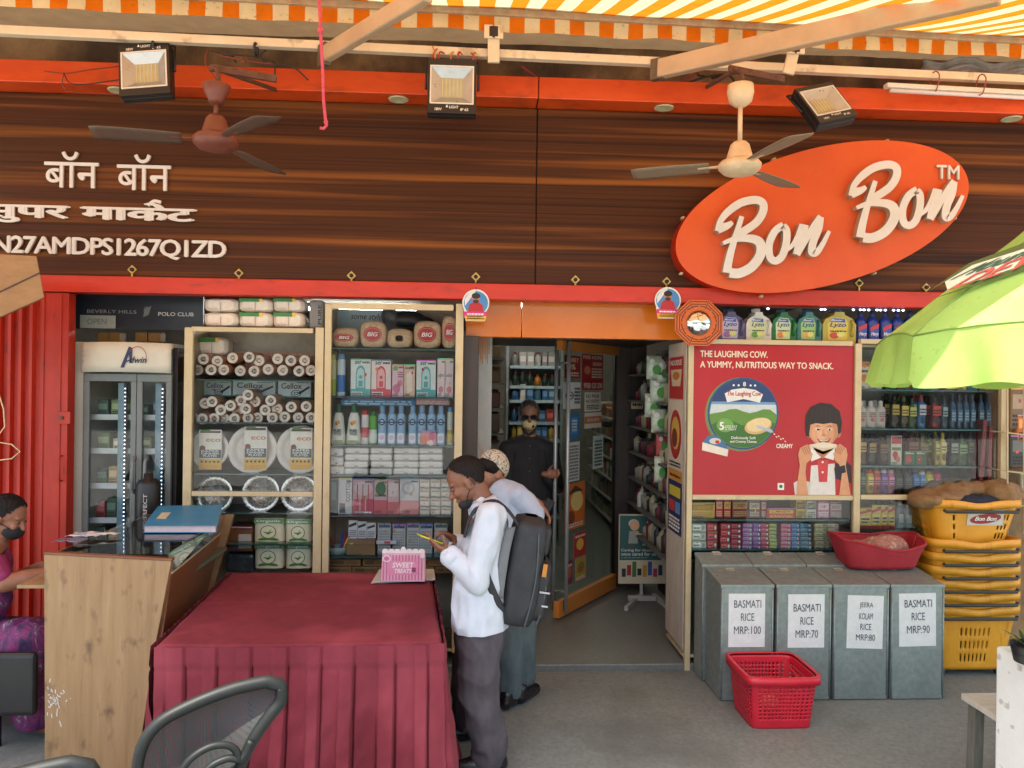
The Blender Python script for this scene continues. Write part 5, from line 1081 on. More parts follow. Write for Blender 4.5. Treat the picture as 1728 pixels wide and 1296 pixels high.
for nm, r in (('post', (1157, 575, 1166, 1180)), ('post', (1438, 580, 1449, 1100)), ('post', (1684, 640, 1696, 1100)), ('top_rail', (1167, 574, 1437, 582)), ('top_rail', (1450, 574, 1683, 582)), ('mid_rail', (1167, 835, 1437, 843)), ('mid_rail', (1450, 835, 1683, 843))):
    a = rect(*r, 0); mb = MB(); mb.box(a[0], a[1], -.022, .02, a[2], a[3], CF); mb.build(nm, t, bevel=.003)
mb = MB(); mb.box(rX0 + .01, rX2, .022, .43, zR_t - .02, zR_t - .003, CF); mb.build('roof_panel', t)
SHS = [zpx(1560, p) for p in (658, 724, 787, 836)]; SHR = [zpx(1300, p) for p in (877, 928, 944)]
for z in SHS: mb = MB(); mb.box(rX1 + .012, rX2 - .02, .03, .418, z - .01, z, mat('teal_shelf', (58, 112, 112), .25)); mb.build('shelf', t)
for z in SHR: mb = MB(); mb.box(rX0 + .02, rX1 - .012, .03, .418, z - .01, z, SHELFG); mb.build('shelf', t)
z = zpx(1560, 895); mb = MB(); mb.box(rX1 + .012, rX2 - .02, .03, .418, z - .01, z, SHELFG); mb.build('shelf', t); zlow = z
for r in ((1450, 582, 1683, 835), (1167, 843, 1437, 1100), (1450, 843, 1683, 1100)):
    a = rect(*r, .004); mb = MB(); mb.add([(a[0], .004, a[2]), (a[1], .004, a[2]), (a[1], .004, a[3]), (a[0], .004, a[3])], [(0, 1, 2, 3)], GLASS); mb.build('glass_pane', t)
# stickers down the doorway side panel
def side_sticker(label, py0, py1, m, art, f=(.05, .95)):
    y0, y1 = .44 - .40 * f[1], .44 - .4 * f[0]; X = rX0 - .006
    z1 = 1.9 + (650 - py0) * (5.3 / 1300); z0 = 1.9 + (650 - py1) * (5.3 / 1300)
    mb = MB(); mb.add([(X, y1, z0), (X, y0, z0), (X, y0, z1), (X, y1, z1)], [(0, 1, 2, 3)], m); o = solo(mb, 'sticker', label, 'sticker', fix=False)
    a = Art((X, y1, z0), (0, y0 - y1, 0), (0, 0, z1 - z0), .0006, (-1, 0, 0)); art(a); a.build('printed_picture', o)
side_sticker('red sticker with white bowl at the top of the doorway side panel', 600, 672, C(176, 44, 40), lambda a: (a.poly([(.2, .3), (.8, .3), (.9, .7), (.1, .7)], C(206, 190, 160)), a.disc(.5, .55, .25, .1, C(190, 120, 50)), a.text('NOODLE', .1, .8, .9, .93, W_, .02)))
side_sticker('white poster with large red disc on the doorway side panel', 674, 792, C(206, 196, 178), lambda a: (a.disc(.5, .5, .42, .36, C(170, 44, 40)), a.disc(.5, .52, .3, .24, C(206, 170, 80)), a.disc(.45, .45, .2, .14, C(120, 50, 34)), a.marks(.1, .03, .9, .12, K_, 2, 3)))
side_sticker('orange strip sticker in the middle of the doorway side panel', 794, 812, C(206, 140, 50), lambda a: a.marks(.1, .3, .9, .7, K_, 1, 3))
side_sticker('dark blue leaflet with yellow blocks on the doorway side panel', 813, 902, C(40, 50, 90), lambda a: (a.rect(.1, .7, .9, .9, C(206, 190, 60)), a.rect(.1, .4, .5, .62, C(190, 60, 60)), a.rect(.55, .4, .9, .62, C(90, 140, 190)), a.marks(.1, .06, .9, .34, W_, 4, 5)))
# jugs on the roof of the cabinet
def lys(lc, pic):
    def f(a):
        a.poly([(.16, .10), (.72, .10), (.76, .55), (.66, .70), (.3, .72), (.14, .55)], lc); a.poly([(.2, .6), (.68, .58), (.66, .68), (.3, .70)], C(60, 90, 170)); a.text('Lyzo', .2, .42, .7, .58, C(40, 60, 130), .03, .3)
        a.disc(.34, .22, .14, .09, pic); a.disc(.54, .25, .12, .08, C(206, 206, 120)); a.marks(.22, .32, .7, .38, K_, 1, 3); a.text('floor', .24, .62, .6, .67, W_, .02, .3)
    return f
zj = zR_t + .004
for i, (r, cc, lc, pic, lab) in enumerate((((196, 50, 318, 196), (92, 84, 120), (186, 180, 200), (150, 100, 160), 'purple cleaner jug beside the octagonal mirror'), ((325, 52, 440, 196), (210, 206, 194), (196, 206, 150), (90, 150, 70), 'white cleaner jug with green label on the cabinet roof'),
      ((443, 52, 554, 196), (38, 110, 62), (196, 210, 160), (206, 130, 70), 'green cleaner jug on the cabinet roof'), ((558, 52, 668, 196), (60, 116, 108), (150, 190, 110), (210, 160, 90), 'teal cleaner jug with leafy label on the cabinet roof'),
      ((674, 50, 826, 196), (176, 160, 66), (206, 186, 70), (190, 70, 60), 'wide yellow cleaner jug, last jug before the blue bottles'))):
    x0, x1, z0_, z1_ = rect(*ZR(*r), .06); z0_ = zj; w = x1 - x0; h = z1_ - z0_; m = mat('jug_%d' % i, cc, .3, var=.12, scale=8)
    out = [(.03, 0), (.97, 0), (1, .05), (1, .55), (.9, .8), (.66, .92), (.64, 1.02), (.36, 1.02), (.34, .92), (.08, .78), (0, .6), (0, .05)]
    mb = MB(); mb.prism([(x0 + u * w, z0_ + v * h * .86) for u, v in out], .07, .19, m); o = solo(mb, 'cleaner_jug', lab, 'jug', origin=((x0 + x1) / 2, .13, z0_), bevel=.018, seg=3)
    mb = MB(); mb.lathe([(w * .17, h * .86), (w * .17, h * .98), (w * .13, h), (0, h)], ((x0 + x1) / 2, .13, z0_), C(200, 200, 196) if i == 1 else C(46, 60, 90), 14); mb.build('cap', o)
    mb = MB(); hx = x0 + w * .86; mb.tube([(hx, .066, z0_ + h * .64), (hx + w * .05, .05, z0_ + h * .5), (hx, .066, z0_ + h * .2)], .012, m, 8); mb.build('handle', o)
    a = face_art(x0, x1, z0_, z1_, .069); lys(C(*lc), C(*pic))(a); a.build('printed_label', o)
for i, x in enumerate((70, 124, 182, 238, 296, 352)):
    bottle('round', 'dark blue cleaner bottle with red and white label on the cabinet roof', 'bottle', ZS(x, 66, x + 54, 200), .08, mat('deep_blue_bottle', (28, 52, 120), .25, var=.15), C(30, 40, 80),
           lambda a: (a.poly([(.15, .15), (.85, .15), (.85, .62), (.15, .5)], C(50, 80, 160)), a.poly([(.15, .38), (.85, .5), (.85, .62), (.15, .5)], C(190, 50, 50)), a.text('Harp', .2, .22, .8, .36, W_, .03, .3)), 'dark blue cleaner bottles', zj)
# LED dots under the beam
t = thing('fairy_light_strip', 'row of tiny bluish white lights under the red beam over the jugs', 'light strip', U(1400, 521, .0))
LED2 = mat('tiny_led', (200, 210, 255), .3, var=0, emit=4.0)
for px in (1296, 1386, 1392, 1440, 1452, 1458, 1466, 1480, 1486, 1494, 1508, 1516, 1524): c = U(px, 521 + (px - 1296) * .012, -.01); mb = MB(); mb.ell(c, (.009, .006, .006), LED2, 8, 6); mb.build('bulb', t)
a, b = U(1290, 519, .0), U(1530, 522, .0); mb = MB(); mb.bar(a, b, .006, .008, K_); mb.build('wire', t)
# octagonal mirror
c = U(1179, 545, -.09); t = thing('octagon_mirror', 'orange octagonal charm plaque with round convex mirror above the poster', 'mirror', (c.x, c.y, c.z - .16))
rO = .172; mb = MB(); OCT = C(206, 100, 36); mb.prism([(c.x + rO * math.cos(R(22.5 + 45 * i)), c.z + rO * .95 * math.sin(R(22.5 + 45 * i))) for i in range(8)], c.y - .006, c.y + .006, OCT); mb.build('plaque', t, bevel=.002)
mb = MB()
for i in range(8):
    for k, rr in enumerate((.70, .82, .93)):
        a0, a1 = R(45 * i + 24.5), R(45 * (i + 1) + 20.5); g = lambda t_, q: Vector((c.x + rO * q * math.cos(t_), c.y - .0075, c.z + rO * .95 * q * math.sin(t_)))
        br = (i * 3 + k) % 3 == 0; am = (a0 + a1) / 2
        for (s0, s1) in (((a0, am - .04), (am + .04, a1)) if br else ((a0, a1),)): mb.add([g(s0, rr), g(s1, rr), g(s1, rr - .035), g(s0, rr - .035)], [(0, 1, 2, 3)], C(60, 24, 20))
    g0 = R(45 * i + 22.5); mb.add([Vector((c.x + rO * q * math.cos(g0 + w_), c.y - .0072, c.z + rO * .95 * q * math.sin(g0 + w_))) for q, w_ in ((.6, -.02), (.98, -.012), (.98, .012), (.6, .02))], [(0, 1, 2, 3)], C(60, 24, 20))
mb.build('trigram_print', t, fix=False)
mb = MB(); mb.lathe([(0, -.052), (.04, -.046), (.07, -.03), (.085, -.008), (.086, -.006)], (c.x, c.y, c.z), mat('mirror_chrome', (210, 212, 214), .05, metal=1, var=0), 30, axis='y'); mb.build('mirror_dome', t)
# round portrait stickers hanging from the beam
for i, (px, py) in enumerate(((803, 516), (1127, 512))):
    c = U(px, py, -.06); r_ = .088; t = thing('portrait_badge', ('round badge of a man in red hanging over the left of the entrance', 'round badge of a man in red hanging beside the octagonal mirror')[i], 'badge', (c.x, c.y, c.z))
    mb = MB(); mb.prism([(c.x + r_ * math.cos(2 * math.pi * k / 32), c.z + .02 + r_ * math.sin(2 * math.pi * k / 32)) for k in range(32)], c.y, c.y + .003, C(222, 222, 218)); mb.prism([(c.x - r_ * .75, c.z - .10), (c.x + r_ * .7, c.z - .10), (c.x + r_ * .8, c.z - .02), (c.x - r_ * .9, c.z - .02)], c.y - .0005, c.y + .0025, C(222, 220, 216)); bdg = mb.build('disc', t)
    a = face_art(c.x - r_, c.x + r_, c.z - .11, c.z + .108, c.y - .0006); a.disc(.5, .59, .45, .36, C(70, 130, 190), 1); a.poly([(.1, .5), (.5, .95), (.3, .95), (.08, .7)], C(214, 214, 214), 2)
    a.disc(.5, .72, .14, .14, C(176, 120, 90), 4); a.disc(.5, .80, .16, .09, C(30, 24, 22), 5); a.disc(.5, .645, .11, .05, C(60, 40, 34), 5); a.poly([(.2, .3), (.8, .3), (.74, .54), (.58, .62), (.42, .62), (.26, .54)], C(176, 34, 40), 4)
    a.poly([(.05, .16), (.9, .18), (.92, .33), (.08, .33)], C(200, 50, 120), 6); a.poly([(.12, .06), (.86, .06), (.9, .2), (.1, .2)], C(220, 170, 50), 7); a.marks(.18, .1, .8, .3, W_, 3, 3); a.build('printed_picture', bdg)
    mb = MB(); mb.tube([(c.x, c.y, c.z + .1), (c.x, -.02, c.z + .16)], .003, K_, 5); mb.build('hanging_wire', t)
# ------------------------------------------------------------------ red cheese poster
x0, x1, z0_, z1_ = rect(1166, 582, 1439, 835, -.001)
t = thing('cheese_poster', 'large red cheese advertisement poster with a boy eating a sandwich', 'poster', ((x0 + x1) / 2, 0, z0_))
mb = MB(); mb.box(x0, x1, -.004, .0, z0_, z1_, ramp_mat('poster_red', [(.3, (164, 22, 34)), (.7, (178, 28, 40))], 2, (1, 1, 1), .35)); pb = mb.build('sheet', t)
a = face_art(x0, x1, z0_, z1_, -.004, .00035)
def zp(x, y): return ((x - 70) / (800 - 70), 1 - (y - 222) / (905 - 222))
def PL(pts, m, L): a.poly([zp(*p) for p in pts], m, L)
def DI(x, y, rx, ry, m, L, n=30, rot=0, a0=0, a1=360):
    c_, s_ = math.cos(R(rot)), math.sin(R(rot)); k = n if a1 - a0 >= 360 else n + 1
    PL([(x + rx * math.cos(t_) * c_ - ry * math.sin(t_) * s_, y + rx * math.cos(t_) * s_ + ry * math.sin(t_) * c_) for t_ in [R(a0 + (a1 - a0) * i / n) for i in range(k)]], m, L)
def TX(s, x0_, y0_, x1_, y1_, m, L, b=.02, sh=0): (u0, v0), (u1, v1) = zp(x0_, y1_), zp(x1_, y0_); a.text(s, u0, v0, u1, v1, m, b, sh, L)
TX('THE LAUGHING COW.', 107, 252, 410, 282, C(226, 214, 190), 2, .03); TX('A YUMMY, NUTRITIOUS WAY TO SNACK.', 107, 300, 708, 334, C(226, 214, 190), 2, .03)
# round box
DI(295, 540, 164, 168, C(110, 130, 80), 1); DI(303, 536, 160, 164, C(46, 76, 120), 2)
sk = [(303 + 150 * math.cos(R(t_)), 536 + 154 * math.sin(R(t_))) for t_ in range(-178, 0, 8)]
DI(303, 536, 152, 156, C(110, 150, 190), 3); PL([(303 + 152 * math.cos(R(t_)), 536 + 156 * math.sin(R(t_))) for t_ in range(200, 341, 7)], C(36, 62, 106), 4)
PL([(160, 495), (450, 495), (452, 540), (152, 545)], C(196, 206, 206), 4)
PL([(152, 540)] + [(152 + 30 * i, 524 + 10 * math.sin(i * 1.3)) for i in range(1, 10)] + [(454, 540)] + [(303 + 152 * math.cos(R(t_)), 536 + 156 * math.sin(R(t_))) for t_ in range(0, 181, 9)], C(96, 140, 60), 5)
PL([(160, 590), (220, 556), (300, 590), (380, 566), (448, 580)] + [(303 + 150 * math.cos(R(t_)), 536 + 154 * math.sin(R(t_))) for t_ in range(18, 160, 9)], C(60, 110, 50), 6)
PL([(218, 446), (250, 428), (303, 420), (356, 428), (390, 448), (376, 486), (303, 470), (230, 486)], C(222, 222, 214), 7); TX('The Laughing Cow', 228, 434, 382, 462, C(176, 40, 44), 8, .03)
TX('8', 300, 392, 313, 412, W_, 8, .03)
for x in (258, 280, 334, 354): DI(x, 408, 5, 5, W_, 8, 8)
DI(222, 590, 38, 32, C(110, 160, 80), 7); TX('5', 196, 575, 218, 612, W_, 9, .04); TX('LESS FAT', 222, 590, 276, 602, W_, 9, .01); TX('A TREAT', 222, 604, 272, 613, W_, 9, .01)
DI(370, 592, 62, 36, C(206, 170, 120), 8, rot=-14); DI(372, 586, 56, 30, C(222, 200, 150), 9, rot=-14); PL([(360, 588), (430, 606), (440, 620), (426, 622), (362, 598)], C(170, 180, 200), 10)
TX('Deliciously Soft', 250, 640, 360, 656, W_, 9, .02); TX('and Creamy Cheese', 244, 657, 364, 672, W_, 9, .02)
PL([(122, 668), (150, 634), (208, 640), (238, 700)], C(70, 110, 150), 3); PL([(122, 668), (238, 700), (234, 732), (120, 704)], C(222, 214, 200), 4); DI(178, 662, 26, 14, C(200, 200, 196), 5); DI(188, 666, 10, 8, C(190, 40, 44), 6)
TX('CREAMY', 453, 672, 528, 692, C(226, 220, 206), 2, .04)
for k in range(6): DI(444 + k * 10, 628 + (k % 2) * 8 + k * 5, 5, 2.4, C(226, 220, 206), 2, 8, rot=30)
a.rect(*zp(462, 882), *zp(491, 851), W_, 2); DI(476.5, 866, 8, 8, C(40, 110, 60), 3)
a.rect(*zp(465, 879), *zp(488, 854), C(60, 120, 70), 1)
# the boy
SKN, SKD, HAIR = C(206, 150, 112), C(176, 116, 84), C(38, 26, 22)
PL([(534, 904), (530, 850), (540, 790), (590, 756), (612, 752), (710, 752), (760, 740), (792, 770), (797, 860), (797, 904)], C(176, 40, 44), 3)
PL([(612, 770), (718, 760), (724, 904), (604, 904)], C(214, 210, 206), 4); PL([(534, 850), (560, 834), (610, 846), (604, 904), (540, 904)], C(206, 202, 198), 4); PL([(722, 760), (760, 738), (795, 770), (796, 850), (724, 830)], C(48, 28, 40), 4)
PL([(640, 745), (690, 745), (686, 845), (648, 845)], C(196, 60, 64), 5); DI(664, 754, 5, 5, W_, 6, 8); DI(664, 800, 5, 5, W_, 6, 8)
PL([(608, 690), (720, 690), (714, 745), (664, 730), (612, 752)], C(226, 224, 220), 5)
DI(666, 612, 66, 66, SKN, 6); DI(648, 620, 34, 46, C(214, 160, 122), 7); DI(656, 626, 20, 26, C(222, 172, 136), 8); PL([(700, 560), (730, 590), (728, 640), (706, 668), (716, 620)], C(190, 132, 98), 7); PL([(660, 606), (668, 604), (676, 632), (662, 634)], C(196, 138, 104), 9); DI(600, 624, 12, 20, SKD, 5); DI(734, 622, 12, 20, SKD, 5)
PL([(582, 600), (584, 540), (606, 502), (650, 482), (700, 488), (738, 520), (750, 570), (744, 620), (732, 626), (728, 580), (700, 574), (664, 580), (630, 576), (606, 584), (600, 640), (588, 634)], HAIR, 8)
for k in range(22): PL([(590 + k * 7, 500 + abs(k - 11) * 2.6), (593 + k * 7, 500 + abs(k - 11) * 2.6), (592 + k * 7 + (k - 11) * .8, 572), (590 + k * 7 + (k - 11) * .8, 572)], C(46, 33, 28) if k % 3 else C(58, 44, 37), 9)
for x in (640, 694): DI(x, 604, 12, 4.5, C(226, 214, 206), 8); DI(x, 605, 5, 4.5, C(50, 32, 26), 9, 10); PL([(x - 17, 592), (x, 586), (x + 17, 592), (x, 590)], HAIR, 9)
DI(668, 630, 10, 6, SKD, 8); PL([(636, 646), (668, 656), (700, 644), (690, 662), (668, 668), (648, 664)], C(150, 60, 60), 8); PL([(644, 650), (668, 657), (694, 648), (684, 655), (668, 659), (652, 657)], W_, 9)
PL([(600, 676), (664, 662), (724, 672), (734, 684), (664, 720), (604, 690)], C(222, 210, 190), 10); PL([(618, 686), (664, 700), (722, 684), (690, 712), (664, 738), (640, 716)], C(176, 120, 80), 10); PL([(600, 678), (664, 690), (734, 684), (664, 704)], C(206, 190, 160), 11)
for sx, pts in ((1, [(560, 690), (590, 674), (606, 680), (606, 706), (618, 716), (612, 740), (590, 760), (586, 800), (600, 904), (548, 904), (552, 830), (560, 770), (552, 720)]), (-1, [(770, 690), (742, 670), (726, 676), (722, 700), (712, 716), (718, 744), (738, 764), (752, 800), (740, 904), (792, 904), (780, 830), (768, 770), (776, 720)])): PL(pts, SKN, 12)
for k in range(4): PL([(566 + k * 9, 690 - k * 4), (570 + k * 9, 688 - k * 4), (586 + k * 8, 720 - k * 3), (582 + k * 8, 722 - k * 3)], SKD, 13); PL([(764 - k * 9, 688 - k * 4), (760 - k * 9, 686 - k * 4), (740 - k * 6, 718 - k * 3), (744 - k * 6, 720 - k * 3)], SKD, 13)
PL([(716, 780), (764, 766), (770, 800), (722, 812)], C(34, 30, 34), 13)
a.build('printed_picture', pb)
# ------------------------------------------------------------------ candy boxes under the poster
YR = .08
CAND = [((65, 940, 180, 1010), (196, 170, 80), (190, 120, 50), 'yellow sweets box with brown print, nearest the doorway'), ((185, 925, 216, 1006), (190, 44, 50), (214, 180, 150), 'red sweets box with pale print'), ((219, 925, 252, 1006), (176, 40, 54), (210, 190, 90), 'red sweets box with yellow print'),
        ((256, 926, 330, 1008), (120, 40, 44), (190, 150, 90), 'maroon sweets box'), ((333, 930, 386, 1008), (90, 60, 44), (196, 176, 150), 'brown sweets box'), ((390, 926, 412, 1008), (150, 40, 60), (200, 170, 160), 'slim crimson sweets box'),
        ((415, 966, 546, 1018), (190, 50, 36), (224, 176, 60), 'wide red and yellow biscuit box'), ((549, 926, 594, 1000), (190, 170, 70), (110, 40, 40), 'mustard sweets box'), ((598, 930, 642, 1000), (206, 200, 190), (60, 80, 60), 'white sweets box with dark band'),
        ((646, 932, 700, 1000), (206, 130, 160), (240, 220, 230), 'pink sweets box'), ((704, 936, 760, 1006), (150, 110, 120), (190, 170, 170), 'dusky violet sweets box')]
for i, (r, c0, c1, lab) in enumerate(CAND):
    carton_item('sweets_box', lab + ' just below the cheese poster', 'box', ZR(*r), YR - (.02 if i == 6 else 0), .1, C(*c0), lambda a: (a.rect(.08, .5, .92, .85, C(*c1)), a.marks(.1, .1, .9, .4, C(*c1), 3, i), a.text('CANDY', .15, .57, .85, .78, C(*c0), .02)), zb=SHR[0])
COLS = [((75, 139), (180, 190, 170), 3, 'pale green'), ((145, 190), (176, 46, 50), 3, 'bright red'), ((205, 250), (170, 50, 54), 4, 'crimson'), ((253, 300), (150, 40, 60), 5, 'dark red'), ((305, 350), (150, 90, 150), 6, 'mauve'), ((352, 388), (120, 60, 140), 6, 'violet'), ((390, 425), (180, 50, 80), 6, 'raspberry'),
        ((428, 462), (150, 160, 70), 7, 'olive green'), ((480, 526), (196, 90, 120), 6, 'rose pink'), ((529, 566), (60, 110, 170), 6, 'sky blue'), ((569, 622), (50, 110, 140), 6, 'teal blue'), ((634, 690), (206, 190, 150), 6, 'cream'), ((692, 742), (206, 176, 150), 6, 'pale peach')]
for i, ((x0, x1), cc, n, nm) in enumerate(COLS):
    H_ = 118; rn2 = random.Random(i)
    for k in range(n):
        h_ = H_ / n; y1 = 1152 - k * h_; j = rn2.uniform(-1.5, 1.5)
        carton_item('gum_box', nm + ' small box in a neat column on the shelf above the steel bins', 'box', ZR(x0 + j, y1 - h_ + 1.5, x1 + j, y1), YR + rn2.uniform(0, .012), .08, C(*cc),
                    lambda a: (a.rect(.08, .25, .6, .8, C(*[min(238, v + 56) for v in cc])), a.marks(.12, .35, .55, .7, C(*[int(v * .5) for v in cc]), 1, k), a.disc(.8, .5, .1, .25, C(*[255 - int(v * .6) for v in cc]))), nm + ' boxes in one column', bevel=.002)
for i, (r, cc, nm) in enumerate((((335, 1166, 362, 1198), (190, 50, 50), 'red'), ((370, 1164, 420, 1198), (110, 170, 80), 'light green'), ((432, 1166, 482, 1198), (196, 90, 100), 'pinkish red'), ((186, 1170, 206, 1198), (60, 110, 160), 'blue'))):
    carton_item('tiny_box', nm + ' little box on the lowest shelf just above the rear steel bins', 'box', ZR(*r), YR, .06, C(*cc), lambda a: a.marks(.1, .3, .9, .7, W_, 1, 3), zb=SHR[1] - .055 if False else None)
# ------------------------------------------------------------------ bottles of the right section
def pic(c1, c2):
    return lambda a: (a.rect(.12, .4, .88, .7, c1), a.disc(.5, .25, .3, .11, c2), a.marks(.15, .45, .85, .62, c2, 2, 5))
for i, (r, cc, c1, lab) in enumerate((((80, 296, 128, 418), (206, 190, 170), (206, 120, 50), 'white box with orange top'), ((131, 308, 186, 418), (214, 180, 180), (190, 70, 90), 'white and pink flowered box'), ((200, 312, 246, 418), (50, 48, 46), (120, 96, 70), 'black slim box'), ((260, 318, 321, 418), (110, 76, 56), (170, 130, 96), 'brown box'),
      ((326, 318, 366, 418), (150, 176, 130), (206, 210, 190), 'pale green box'), ((372, 318, 443, 418), (196, 140, 150), (216, 180, 186), 'wide pink box'), ((446, 318, 484, 418), (176, 44, 60), (220, 190, 190), 'red flowered box'), ((486, 318, 528, 418), (190, 36, 44), (220, 120, 110), 'red box with upright lettering'), ((531, 318, 571, 418), (206, 176, 50), (150, 110, 30), 'yellow box'), ((576, 318, 621, 418), (50, 120, 130), (120, 170, 170), 'teal box'), ((630, 330, 672, 418), (196, 120, 40), (220, 170, 90), 'orange box'))):
    carton_item('cosmetic_box', lab + ' on the uppermost shelf under the green umbrella', 'box', ZS(*r), .08, .09, C(*cc), (lambda a: a.text('CARE', .2, .1, .8, .9, C(*c1), .02, rot=True)) if i == 7 else (lambda a: (a.rect(.0, .8, 1, 1, C(*c1)), a.disc(.5, .4, .3, .14, C(*c1)), a.marks(.1, .6, .9, .75, K_, 1, i))), zb=SHS[0])
for x in (98, 142, 186):
    bottle('slim', 'white lotion bottle with pinkish print at the poster end of the second shelf', 'bottle', ZS(x - 22, 476, x + 22, 596), .09, C(214, 204, 194), C(210, 200, 190), lambda a: (a.disc(.5, .3, .2, .08, C(206, 120, 130)), a.marks(.2, .4, .8, .6, C(150, 110, 110), 3, 2)), 'white lotion bottles', SHS[1])
for i, (x, w_, kind, cc, cap, c1, c2, lab) in enumerate(((248, 20, 'round', (40, 36, 24), (30, 28, 26), (196, 170, 60), (60, 50, 30), 'black oil bottle with yellow band'), (291, 20, 'round', (50, 46, 22), (60, 90, 40), (206, 180, 70), (80, 60, 30), 'brown oil bottle with green cap'), (328, 19, 'slope', (60, 96, 46), (46, 60, 36), (190, 190, 90), (60, 60, 30), 'green oil bottle'),
      (371, 19, 'slim', (70, 120, 160), (150, 50, 50), (206, 206, 206), (40, 60, 100), 'blue bottle with red cap'), (436, 24, 'slope', (130, 36, 34), (28, 26, 26), (196, 60, 44), (50, 24, 22), 'dark red bottle with black cap'), (474, 14, 'slim', (60, 90, 100), (40, 60, 70), (150, 170, 170), (40, 60, 70), 'slim grey blue bottle'))):
    bottle(kind, lab + ' on the second shelf of the bottle section', 'bottle', ZS(x - w_, 448 + (i % 3) * 8, x + w_, 596), .09, mat('bot2_%d' % i, cc, .25), C(*cap), pic(C(*c1), C(*c2)), zb=SHS[1])
for i, x in enumerate((512, 542, 572, 602, 640, 672)):
    bottle('slim', 'dark blue slim bottle in the row at the wire rack end of the second shelf', 'bottle', ZS(x - 14, 446, x + 14, 596), .09, mat('navy_bottle', (34, 66, 92), .25, var=.2), C(30, 44, 60), lambda a: (a.rect(.15, .2, .85, .55, C(60, 100, 130)), a.marks(.2, .25, .8, .5, C(150, 176, 190), 3, 2)), 'dark blue slim bottles', SHS[1])
for i, (x, w_, kind, cc, cap, c1, c2, lab) in enumerate(((98, 20, 'slope', (120, 80, 36), (50, 36, 24), (190, 150, 80), (70, 44, 20), 'amber bottle with tapered body'), (143, 20, 'slim', (34, 30, 30), (26, 24, 24), (170, 130, 60), (40, 34, 30), 'black bottle with gold frame'), (196, 24, 'round', (80, 54, 40), (60, 40, 30), (130, 96, 60), (60, 40, 30), 'brown round bottle'),
      (330, 28, 'round', (96, 46, 36), (70, 40, 34), (130, 80, 60), (60, 30, 26), 'maroon wide bottle'), (378, 22, 'slope', (110, 92, 50), (96, 80, 46), (140, 120, 70), (70, 60, 30), 'olive brown bottle'), (440, 12, 'slim', (196, 170, 60), (40, 80, 50), (210, 200, 110), (90, 70, 20), 'slim yellow bottle'), (467, 16, 'slim', (206, 180, 90), (190, 160, 50), (220, 206, 140), (120, 90, 30), 'pale yellow bottle'),
      (516, 20, 'slope', (30, 30, 28), (26, 26, 24), (170, 170, 160), (40, 70, 44), 'black tapered bottle with round picture'), (556, 22, 'round', (70, 110, 60), (40, 60, 40), (140, 170, 110), (36, 60, 30), 'green bottle'), (596, 18, 'slope', (56, 70, 56), (30, 40, 34), (110, 130, 100), (30, 40, 30), 'dark green bottle'))):
    bottle(kind, lab + ' on the third shelf of the bottle section', 'bottle', ZS(x - w_, 622 + (i % 3) * 6, x + w_, 774), .1, mat('bot3_%d' % i, cc, .25), C(*cap), pic(C(*c1), C(*c2)), zb=SHS[2])
carton_item('soap_box', 'white upright box with red flowers on the third bottle shelf', 'box', ZS(225, 634, 275, 776), .08, .06, C(214, 204, 190), lambda a: (a.rect(.05, .72, .95, .95, C(190, 44, 50)), a.disc(.4, .35, .25, .12, C(196, 60, 60)), a.disc(.65, .2, .2, .1, C(206, 110, 90)), a.rect(.1, .5, .9, .6, C(90, 120, 60))), zb=SHS[2])
for i, x in enumerate((312, 360)):
    carton_item('green_jar_box', ('dark green box with red flower, left of its pair', 'dark green box with red blot, right of its pair')[i] + ' on the third shelf', 'box', ZS(x - 24, 706, x + 24, 774), .07, .06, C(40, 96, 60), lambda a: (a.disc(.4, .45, .26, .3, C(196, 50, 56) if i == 0 else C(150, 60, 40)), a.rect(.1, .8, .9, .92, C(190, 190, 150))), zb=SHS[2] - .001)
for i, (x, w_, cc, cap, lab) in enumerate(((101, 14, (60, 90, 60), (40, 40, 40), 'dark green can'), (134, 16, (214, 170, 70), (190, 50, 40), 'yellow can with red top'), (165, 16, (190, 60, 56), (206, 120, 60), 'red can'), (198, 16, (120, 80, 150), (206, 190, 200), 'purple can'), (230, 16, (200, 100, 140), (206, 150, 170), 'pink can'), (266, 17, (34, 36, 36), (24, 24, 24), 'black can'), (306, 17, (36, 44, 44), (24, 24, 24), 'charcoal can'), (343, 14, (60, 110, 180), (40, 60, 90), 'bright blue can'), (373, 14, (70, 130, 190), (206, 206, 206), 'blue can with white cap'), (405, 18, (206, 186, 50), (150, 130, 30), 'yellow tub'), (442, 18, (190, 70, 100), (150, 40, 60), 'pinkish red tub'))):
    bottle('can', lab + ' on the lowest upper shelf behind the red bag', 'can', ZS(x - w_, 788 + (12 if i > 4 else 4), x + w_, 906), .09, C(*cc), C(*cap), pic(C(*[min(240, v + 50) for v in cc]), C(*[v // 2 for v in cc])), zb=SHS[3], name='spray_can')
for i, (r) in enumerate(((80, 962, 137, 1048), (139, 952, 180, 1048), (182, 952, 211, 1048), (213, 952, 243, 1048))):
    carton_item('battery_pack', 'yellow card pack in the lower right cabinet, ' + ('widest of the four', 'second of the four', 'third of the four', 'fourth, next to the clear bottles')[i], 'pack', ZS(*r), .08, .05, C(206, 170, 60), lambda a: (a.rect(.1, .2, .9, .6, C(214, 196, 120)), a.poly([(.0, .66), (1, .8), (1, .92), (0, .78)], C(176, 40, 40)), a.rect(0, 0, 1, .14, C(176, 50, 40)), a.marks(.15, .25, .85, .55, K_, 2, 3)), zb=zlow + .0)
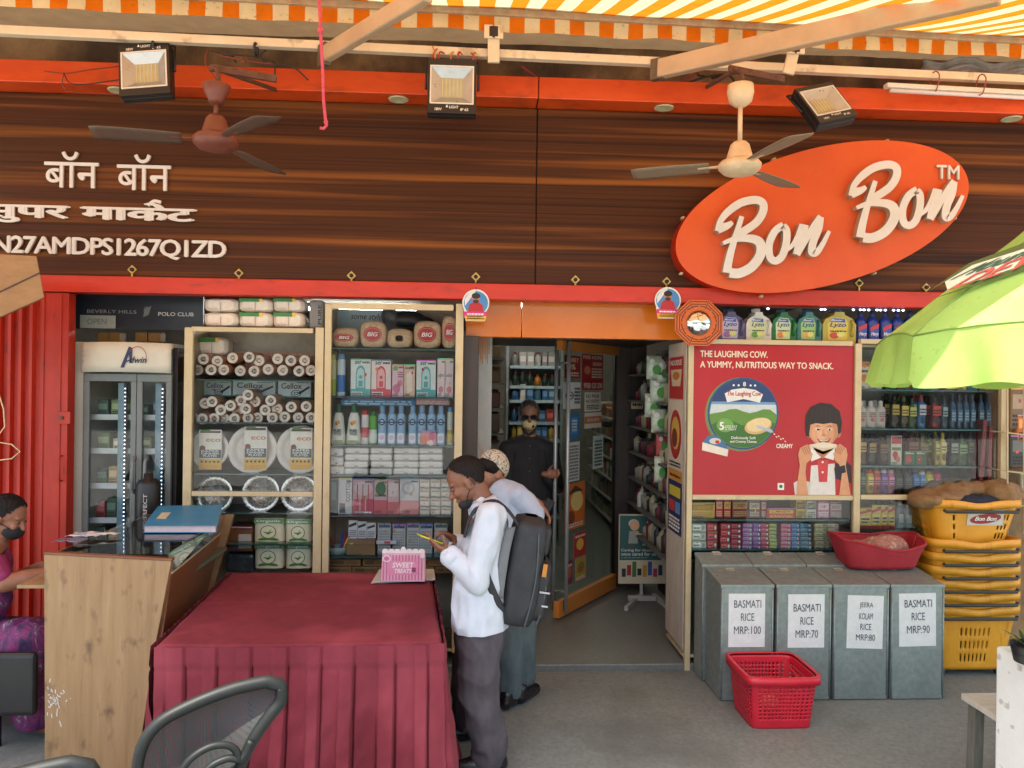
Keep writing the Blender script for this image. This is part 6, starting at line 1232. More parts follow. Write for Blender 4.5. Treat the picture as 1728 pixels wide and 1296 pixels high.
for i, x in enumerate((272, 310, 348, 386)):
    bottle('slim', 'clear bluish grey bottle in the lower cabinet behind the red bag', 'bottle', ZS(x - 18, 930 + 8 * (i % 2), x + 18, 1050), .1, mat('clear_bluish', (120, 140, 150), .15, var=.3), C(170, 180, 184), lambda a: a.rect(.2, .2, .8, .5, C(170, 184, 190)), 'clear bluish bottles', zlow)
for i, (x0_, x1_, y0_, y1_, nm) in enumerate(((618, 668, 560, 850, 'tilted'), (655, 705, 590, 850, 'upright'))):
    q0, q1 = U(*ZS(x0_ + (20 if i == 0 else 10), y0_), .06), U(*ZS(x0_, y1_), .06); mb = MB(); mb.bar(q1, q0, .09, .03, C(150, 56, 60)); o = solo(mb, 'incense_pack', nm + ' long reddish packet leaning at the wire rack end of the bottle shelves', 'packet', bevel=.008)
    mb = MB(); mb.bar(q1 + (q0 - q1) * .6 + Vector((0, -.017, 0)), q1 + (q0 - q1) * .8 + Vector((0, -.017, 0)), .07, .002, C(206, 170, 120)); mb.build('printed_label', o)
# a rear row of the same bottles fills each shelf of the right section
rn = random.Random(77)
for o in [k for k in ALL if k.parent is None and k.get('category') in ('bottle', 'can') and k.location.x > rX1 and k.location.y < .2 and k.location.z < SHS[0]]:
    for dx in (.03, -.035)[:1 + (rn.random() < .5)]:
        copy_tree(o, (dx + rn.uniform(-.008, .008), .13 + rn.uniform(0, .03) + (.07 if dx < 0 else 0), 0), label='bottle or can in the crowded rear row of the shelves under the umbrella', group='rear row bottles of the right shelves')
# wire rack at the far right edge
t = thing('wire_rack', 'cream wire rack with goods at the right edge beside the bottle cabinet', 'rack', U(1712, 900, -.1))
for py in (650, 730, 795, 850):
    c0, c1 = U(1698, py, -.15), U(1790, py + 12, -.15); mb = MB(); mb.tube([c0, c1], .006, CF, 6); mb.tube([c0 + Vector((0, .25, 0)), c1 + Vector((0, .25, 0))], .006, CF, 6)
    for k in range(7): p = c0 + (c1 - c0) * (k / 6); mb.tube([p, p + Vector((0, .25, 0))], .004, CF, 5)
    mb.build('wire_shelf', t)
for px in (1700, 1728, 1760): mb = MB(); a_, b_ = U(px, 640, -.15), U(px, 900, -.15); mb.tube([a_, b_], .006, CF, 6); mb.build('upright_wire', t)
for i, (px, py, w_, h_, cc, nm) in enumerate(((1706, 655, 34, 70, (120, 96, 70), 'dull brown hanging packet on the top of the wire rack'), (1716, 700, 30, 46, (190, 110, 40), 'orange packet on the wire rack beside the dark one'), (1705, 735, 40, 55, (60, 62, 60), 'dark cable bundle packet on the wire rack'), (1722, 800, 30, 46, (150, 140, 120), 'beige packet low on the wire rack'))):
    carton_item('rack_packet', nm, 'packet', (px, py, px + w_, py + h_), -.05, .05, C(*cc), lambda a: (a.rect(.1, .5, .9, .85, C(*[min(240, v + 50) for v in cc])), a.marks(.1, .1, .9, .4, K_, 3, i)), bevel=.01)
# ================================================================== cash counter
CY0, CY1 = -1.25, -.13
ct = thing('cash_counter', 'worn tan wooden cash counter with sloping glass top beside the maroon table', 'counter', (U(180, 1000, CY0).x, -.7, 0))
q = [U(74, 936, CY0), U(289, 947, CY0), U(262, 1090, CY0), U(228, 1296, CY0), U(76, 1276, CY0)]
q[3].z = .0; q[4].z = 0; q[3].x = U(231, 1285, CY0).x
mb = MB(); n = len(q); bk = [v + Vector((0, .03, 0)) for v in q]; mb.add(q + bk, [tuple(range(n))[::-1], tuple(range(n, 2 * n))] + [(i, (i + 1) % n, (i + 1) % n + n, i + n) for i in range(n)], WOODTAN)
ep = mb.build('end_panel', ct, bevel=.003)
ztop = q[0].z; xl_, xr_, xb_ = q[0].x, q[1].x, q[3].x
mb = MB(); rn = random.Random(9); SCR = C(206, 204, 200)
for k in range(38):
    px, py = 80 + abs(rn.gauss(0, 18)), 1180 + rn.gauss(0, 17); c = U(px, py, CY0 - .001); l = rn.uniform(.006, .022)
    mb.bar(c, c + Vector((l * rn.uniform(-.4, 1), 0, l * rn.uniform(-1.4, 1.4))), .004, .001, SCR, (0, 1, 0))
o = mb.build('peeled_patch', ep); o['kind'] = 'stuff'
mb = MB(); mb.bar(Vector((xl_ - .0, CY0 + .015, ztop + .006)), Vector((xr_ + .004, CY0 + .015, q[1].z + .006)), .034, .012, WOODRED); mb.build('edge_strip', ct, bevel=.002)
xe = U(394, 869, CY1).x; xe0 = U(360, 968, CY1).x; zE = zpx(384, 869, CY1)
mb = MB(); mb.hexa([Vector((xl_, CY1, 0)), Vector((xe0 - .16, CY1, 0)), Vector((xe0 - .16, CY1 + .03, 0)), Vector((xl_, CY1 + .03, 0)), Vector((xl_, CY1, zE)), Vector((xe, CY1, zE)), Vector((xe, CY1 + .03, zE)), Vector((xl_, CY1 + .03, zE))], WOODTAN); mb.build('end_panel', ct, bevel=.003)
# sloping front of brown laminate, facing the table
f0, f1 = U(290, 968, CY0 + .03), U(372, 901, CY1); g0, g1 = Vector((xb_ + .02, CY0 + .03, .02)), Vector((xe0 - .14, CY1, .02))
mb = MB(); n_ = Vector((.02, 0, .0)); mb.hexa([g0 - n_, g0, g1, g1 - n_, f0 - n_, f0, f1, f1 - n_], WOODRED); mb.build('front_panel', ct)
mb = MB(); mb.bar(f0 + Vector((-.008, 0, .004)), f1 + Vector((-.008, 0, .004)), .022, .01, CF); mb.build('panel_edge', ct)
mb = MB(); h0, h1 = Vector((xr_ - .03, CY0 + .03, ztop - .004)), Vector((xe - .05, CY1, ztop + .01)); mb.add([f0, f1, h1, h0], [(0, 1, 2, 3)], glass_mat('counter_pane', (206, 222, 210), 1.2, .04, .06)); mb.build('glass_front', ct)
mb = MB(); k0, k1 = Vector((xl_ + .02, CY0 + .03, ztop - .004)), Vector((xl_ + .02, CY1, ztop + .01)); mb.add([k0, h0, h1, k1], [(0, 1, 2, 3)], MATS['counter_pane']); mb.build('glass_top', ct)
mb = MB(); mb.box(xl_, xl_ + .015, CY0 + .03, CY1, .0, ztop - .01, WOODTAN); mb.box(xl_ + .015, xr_ - .08, CY0 + .03, CY1, ztop - .22, ztop - .20, C(96, 104, 88)); mb.build('inner_shelf', ct)
mb = MB(); a_, b_ = U(44, 982, CY0 + .12), U(80, 984, CY0 + .12); mb.box(a_.x, xl_ - .002, CY0 + .04, CY0 + .5, a_.z - .012, a_.z + .006, WOODTAN); mb.build('pull_out_tray', ct, bevel=.002)
rn = random.Random(21)
for i in range(7):
    y = CY0 + .12 + i * .13; x = xl_ + .1 + rn.uniform(0, .3); cc = rn.choice(((150, 140, 110), (110, 120, 96), (170, 160, 140), (120, 90, 60)))
    mb = MB(); mb.box(x, x + .16, y, y + .1, ztop - .199, ztop - .16, C(*cc)); o = solo(mb, 'counter_goods', 'small flat packet lying under the glass of the cash counter', 'packet', 'packets under the counter glass', bevel=.006)
    mb = MB(); mb.box(x + .02, x + .1, y + .02, y + .08, ztop - .1605, ztop - .159, C(*[min(240, v + 50) for v in cc])); mb.build('printed_label', o)
# blue ledger and papers on the counter
BK = mat('ledger_blue', (54, 128, 168), .45, var=.15, scale=8)
zt_ = ztop + .008; qs = [UZ(244, 886, zt_ + .04), UZ(364, 886, zt_ + .04), UZ(374, 852, zt_ + .05), UZ(268, 854, zt_ + .05)]
t = thing('ledger_book', 'thick blue ledger book lying on the far end of the cash counter', 'book', qs[0] - Vector((0, 0, .045)))
dn_ = Vector((0, 0, .038))
mb = MB(); mb.hexa([v - dn_ for v in qs] + [v - Vector((0, 0, .004)) for v in qs], C(206, 186, 186)); mb.build('pages', t)
out = lambda v, s: v + (v - (qs[0] + qs[1] + qs[2] + qs[3]) / 4) * s
mb = MB(); mb.hexa([out(v, .03) - Vector((0, 0, .004)) for v in qs] + [out(v, .03) for v in qs], BK); cv = mb.build('cover', t, bevel=.002)
mb = MB(); mb.hexa([out(v, .03) - dn_ - Vector((0, 0, .004)) for v in qs] + [out(v, .03) - dn_ for v in qs], BK); mb.build('cover', t, bevel=.002)
mb = MB(); P_ = lambda u, v: (qs[0] * (1 - u) + qs[1] * u) * (1 - v) + (qs[3] * (1 - u) + qs[2] * u) * v + Vector((0, 0, .0012)); mb.add([P_(.1, .28), P_(.24, .28), P_(.26, .62), P_(.12, .62)], [(0, 1, 2, 3)], C(206, 196, 160)); mb.build('title_label', cv)
for i, (px, py, w_, dpt, cc, lab) in enumerate(((104, 918, .13, .10, (110, 110, 130), 'dark printed pamphlet on the cashier side of the counter glass'), (128, 908, .16, .09, (196, 190, 186), 'white crumpled receipts on the cashier side of the counter glass'), (160, 906, .15, .05, (206, 196, 176), 'cream paper strip lying further along the counter glass'))):
    c = UZ(px, py, zt_); mb = MB(); s = i
    mb.grid(lambda u, v: c + Vector((w_ * (u - .3) + .02 * v, dpt * (v - .2), .012 + .02 * abs(noise.noise(Vector((u * 3, v * 3, s)))))), 10, 8, C(*cc)); o = solo(mb, 'paper', lab, 'paper', solid=.0015)
    mb = MB(); mb.grid(lambda u, v: c + Vector((w_ * (u * .5 - .2), dpt * (v * .4), .0145 + .02 * abs(noise.noise(Vector(((u * .5 + .1) * 3, (v * .4 + .2) * 3, s)))))), 6, 5, C(150, 60, 80) if i == 0 else C(150, 150, 170)); mb.build('printed_picture', o)
# ================================================================== maroon table
CLOTH = ramp_mat('maroon_cloth', [(.3, (96, 20, 33)), (.55, (110, 26, 40)), (.75, (122, 35, 49))], 5, (1, 1, 1), .85, bump=.05, detail=9, second=(2.2, (1, 1, .5), .52, .7, (160, 66, 78), .5))
TZ = .75
tc_ = [UZ(262, 1091, TZ), UZ(746, 1085, TZ), UZ(727, 968, TZ), UZ(388, 968, TZ)]
ctr = sum(tc_, Vector()) / 4
t = thing('covered_table', 'wide table under a pleated maroon cloth in front of the cabinets', 'table', (ctr.x, ctr.y, 0))
mb = MB(); sh_ = lambda v, k, z: Vector((ctr.x + (v.x - ctr.x) * k, ctr.y + (v.y - ctr.y) * k, z))
mb.hexa([sh_(v, .985, TZ - .04) for v in tc_] + [sh_(v, .985, TZ - .012) for v in tc_], WOODTAN); mb.build('table_top', t)
for v in tc_: mb = MB(); c = sh_(v, .9, 0); mb.tube([c, c + Vector((0, 0, TZ - .04))], .02, ALU, 10); mb.build('leg', t)
tcl = thing('table_cloth', 'maroon tablecloth with box pleated skirt hanging over the wide table', 'tablecloth', (ctr.x, ctr.y, 0))
mb = MB()
def topf(u, v):
    p = (tc_[0] * (1 - u) + tc_[1] * u) * (1 - v) + (tc_[3] * (1 - u) + tc_[2] * u) * v
    e = min(u, 1 - u, v, 1 - v); cr = .006 * math.exp(-((v - .50 - .02 * math.sin(u * 5)) / .012) ** 2); bulge = -.018 * math.sin(math.pi * u) * (1 - v) ** 3
    return p + Vector((0, bulge, .004 + .003 * noise.noise(Vector((u * 7, v * 6, 0))) + .002 * noise.noise(Vector((u * 20, v * 24, 3))) + cr - (.012 if e < .008 else 0)))
mb.grid(topf, 70, 110, CLOTH); mb.build('top_sheet', tcl, solid=.003)
peri = [tc_[0], tc_[1], tc_[2], tc_[3], tc_[0]]; lens = [(peri[i + 1] - peri[i]).length for i in range(4)]; TOT = sum(lens)
def perip(s):
    s = max(0, min(TOT - 1e-6, s)); 
    for i in range(4):
        if s <= lens[i]: 
            d = (peri[i + 1] - peri[i]).normalized(); n_ = Vector((d.y, -d.x, 0)); k = s / lens[i]; b = -.018 * math.sin(math.pi * k) if i == 0 else 0
            return peri[i] + d * s + Vector((0, b, 0)), n_, i, k
        s -= lens[i]
    return peri[0], Vector((0, -1, 0)), 3, 1
PIT = lens[0] / 8.15
def skirt(u, v):                         # u along, v 0 top .. 1 bottom
    s = u * TOT; p, n_, i, k = perip(s); ph = (s / PIT - .28 + .28 * noise.noise(Vector((s * 3.1, .2, 7))) + (.012 * math.sin(s * 9) + .10 * noise.noise(Vector((s * 2.2, v * .8, 4)))) * v + .34 * v * noise.noise(Vector((math.floor(s / PIT - .28) * 1.7, 3.3, .5)))) % 1.0
    # box pleat: raised tongue with a sharp right edge and a dark fold beside it
    tongue = 1.0 if ph < .42 else 0.0
    if ph < .05: tongue = ph / .05
    elif .42 <= ph < .45: tongue = 1 - (ph - .42) / .03
    fold = -math.exp(-((ph - .47) / .022) ** 2)
    open_ = .3 + .7 * max(0, (v - .12)) ** .7
    amp = (.006 + .040 * v) * tongue + .055 * fold * open_ * (1 if v > .13 else .35)
    amp += v * (.034 * math.sin(2 * math.pi * (ph - .1)) * max(0, v - .15) + .08 * noise.noise(Vector((s * 3, v * 1.6, 1))))
    amp += .009 * noise.noise(Vector((s * 12 + v * 5, v * 7, 2))) * min(1, v * 3) + .004 * noise.noise(Vector((s * 30, v * 22, 6))) * v + (.004 if v < .125 else 0) - (.004 if .125 <= v < .14 else 0)
    cor = min(k, 1 - k); amp += .02 * v
    if cor < .03: 
        c = (perip(s + .03)[1] + perip(s - .03)[1]); n_ = c.normalized() if c.length > .1 else n_
    return Vector((p.x, p.y, TZ + .002)) + n_ * (amp + .01) + Vector((0, 0, -(TZ - .012) * v))
mb = MB(); mb.grid(skirt, 1100, 46, CLOTH); mb.build('pleated_skirt', tcl, fix=False)
# newspaper and pink box
zz = TZ + .009; nq = [UZ(626, 985, zz), UZ(731, 980, zz), UZ(729, 963, zz), UZ(640, 962, zz)]
mb = MB()
for k in range(3): d = Vector((.006 * k, -.004 * k, .004 * k)); mb.hexa([v + d for v in nq] + [v + d + Vector((0, 0, .0035)) for v in nq], C(186, 182, 172))
o = solo(mb, 'newspaper', 'folded newspaper under the pink box on the maroon table', 'newspaper')
zb2 = zz + .0125; c0, c1 = UZ(642, 984, zb2), UZ(717, 981, zb2); yb = (c0.y + c1.y) / 2 + .012
x0, x1 = c0.x, c1.x; z1_ = U(680, 934, yb).z
t = thing('pink_box', 'pink striped paper box with scalloped white top on the newspaper', 'box', ((x0 + x1) / 2, yb, zb2))
PK, PKL = C(206, 110, 150), C(220, 176, 192)
mb = MB(); mb.hexa([(x0, yb, zb2), (x1, yb, zb2), (x1, yb + .11, zb2), (x0, yb + .11, zb2), (x0 + .004, yb + .006, z1_), (x1 - .004, yb + .006, z1_), (x1 - .004, yb + .10, z1_), (x0 + .004, yb + .10, z1_)], PKL); b = mb.build('carton', t, bevel=.002)
a = face_art(x0, x1, zb2, z1_, yb - .0005)
for k in range(13): a.rect(.03 + k * .073, .05, .065 + k * .073, .95, PK, 1)
a.rect(.16, .24, .84, .74, C(216, 140, 170), 2); a.text('SWEET', .25, .5, .75, .68, W_, .03, .2, 3); a.text('TREATS', .3, .30, .7, .46, W_, .03, .2, 3); a.rect(.7, .34, .79, .5, C(140, 60, 100), 4); a.disc(.12, .82, .1, .13, C(226, 200, 210), 3); a.disc(.12, .82, .06, .08, PK, 4); a.disc(.94, .92, .06, .09, C(226, 200, 210), 3); a.build('printed_label', b)
mb = MB(); pts = [(x0 + .004, z1_)]
for k in range(7):
    cx = x0 + .004 + (x1 - x0 - .008) * (k + .5) / 7; w_ = (x1 - x0 - .008) / 14
    for j in range(7): th_ = math.pi - math.pi * j / 6; pts.append((cx + w_ * math.cos(th_), z1_ + .012 + (.014 + .012 * (k == 3)) * math.sin(th_)))
pts.append((x1 - .004, z1_)); mb.prism(pts, yb + .004, yb + .006, C(222, 214, 214)); mb.build('scalloped_flap', t)
# ================================================================== steel rice bins
def bin_box(label, x0, x1, y0, y1, zf, zb, group=None):
    t = thing('rice_bin', label, 'bin', ((x0 + x1) / 2, (y0 + y1) / 2, 0), group)
    mb = MB(); mb.hexa([(x0, y0, 0), (x1, y0, 0), (x1, y1, 0), (x0, y1, 0), (x0, y0, zf - .012), (x1, y0, zf - .012), (x1, y1, zb - .012), (x0, y1, zb - .012)], ZINC); mb.build('body', t, bevel=.012, seg=3)
    for xx in (x0 + .006, x1 - .006): mb = MB(); mb.tube([(xx, y0 - .001, .01), (xx, y0 - .001, zf - .02)], .0055, ZINC, 8); mb.build('corner_seam', t)
    mb = MB(); mb.bar((x0 + .01, y0 - .001, .018), (x1 - .01, y0 - .001, .018), .006, .02, ZINC); mb.build('bottom_fold', t)
    mb = MB(); e = .004; mb.hexa([(x0 - e, y0 - e, zf - .018), (x1 + e, y0 - e, zf - .018), (x1 + e, y1, zb - .018), (x0 - e, y1, zb - .018), (x0 - e, y0 - e, zf + .004), (x1 + e, y0 - e, zf + .004), (x1 + e, y1, zb + .004), (x0 - e, y1, zb + .004)], ZINC); lid = mb.build('lid', t, bevel=.004)
    cx = (x0 + x1) / 2 - .02; k = .78; yy = y0 + (y1 - y0) * k; z_ = zf + (zb - zf) * k + .0055; s = (zb - zf) / (y1 - y0)
    mb = MB(); mb.add([(cx - .025, yy, z_), (cx + .025, yy, z_), (cx + .025, yy + .045, z_ + s * .045), (cx - .025, yy + .045, z_ + s * .045)], [(0, 1, 2, 3)], C(196, 190, 176)); tg = mb.build('price_tag', lid)
    a = Art((cx - .025, yy, z_), (.05, 0, 0), (0, .045, s * .045), .0006); a.marks(.1, .3, .9, .7, K_, 1, int(x0 * 50)); a.build('printed_text', tg)
    return t
FRW, ZF, ZB1, ZB2 = (-.52, -.215), .70, .735, .79
papers = [((262, 240, 443, 505), ['BASMATI', 'RICE', 'MRP:100']), ((557, 243, 738, 508), ['BASMATI', 'RICE', 'MRP:70']), ((848, 247, 1027, 510), ['JEERA', 'KOLAM', 'RICE', 'MRP:80']), ((1110, 240, 1293, 503), ['BASMATI', 'RICE', 'MRP:90'])]
Z7 = Zc(1140, 920, 2.94); edges = [(1216, 1304.5), (1310, 1402), (1406, 1499), (1503, 1592.5)]; INK = C(58, 60, 76)
bw = []
for i, ((e0, e1), (r, ls)) in enumerate(zip(edges, papers)):
    x0, x1 = U(e0, 1090, FRW[0]).x, U(e1, 1090, FRW[0]).x; bw.append((x0, x1))
    b = bin_box(('steel basmati bin at the doorway end, red basket standing before it', 'steel basmati bin between the doorway end bin and the jeera kolam bin', 'steel bin whose paper sign reads jeera kolam rice', 'steel basmati bin beside the stack of yellow baskets')[i], x0, x1, FRW[0], FRW[1], ZF, ZB1)
    a0, a1, c0, c1 = rect(*Z7(*r), FRW[0]); yp = FRW[0] - .0015; lean = (0, 0, -.006, .005)[i]
    o_, a_, b_ = Vector((a0, yp, c0)), Vector((a1 - a0, 0, lean)), Vector((-lean, 0, c1 - c0)); mb = MB(); mb.add([o_, o_ + a_, o_ + a_ + b_, o_ + b_], [(0, 1, 2, 3)], C(214, 214, 212)); pp_ = mb.build('paper_sign', b, fix=False)
    A2 = Art(o_, a_, b_, .0008); n = len(ls)
    for k, s in enumerate(ls):
        top = (.88 if n == 3 else .87) - k * (.245 if n == 3 else .2) - (.06 if i == 1 else 0); hh = .145 if n == 3 else .12; wd = {7: .74, 4: .36, 6: .62, 5: .44}.get(len(s), .6)
        if n == 4: wd *= .85
        A2.text(s, .52 - wd / 2, top - hh, .52 + wd / 2, top, INK, 0, 0, 2)
    A2.build('printed_text', pp_)
for i, (p0, p1) in enumerate(((1184, 1268), (1271, 1358), (1361, 1450), (1453, 1540))):
    x0, x1 = U(p0, 1060, FRW[1] + .012).x, U(p1, 1060, FRW[1] + .012).x
    bin_box('plain steel bin ' + ('in the rear row, closest to the doorway side panel', 'in the rear row, directly below the row of cream boxes'.replace('directly below the row of cream boxes', 'second one in from the doorway'), 'in the rear row, just behind the jeera kolam bin', 'in the rear row under the red bag beside the yellow baskets')[i], x0, x1, FRW[1] + .012, -.03, ZB1 + .012, ZB2)
# red cloth bag on the bins
RB = ramp_mat('red_bag_cloth', [(.3, (142, 26, 38)), (.7, (166, 38, 50))], 6, (1, 1, 1), .7, bump=.1)
yb0, yb1 = -.33, -.04; xa, xb = U(1412, 930, -.2).x, U(1548, 930, -.2).x; zb3 = .748
t = thing('red_bag', 'soft red fabric shopping basket full of cloth lying on the steel bins', 'bag', ((xa + xb) / 2, -.2, zb3))
mb = MB()
def bag(u, v):
    th_ = 2 * math.pi * u; c_, s_ = math.cos(th_), math.sin(th_); k = 5; d = (abs(c_) ** k + abs(s_) ** k) ** (-1 / k); g = .80 + .24 * v; w_ = (xb - xa) / 2
    sag = -.05 * v * (s_ < 0) * math.exp(-((c_ - .3) * 1.5) ** 2)
    return Vector(((xa + xb) / 2 + c_ * d * w_ * g, (yb0 + yb1) / 2 + s_ * d * .145 * g, zb3 + .02 + .15 * v + .03 * v * c_ * c_ - .02 * (1 - v) + sag + .008 * noise.noise(Vector((c_ * 3, s_ * 3, v * 3)))))
mb.grid(bag, 64, 10, RB); mb.add([bag(i / 64, 0) for i in range(64)], [tuple(range(64))], RB); mb.build('side_cloth', t, solid=.008)
mb = MB(); mb.tube([bag(i / 64, 1.0) for i in range(64)], .009, RB, 8, closed=True); mb.build('rim_band', t)
mb = MB(); mb.ell(((xa + xb) / 2 + .06, -.19, zb3 + .11), (.15, .10, .085), C(170, 140, 120), 20, 12); mb.ell(((xa + xb) / 2 - .1, -.17, zb3 + .09), (.12, .10, .06), C(170, 140, 120), 20, 12)
o = fuse(mb, 'folded_cloth', None, .012, 3, ramp_mat('patterned_cloth', [(.35, (176, 150, 126)), (.5, (150, 90, 84)), (.65, (190, 170, 150))], 22, (1, 1, 1), .9), fold=.008, fscale=14, origin=((xa + xb) / 2, -.19, zb3 + .05)); tag(o, 'crumpled patterned cloth lying inside the red fabric basket', 'cloth')
# ================================================================== plastic baskets
def basket_wall(mb, cx, cy, z0, z1, bw_, bd_, tw_, td_, m, hole, nu=160, nv=22, rad=6.0, wav=None):
    def P(u, v):
        th_ = 2 * math.pi * u + math.pi * .25; c_, s_ = math.cos(th_), math.sin(th_); d = (abs(c_) ** rad + abs(s_) ** rad) ** (-1 / rad)
        w_, e = bw_ + (tw_ - bw_) * v, bd_ + (td_ - bd_) * v; z = z0 + (z1 - z0) * v
        if wav: z += wav(c_ * d, s_ * d, v)
        return Vector((cx + c_ * d * w_ / 2, cy + s_ * d * e / 2, z))
    vs = [P(i / nu, j / nv) for j in range(nv + 1) for i in range(nu)]
    fs = [(j * nu + i, j * nu + (i + 1) % nu, (j + 1) * nu + (i + 1) % nu, (j + 1) * nu + i) for j in range(nv) for i in range(nu) if not hole(i, j)]
    mb.add(vs, fs, m, True); return P
YEL = ramp_mat('yellow_plastic', [(.3, (212, 142, 30)), (.7, (228, 162, 46))], 5, (1, 1, .6), .42, second=(12, (2, 2, .4), .6, .7, (170, 96, 24), .5))
Ys, Xs, WX, WD = .02, U(1650, 1000, -.2).x, .635, .46
def yellow(label, zrim, h, top=False, wheels=False):
    t = thing('yellow_basket', label, 'basket', (Xs, Ys, zrim - h), 'stack of yellow baskets'); nu, nv = 176, 24
    def hole(i, j):
        a = (i % 44)
        if j in (3, 4, 5, 8, 9, 10, 13, 14, 15): return 12 <= a <= 32 and a % 3 == 0 if not (top and (i // 44) == 2) else a in (7, 36, 38, 40)
        return False
    wv = lambda x, y, v: (-.022 * math.exp(-(x / .35) ** 2) * v ** 3 if y < 0 else 0)
    mb = MB(); P = basket_wall(mb, Xs, Ys, zrim - h, zrim, WX * .74, WD * .74, WX * .97, WD * .97, YEL, hole, nu, nv, 7, wv)
    mb.add([P(i / nu, 0) for i in range(nu)], [tuple(range(nu))], YEL); mb.build('body', t, solid=.004)
    mb = MB(); loop = [P(i / 88, 1.0) for i in range(88)]; n_ = len(loop); c_ = Vector((Xs, Ys, 0))
    o_ = [v + (Vector((v.x, v.y, 0)) - c_) * .05 for v in loop]; vs = loop + o_ + [v - Vector((0, 0, .048)) for v in o_]
    mb.add(vs, [(i, (i + 1) % n_, (i + 1) % n_ + n_, i + n_) for i in range(n_)] + [(i + n_, (i + 1) % n_ + n_, (i + 1) % n_ + 2 * n_, i + 2 * n_) for i in range(n_)], YEL, True); mb.build('rim', t, solid=.004)
    mb = MB(); yh = Ys - WD * .53; zh = zrim - .06; mb.tube([(Xs - WX * .40, yh, zh), (Xs - WX * .38, yh - .012, zh - .012), (Xs + WX * .38, yh - .012, zh - .012), (Xs + WX * .4, yh, zh)], .011, C(44, 48, 40), 8); mb.build('handle', t)  # dark green bar under the rim, coloured as the shadow band between rims
    if top:
        mb = MB(); f = lambda x, z: Vector((Xs + x, Ys - WD * .5 * (.74 + .23 * (z - zrim + h) / h) * 1.0 - .006, z)); z0, z1 = zrim - .17, zrim - .06
        mb.add([f(-.07, z0), f(.18, z0), f(.18, z1), f(-.07, z1)], [(0, 1, 2, 3)], C(196, 190, 176)); pl = mb.build('name_plate', t, fix=False)
        A2 = Art(f(-.07, z0), f(.18, z0) - f(-.07, z0), f(-.07, z1) - f(-.07, z0), .0012); A2.poly([(.5 + .42 * math.cos(R(k * 12)) , .42 + .30 * math.sin(R(k * 12)) + .1 * math.cos(R(k * 12))) for k in range(30)], C(150, 40, 36), 1); A2.text('Bon Bon', .2, .3, .8, .56, W_, .04, .3, 2); A2.build('printed_text', pl)
    if wheels:
        for sx in (-1, 1):
            mb = MB(); x = Xs + sx * WX * .31; mb.lathe([(0, -.015), (.03, -.015), (.034, -.01), (.034, .01), (.03, .015), (0, .015)], (x, Ys - WD * .30, .034), C(60, 70, 90), 16, axis='x'); mb.box(x - .02, x + .02, Ys - WD * .36, Ys - WD * .26, .04, .075, YEL); mb.build('wheel', t)
    return t
for k, (zr, nm) in enumerate(((.475, 'lowest wheeled yellow shopping basket under the whole stack'), (.565, 'second yellow basket from the bottom of the tall stack'), (.652, 'third yellow basket from the bottom of the tall stack'), (.738, 'fourth yellow basket from the bottom of the tall stack'), (.826, 'fifth yellow basket from the bottom of the tall stack'), (.915, 'yellow basket directly under the topmost cloth filled basket'))):
    yellow(nm, zr, .43, wheels=(k == 0))
yellow('topmost yellow basket with white name plate, heaped with sacking', 1.175, .30, top=True)
BUR = ramp_mat('brown_sacking', [(.3, (120, 92, 62)), (.7, (150, 120, 84))], 30, (1, 1, 1), .95, bump=.4)
mb = MB(); mb.ell((Xs - .16, Ys - .02, 1.185), (.2, .19, .035), BUR, 24, 12); mb.ell((Xs + .05, Ys + .05, 1.22), (.26, .15, .05), BUR, 24, 12); mb.ell((Xs + .24, Ys - .06, 1.2), (.12, .17, .085), BUR, 24, 12); mb.ell((Xs - .30, Ys - .1, 1.16), (.10, .14, .05), BUR, 24, 12)
o = fuse(mb, 'burlap_sack', None, .012, 3, BUR, fold=.016, fscale=8, fstretch=(1, 1, 1), origin=(Xs, Ys, 1.18)); tag(o, 'crumpled brown burlap sack heaped over the topmost yellow basket', 'sack')
mb = MB(); mb.ell((Xs + .02, Ys - .13, 1.165), (.2, .09, .03), K_, 24, 10); o = fuse(mb, 'dark_cloth', None, .01, 3, mat('navy_cloth', (34, 40, 58), .9, var=.3), fold=.01, fscale=12, origin=(Xs, Ys - .1, 1.15)); tag(o, 'dark navy cloth tucked under the burlap in the topmost basket', 'cloth')
# red basket on the floor
REDP = mat('red_plastic', (196, 30, 50), .38, var=.1, scale=6)
xf0, xf1 = U(1263, 1150, -.93).x, U(1387, 1150, -.93).x; rcx, rcy = (xf0 + xf1) / 2, -.735
t = thing('red_basket', 'red plastic lattice shopping basket on the ground before the rice bins', 'basket', (rcx, rcy, 0))
tw_, td_ = xf1 - xf0 - .01, .40; bw_, bd_ = tw_ * .84, td_ * .80
mb = MB(); hol = lambda i, j: (4 <= j <= 21) and ((j - 4) % 2 == 1) and (i % 4 in (1, 2)) and not (i % 60 < 3)
P = basket_wall(mb, rcx, rcy, .0, .285, bw_, bd_, tw_ * .97, td_ * .97, REDP, hol, 240, 26, 9)
mb.add([P(i / 240, 0) + Vector((0, 0, .008)) for i in range(240)], [tuple(range(240))], REDP); mb.build('lattice_body', t, solid=.004)
mb = MB(); loop = [P(i / 96, 1.0) for i in range(96)]; n_ = 96; c_ = Vector((rcx, rcy, 0)); o_ = [v + (Vector((v.x, v.y, 0)) - c_).normalized() * .022 for v in loop]
vs = [v + Vector((0, 0, .012)) for v in loop] + [v + Vector((0, 0, .012)) for v in o_] + [v - Vector((0, 0, .03)) for v in o_]
mb.add(vs, [(i, (i + 1) % n_, (i + 1) % n_ + n_, i + n_) for i in range(n_)] + [(i + n_, (i + 1) % n_ + n_, (i + 1) % n_ + 2 * n_, i + 2 * n_) for i in range(n_)], REDP, True); mb.build('rim', t, solid=.005)
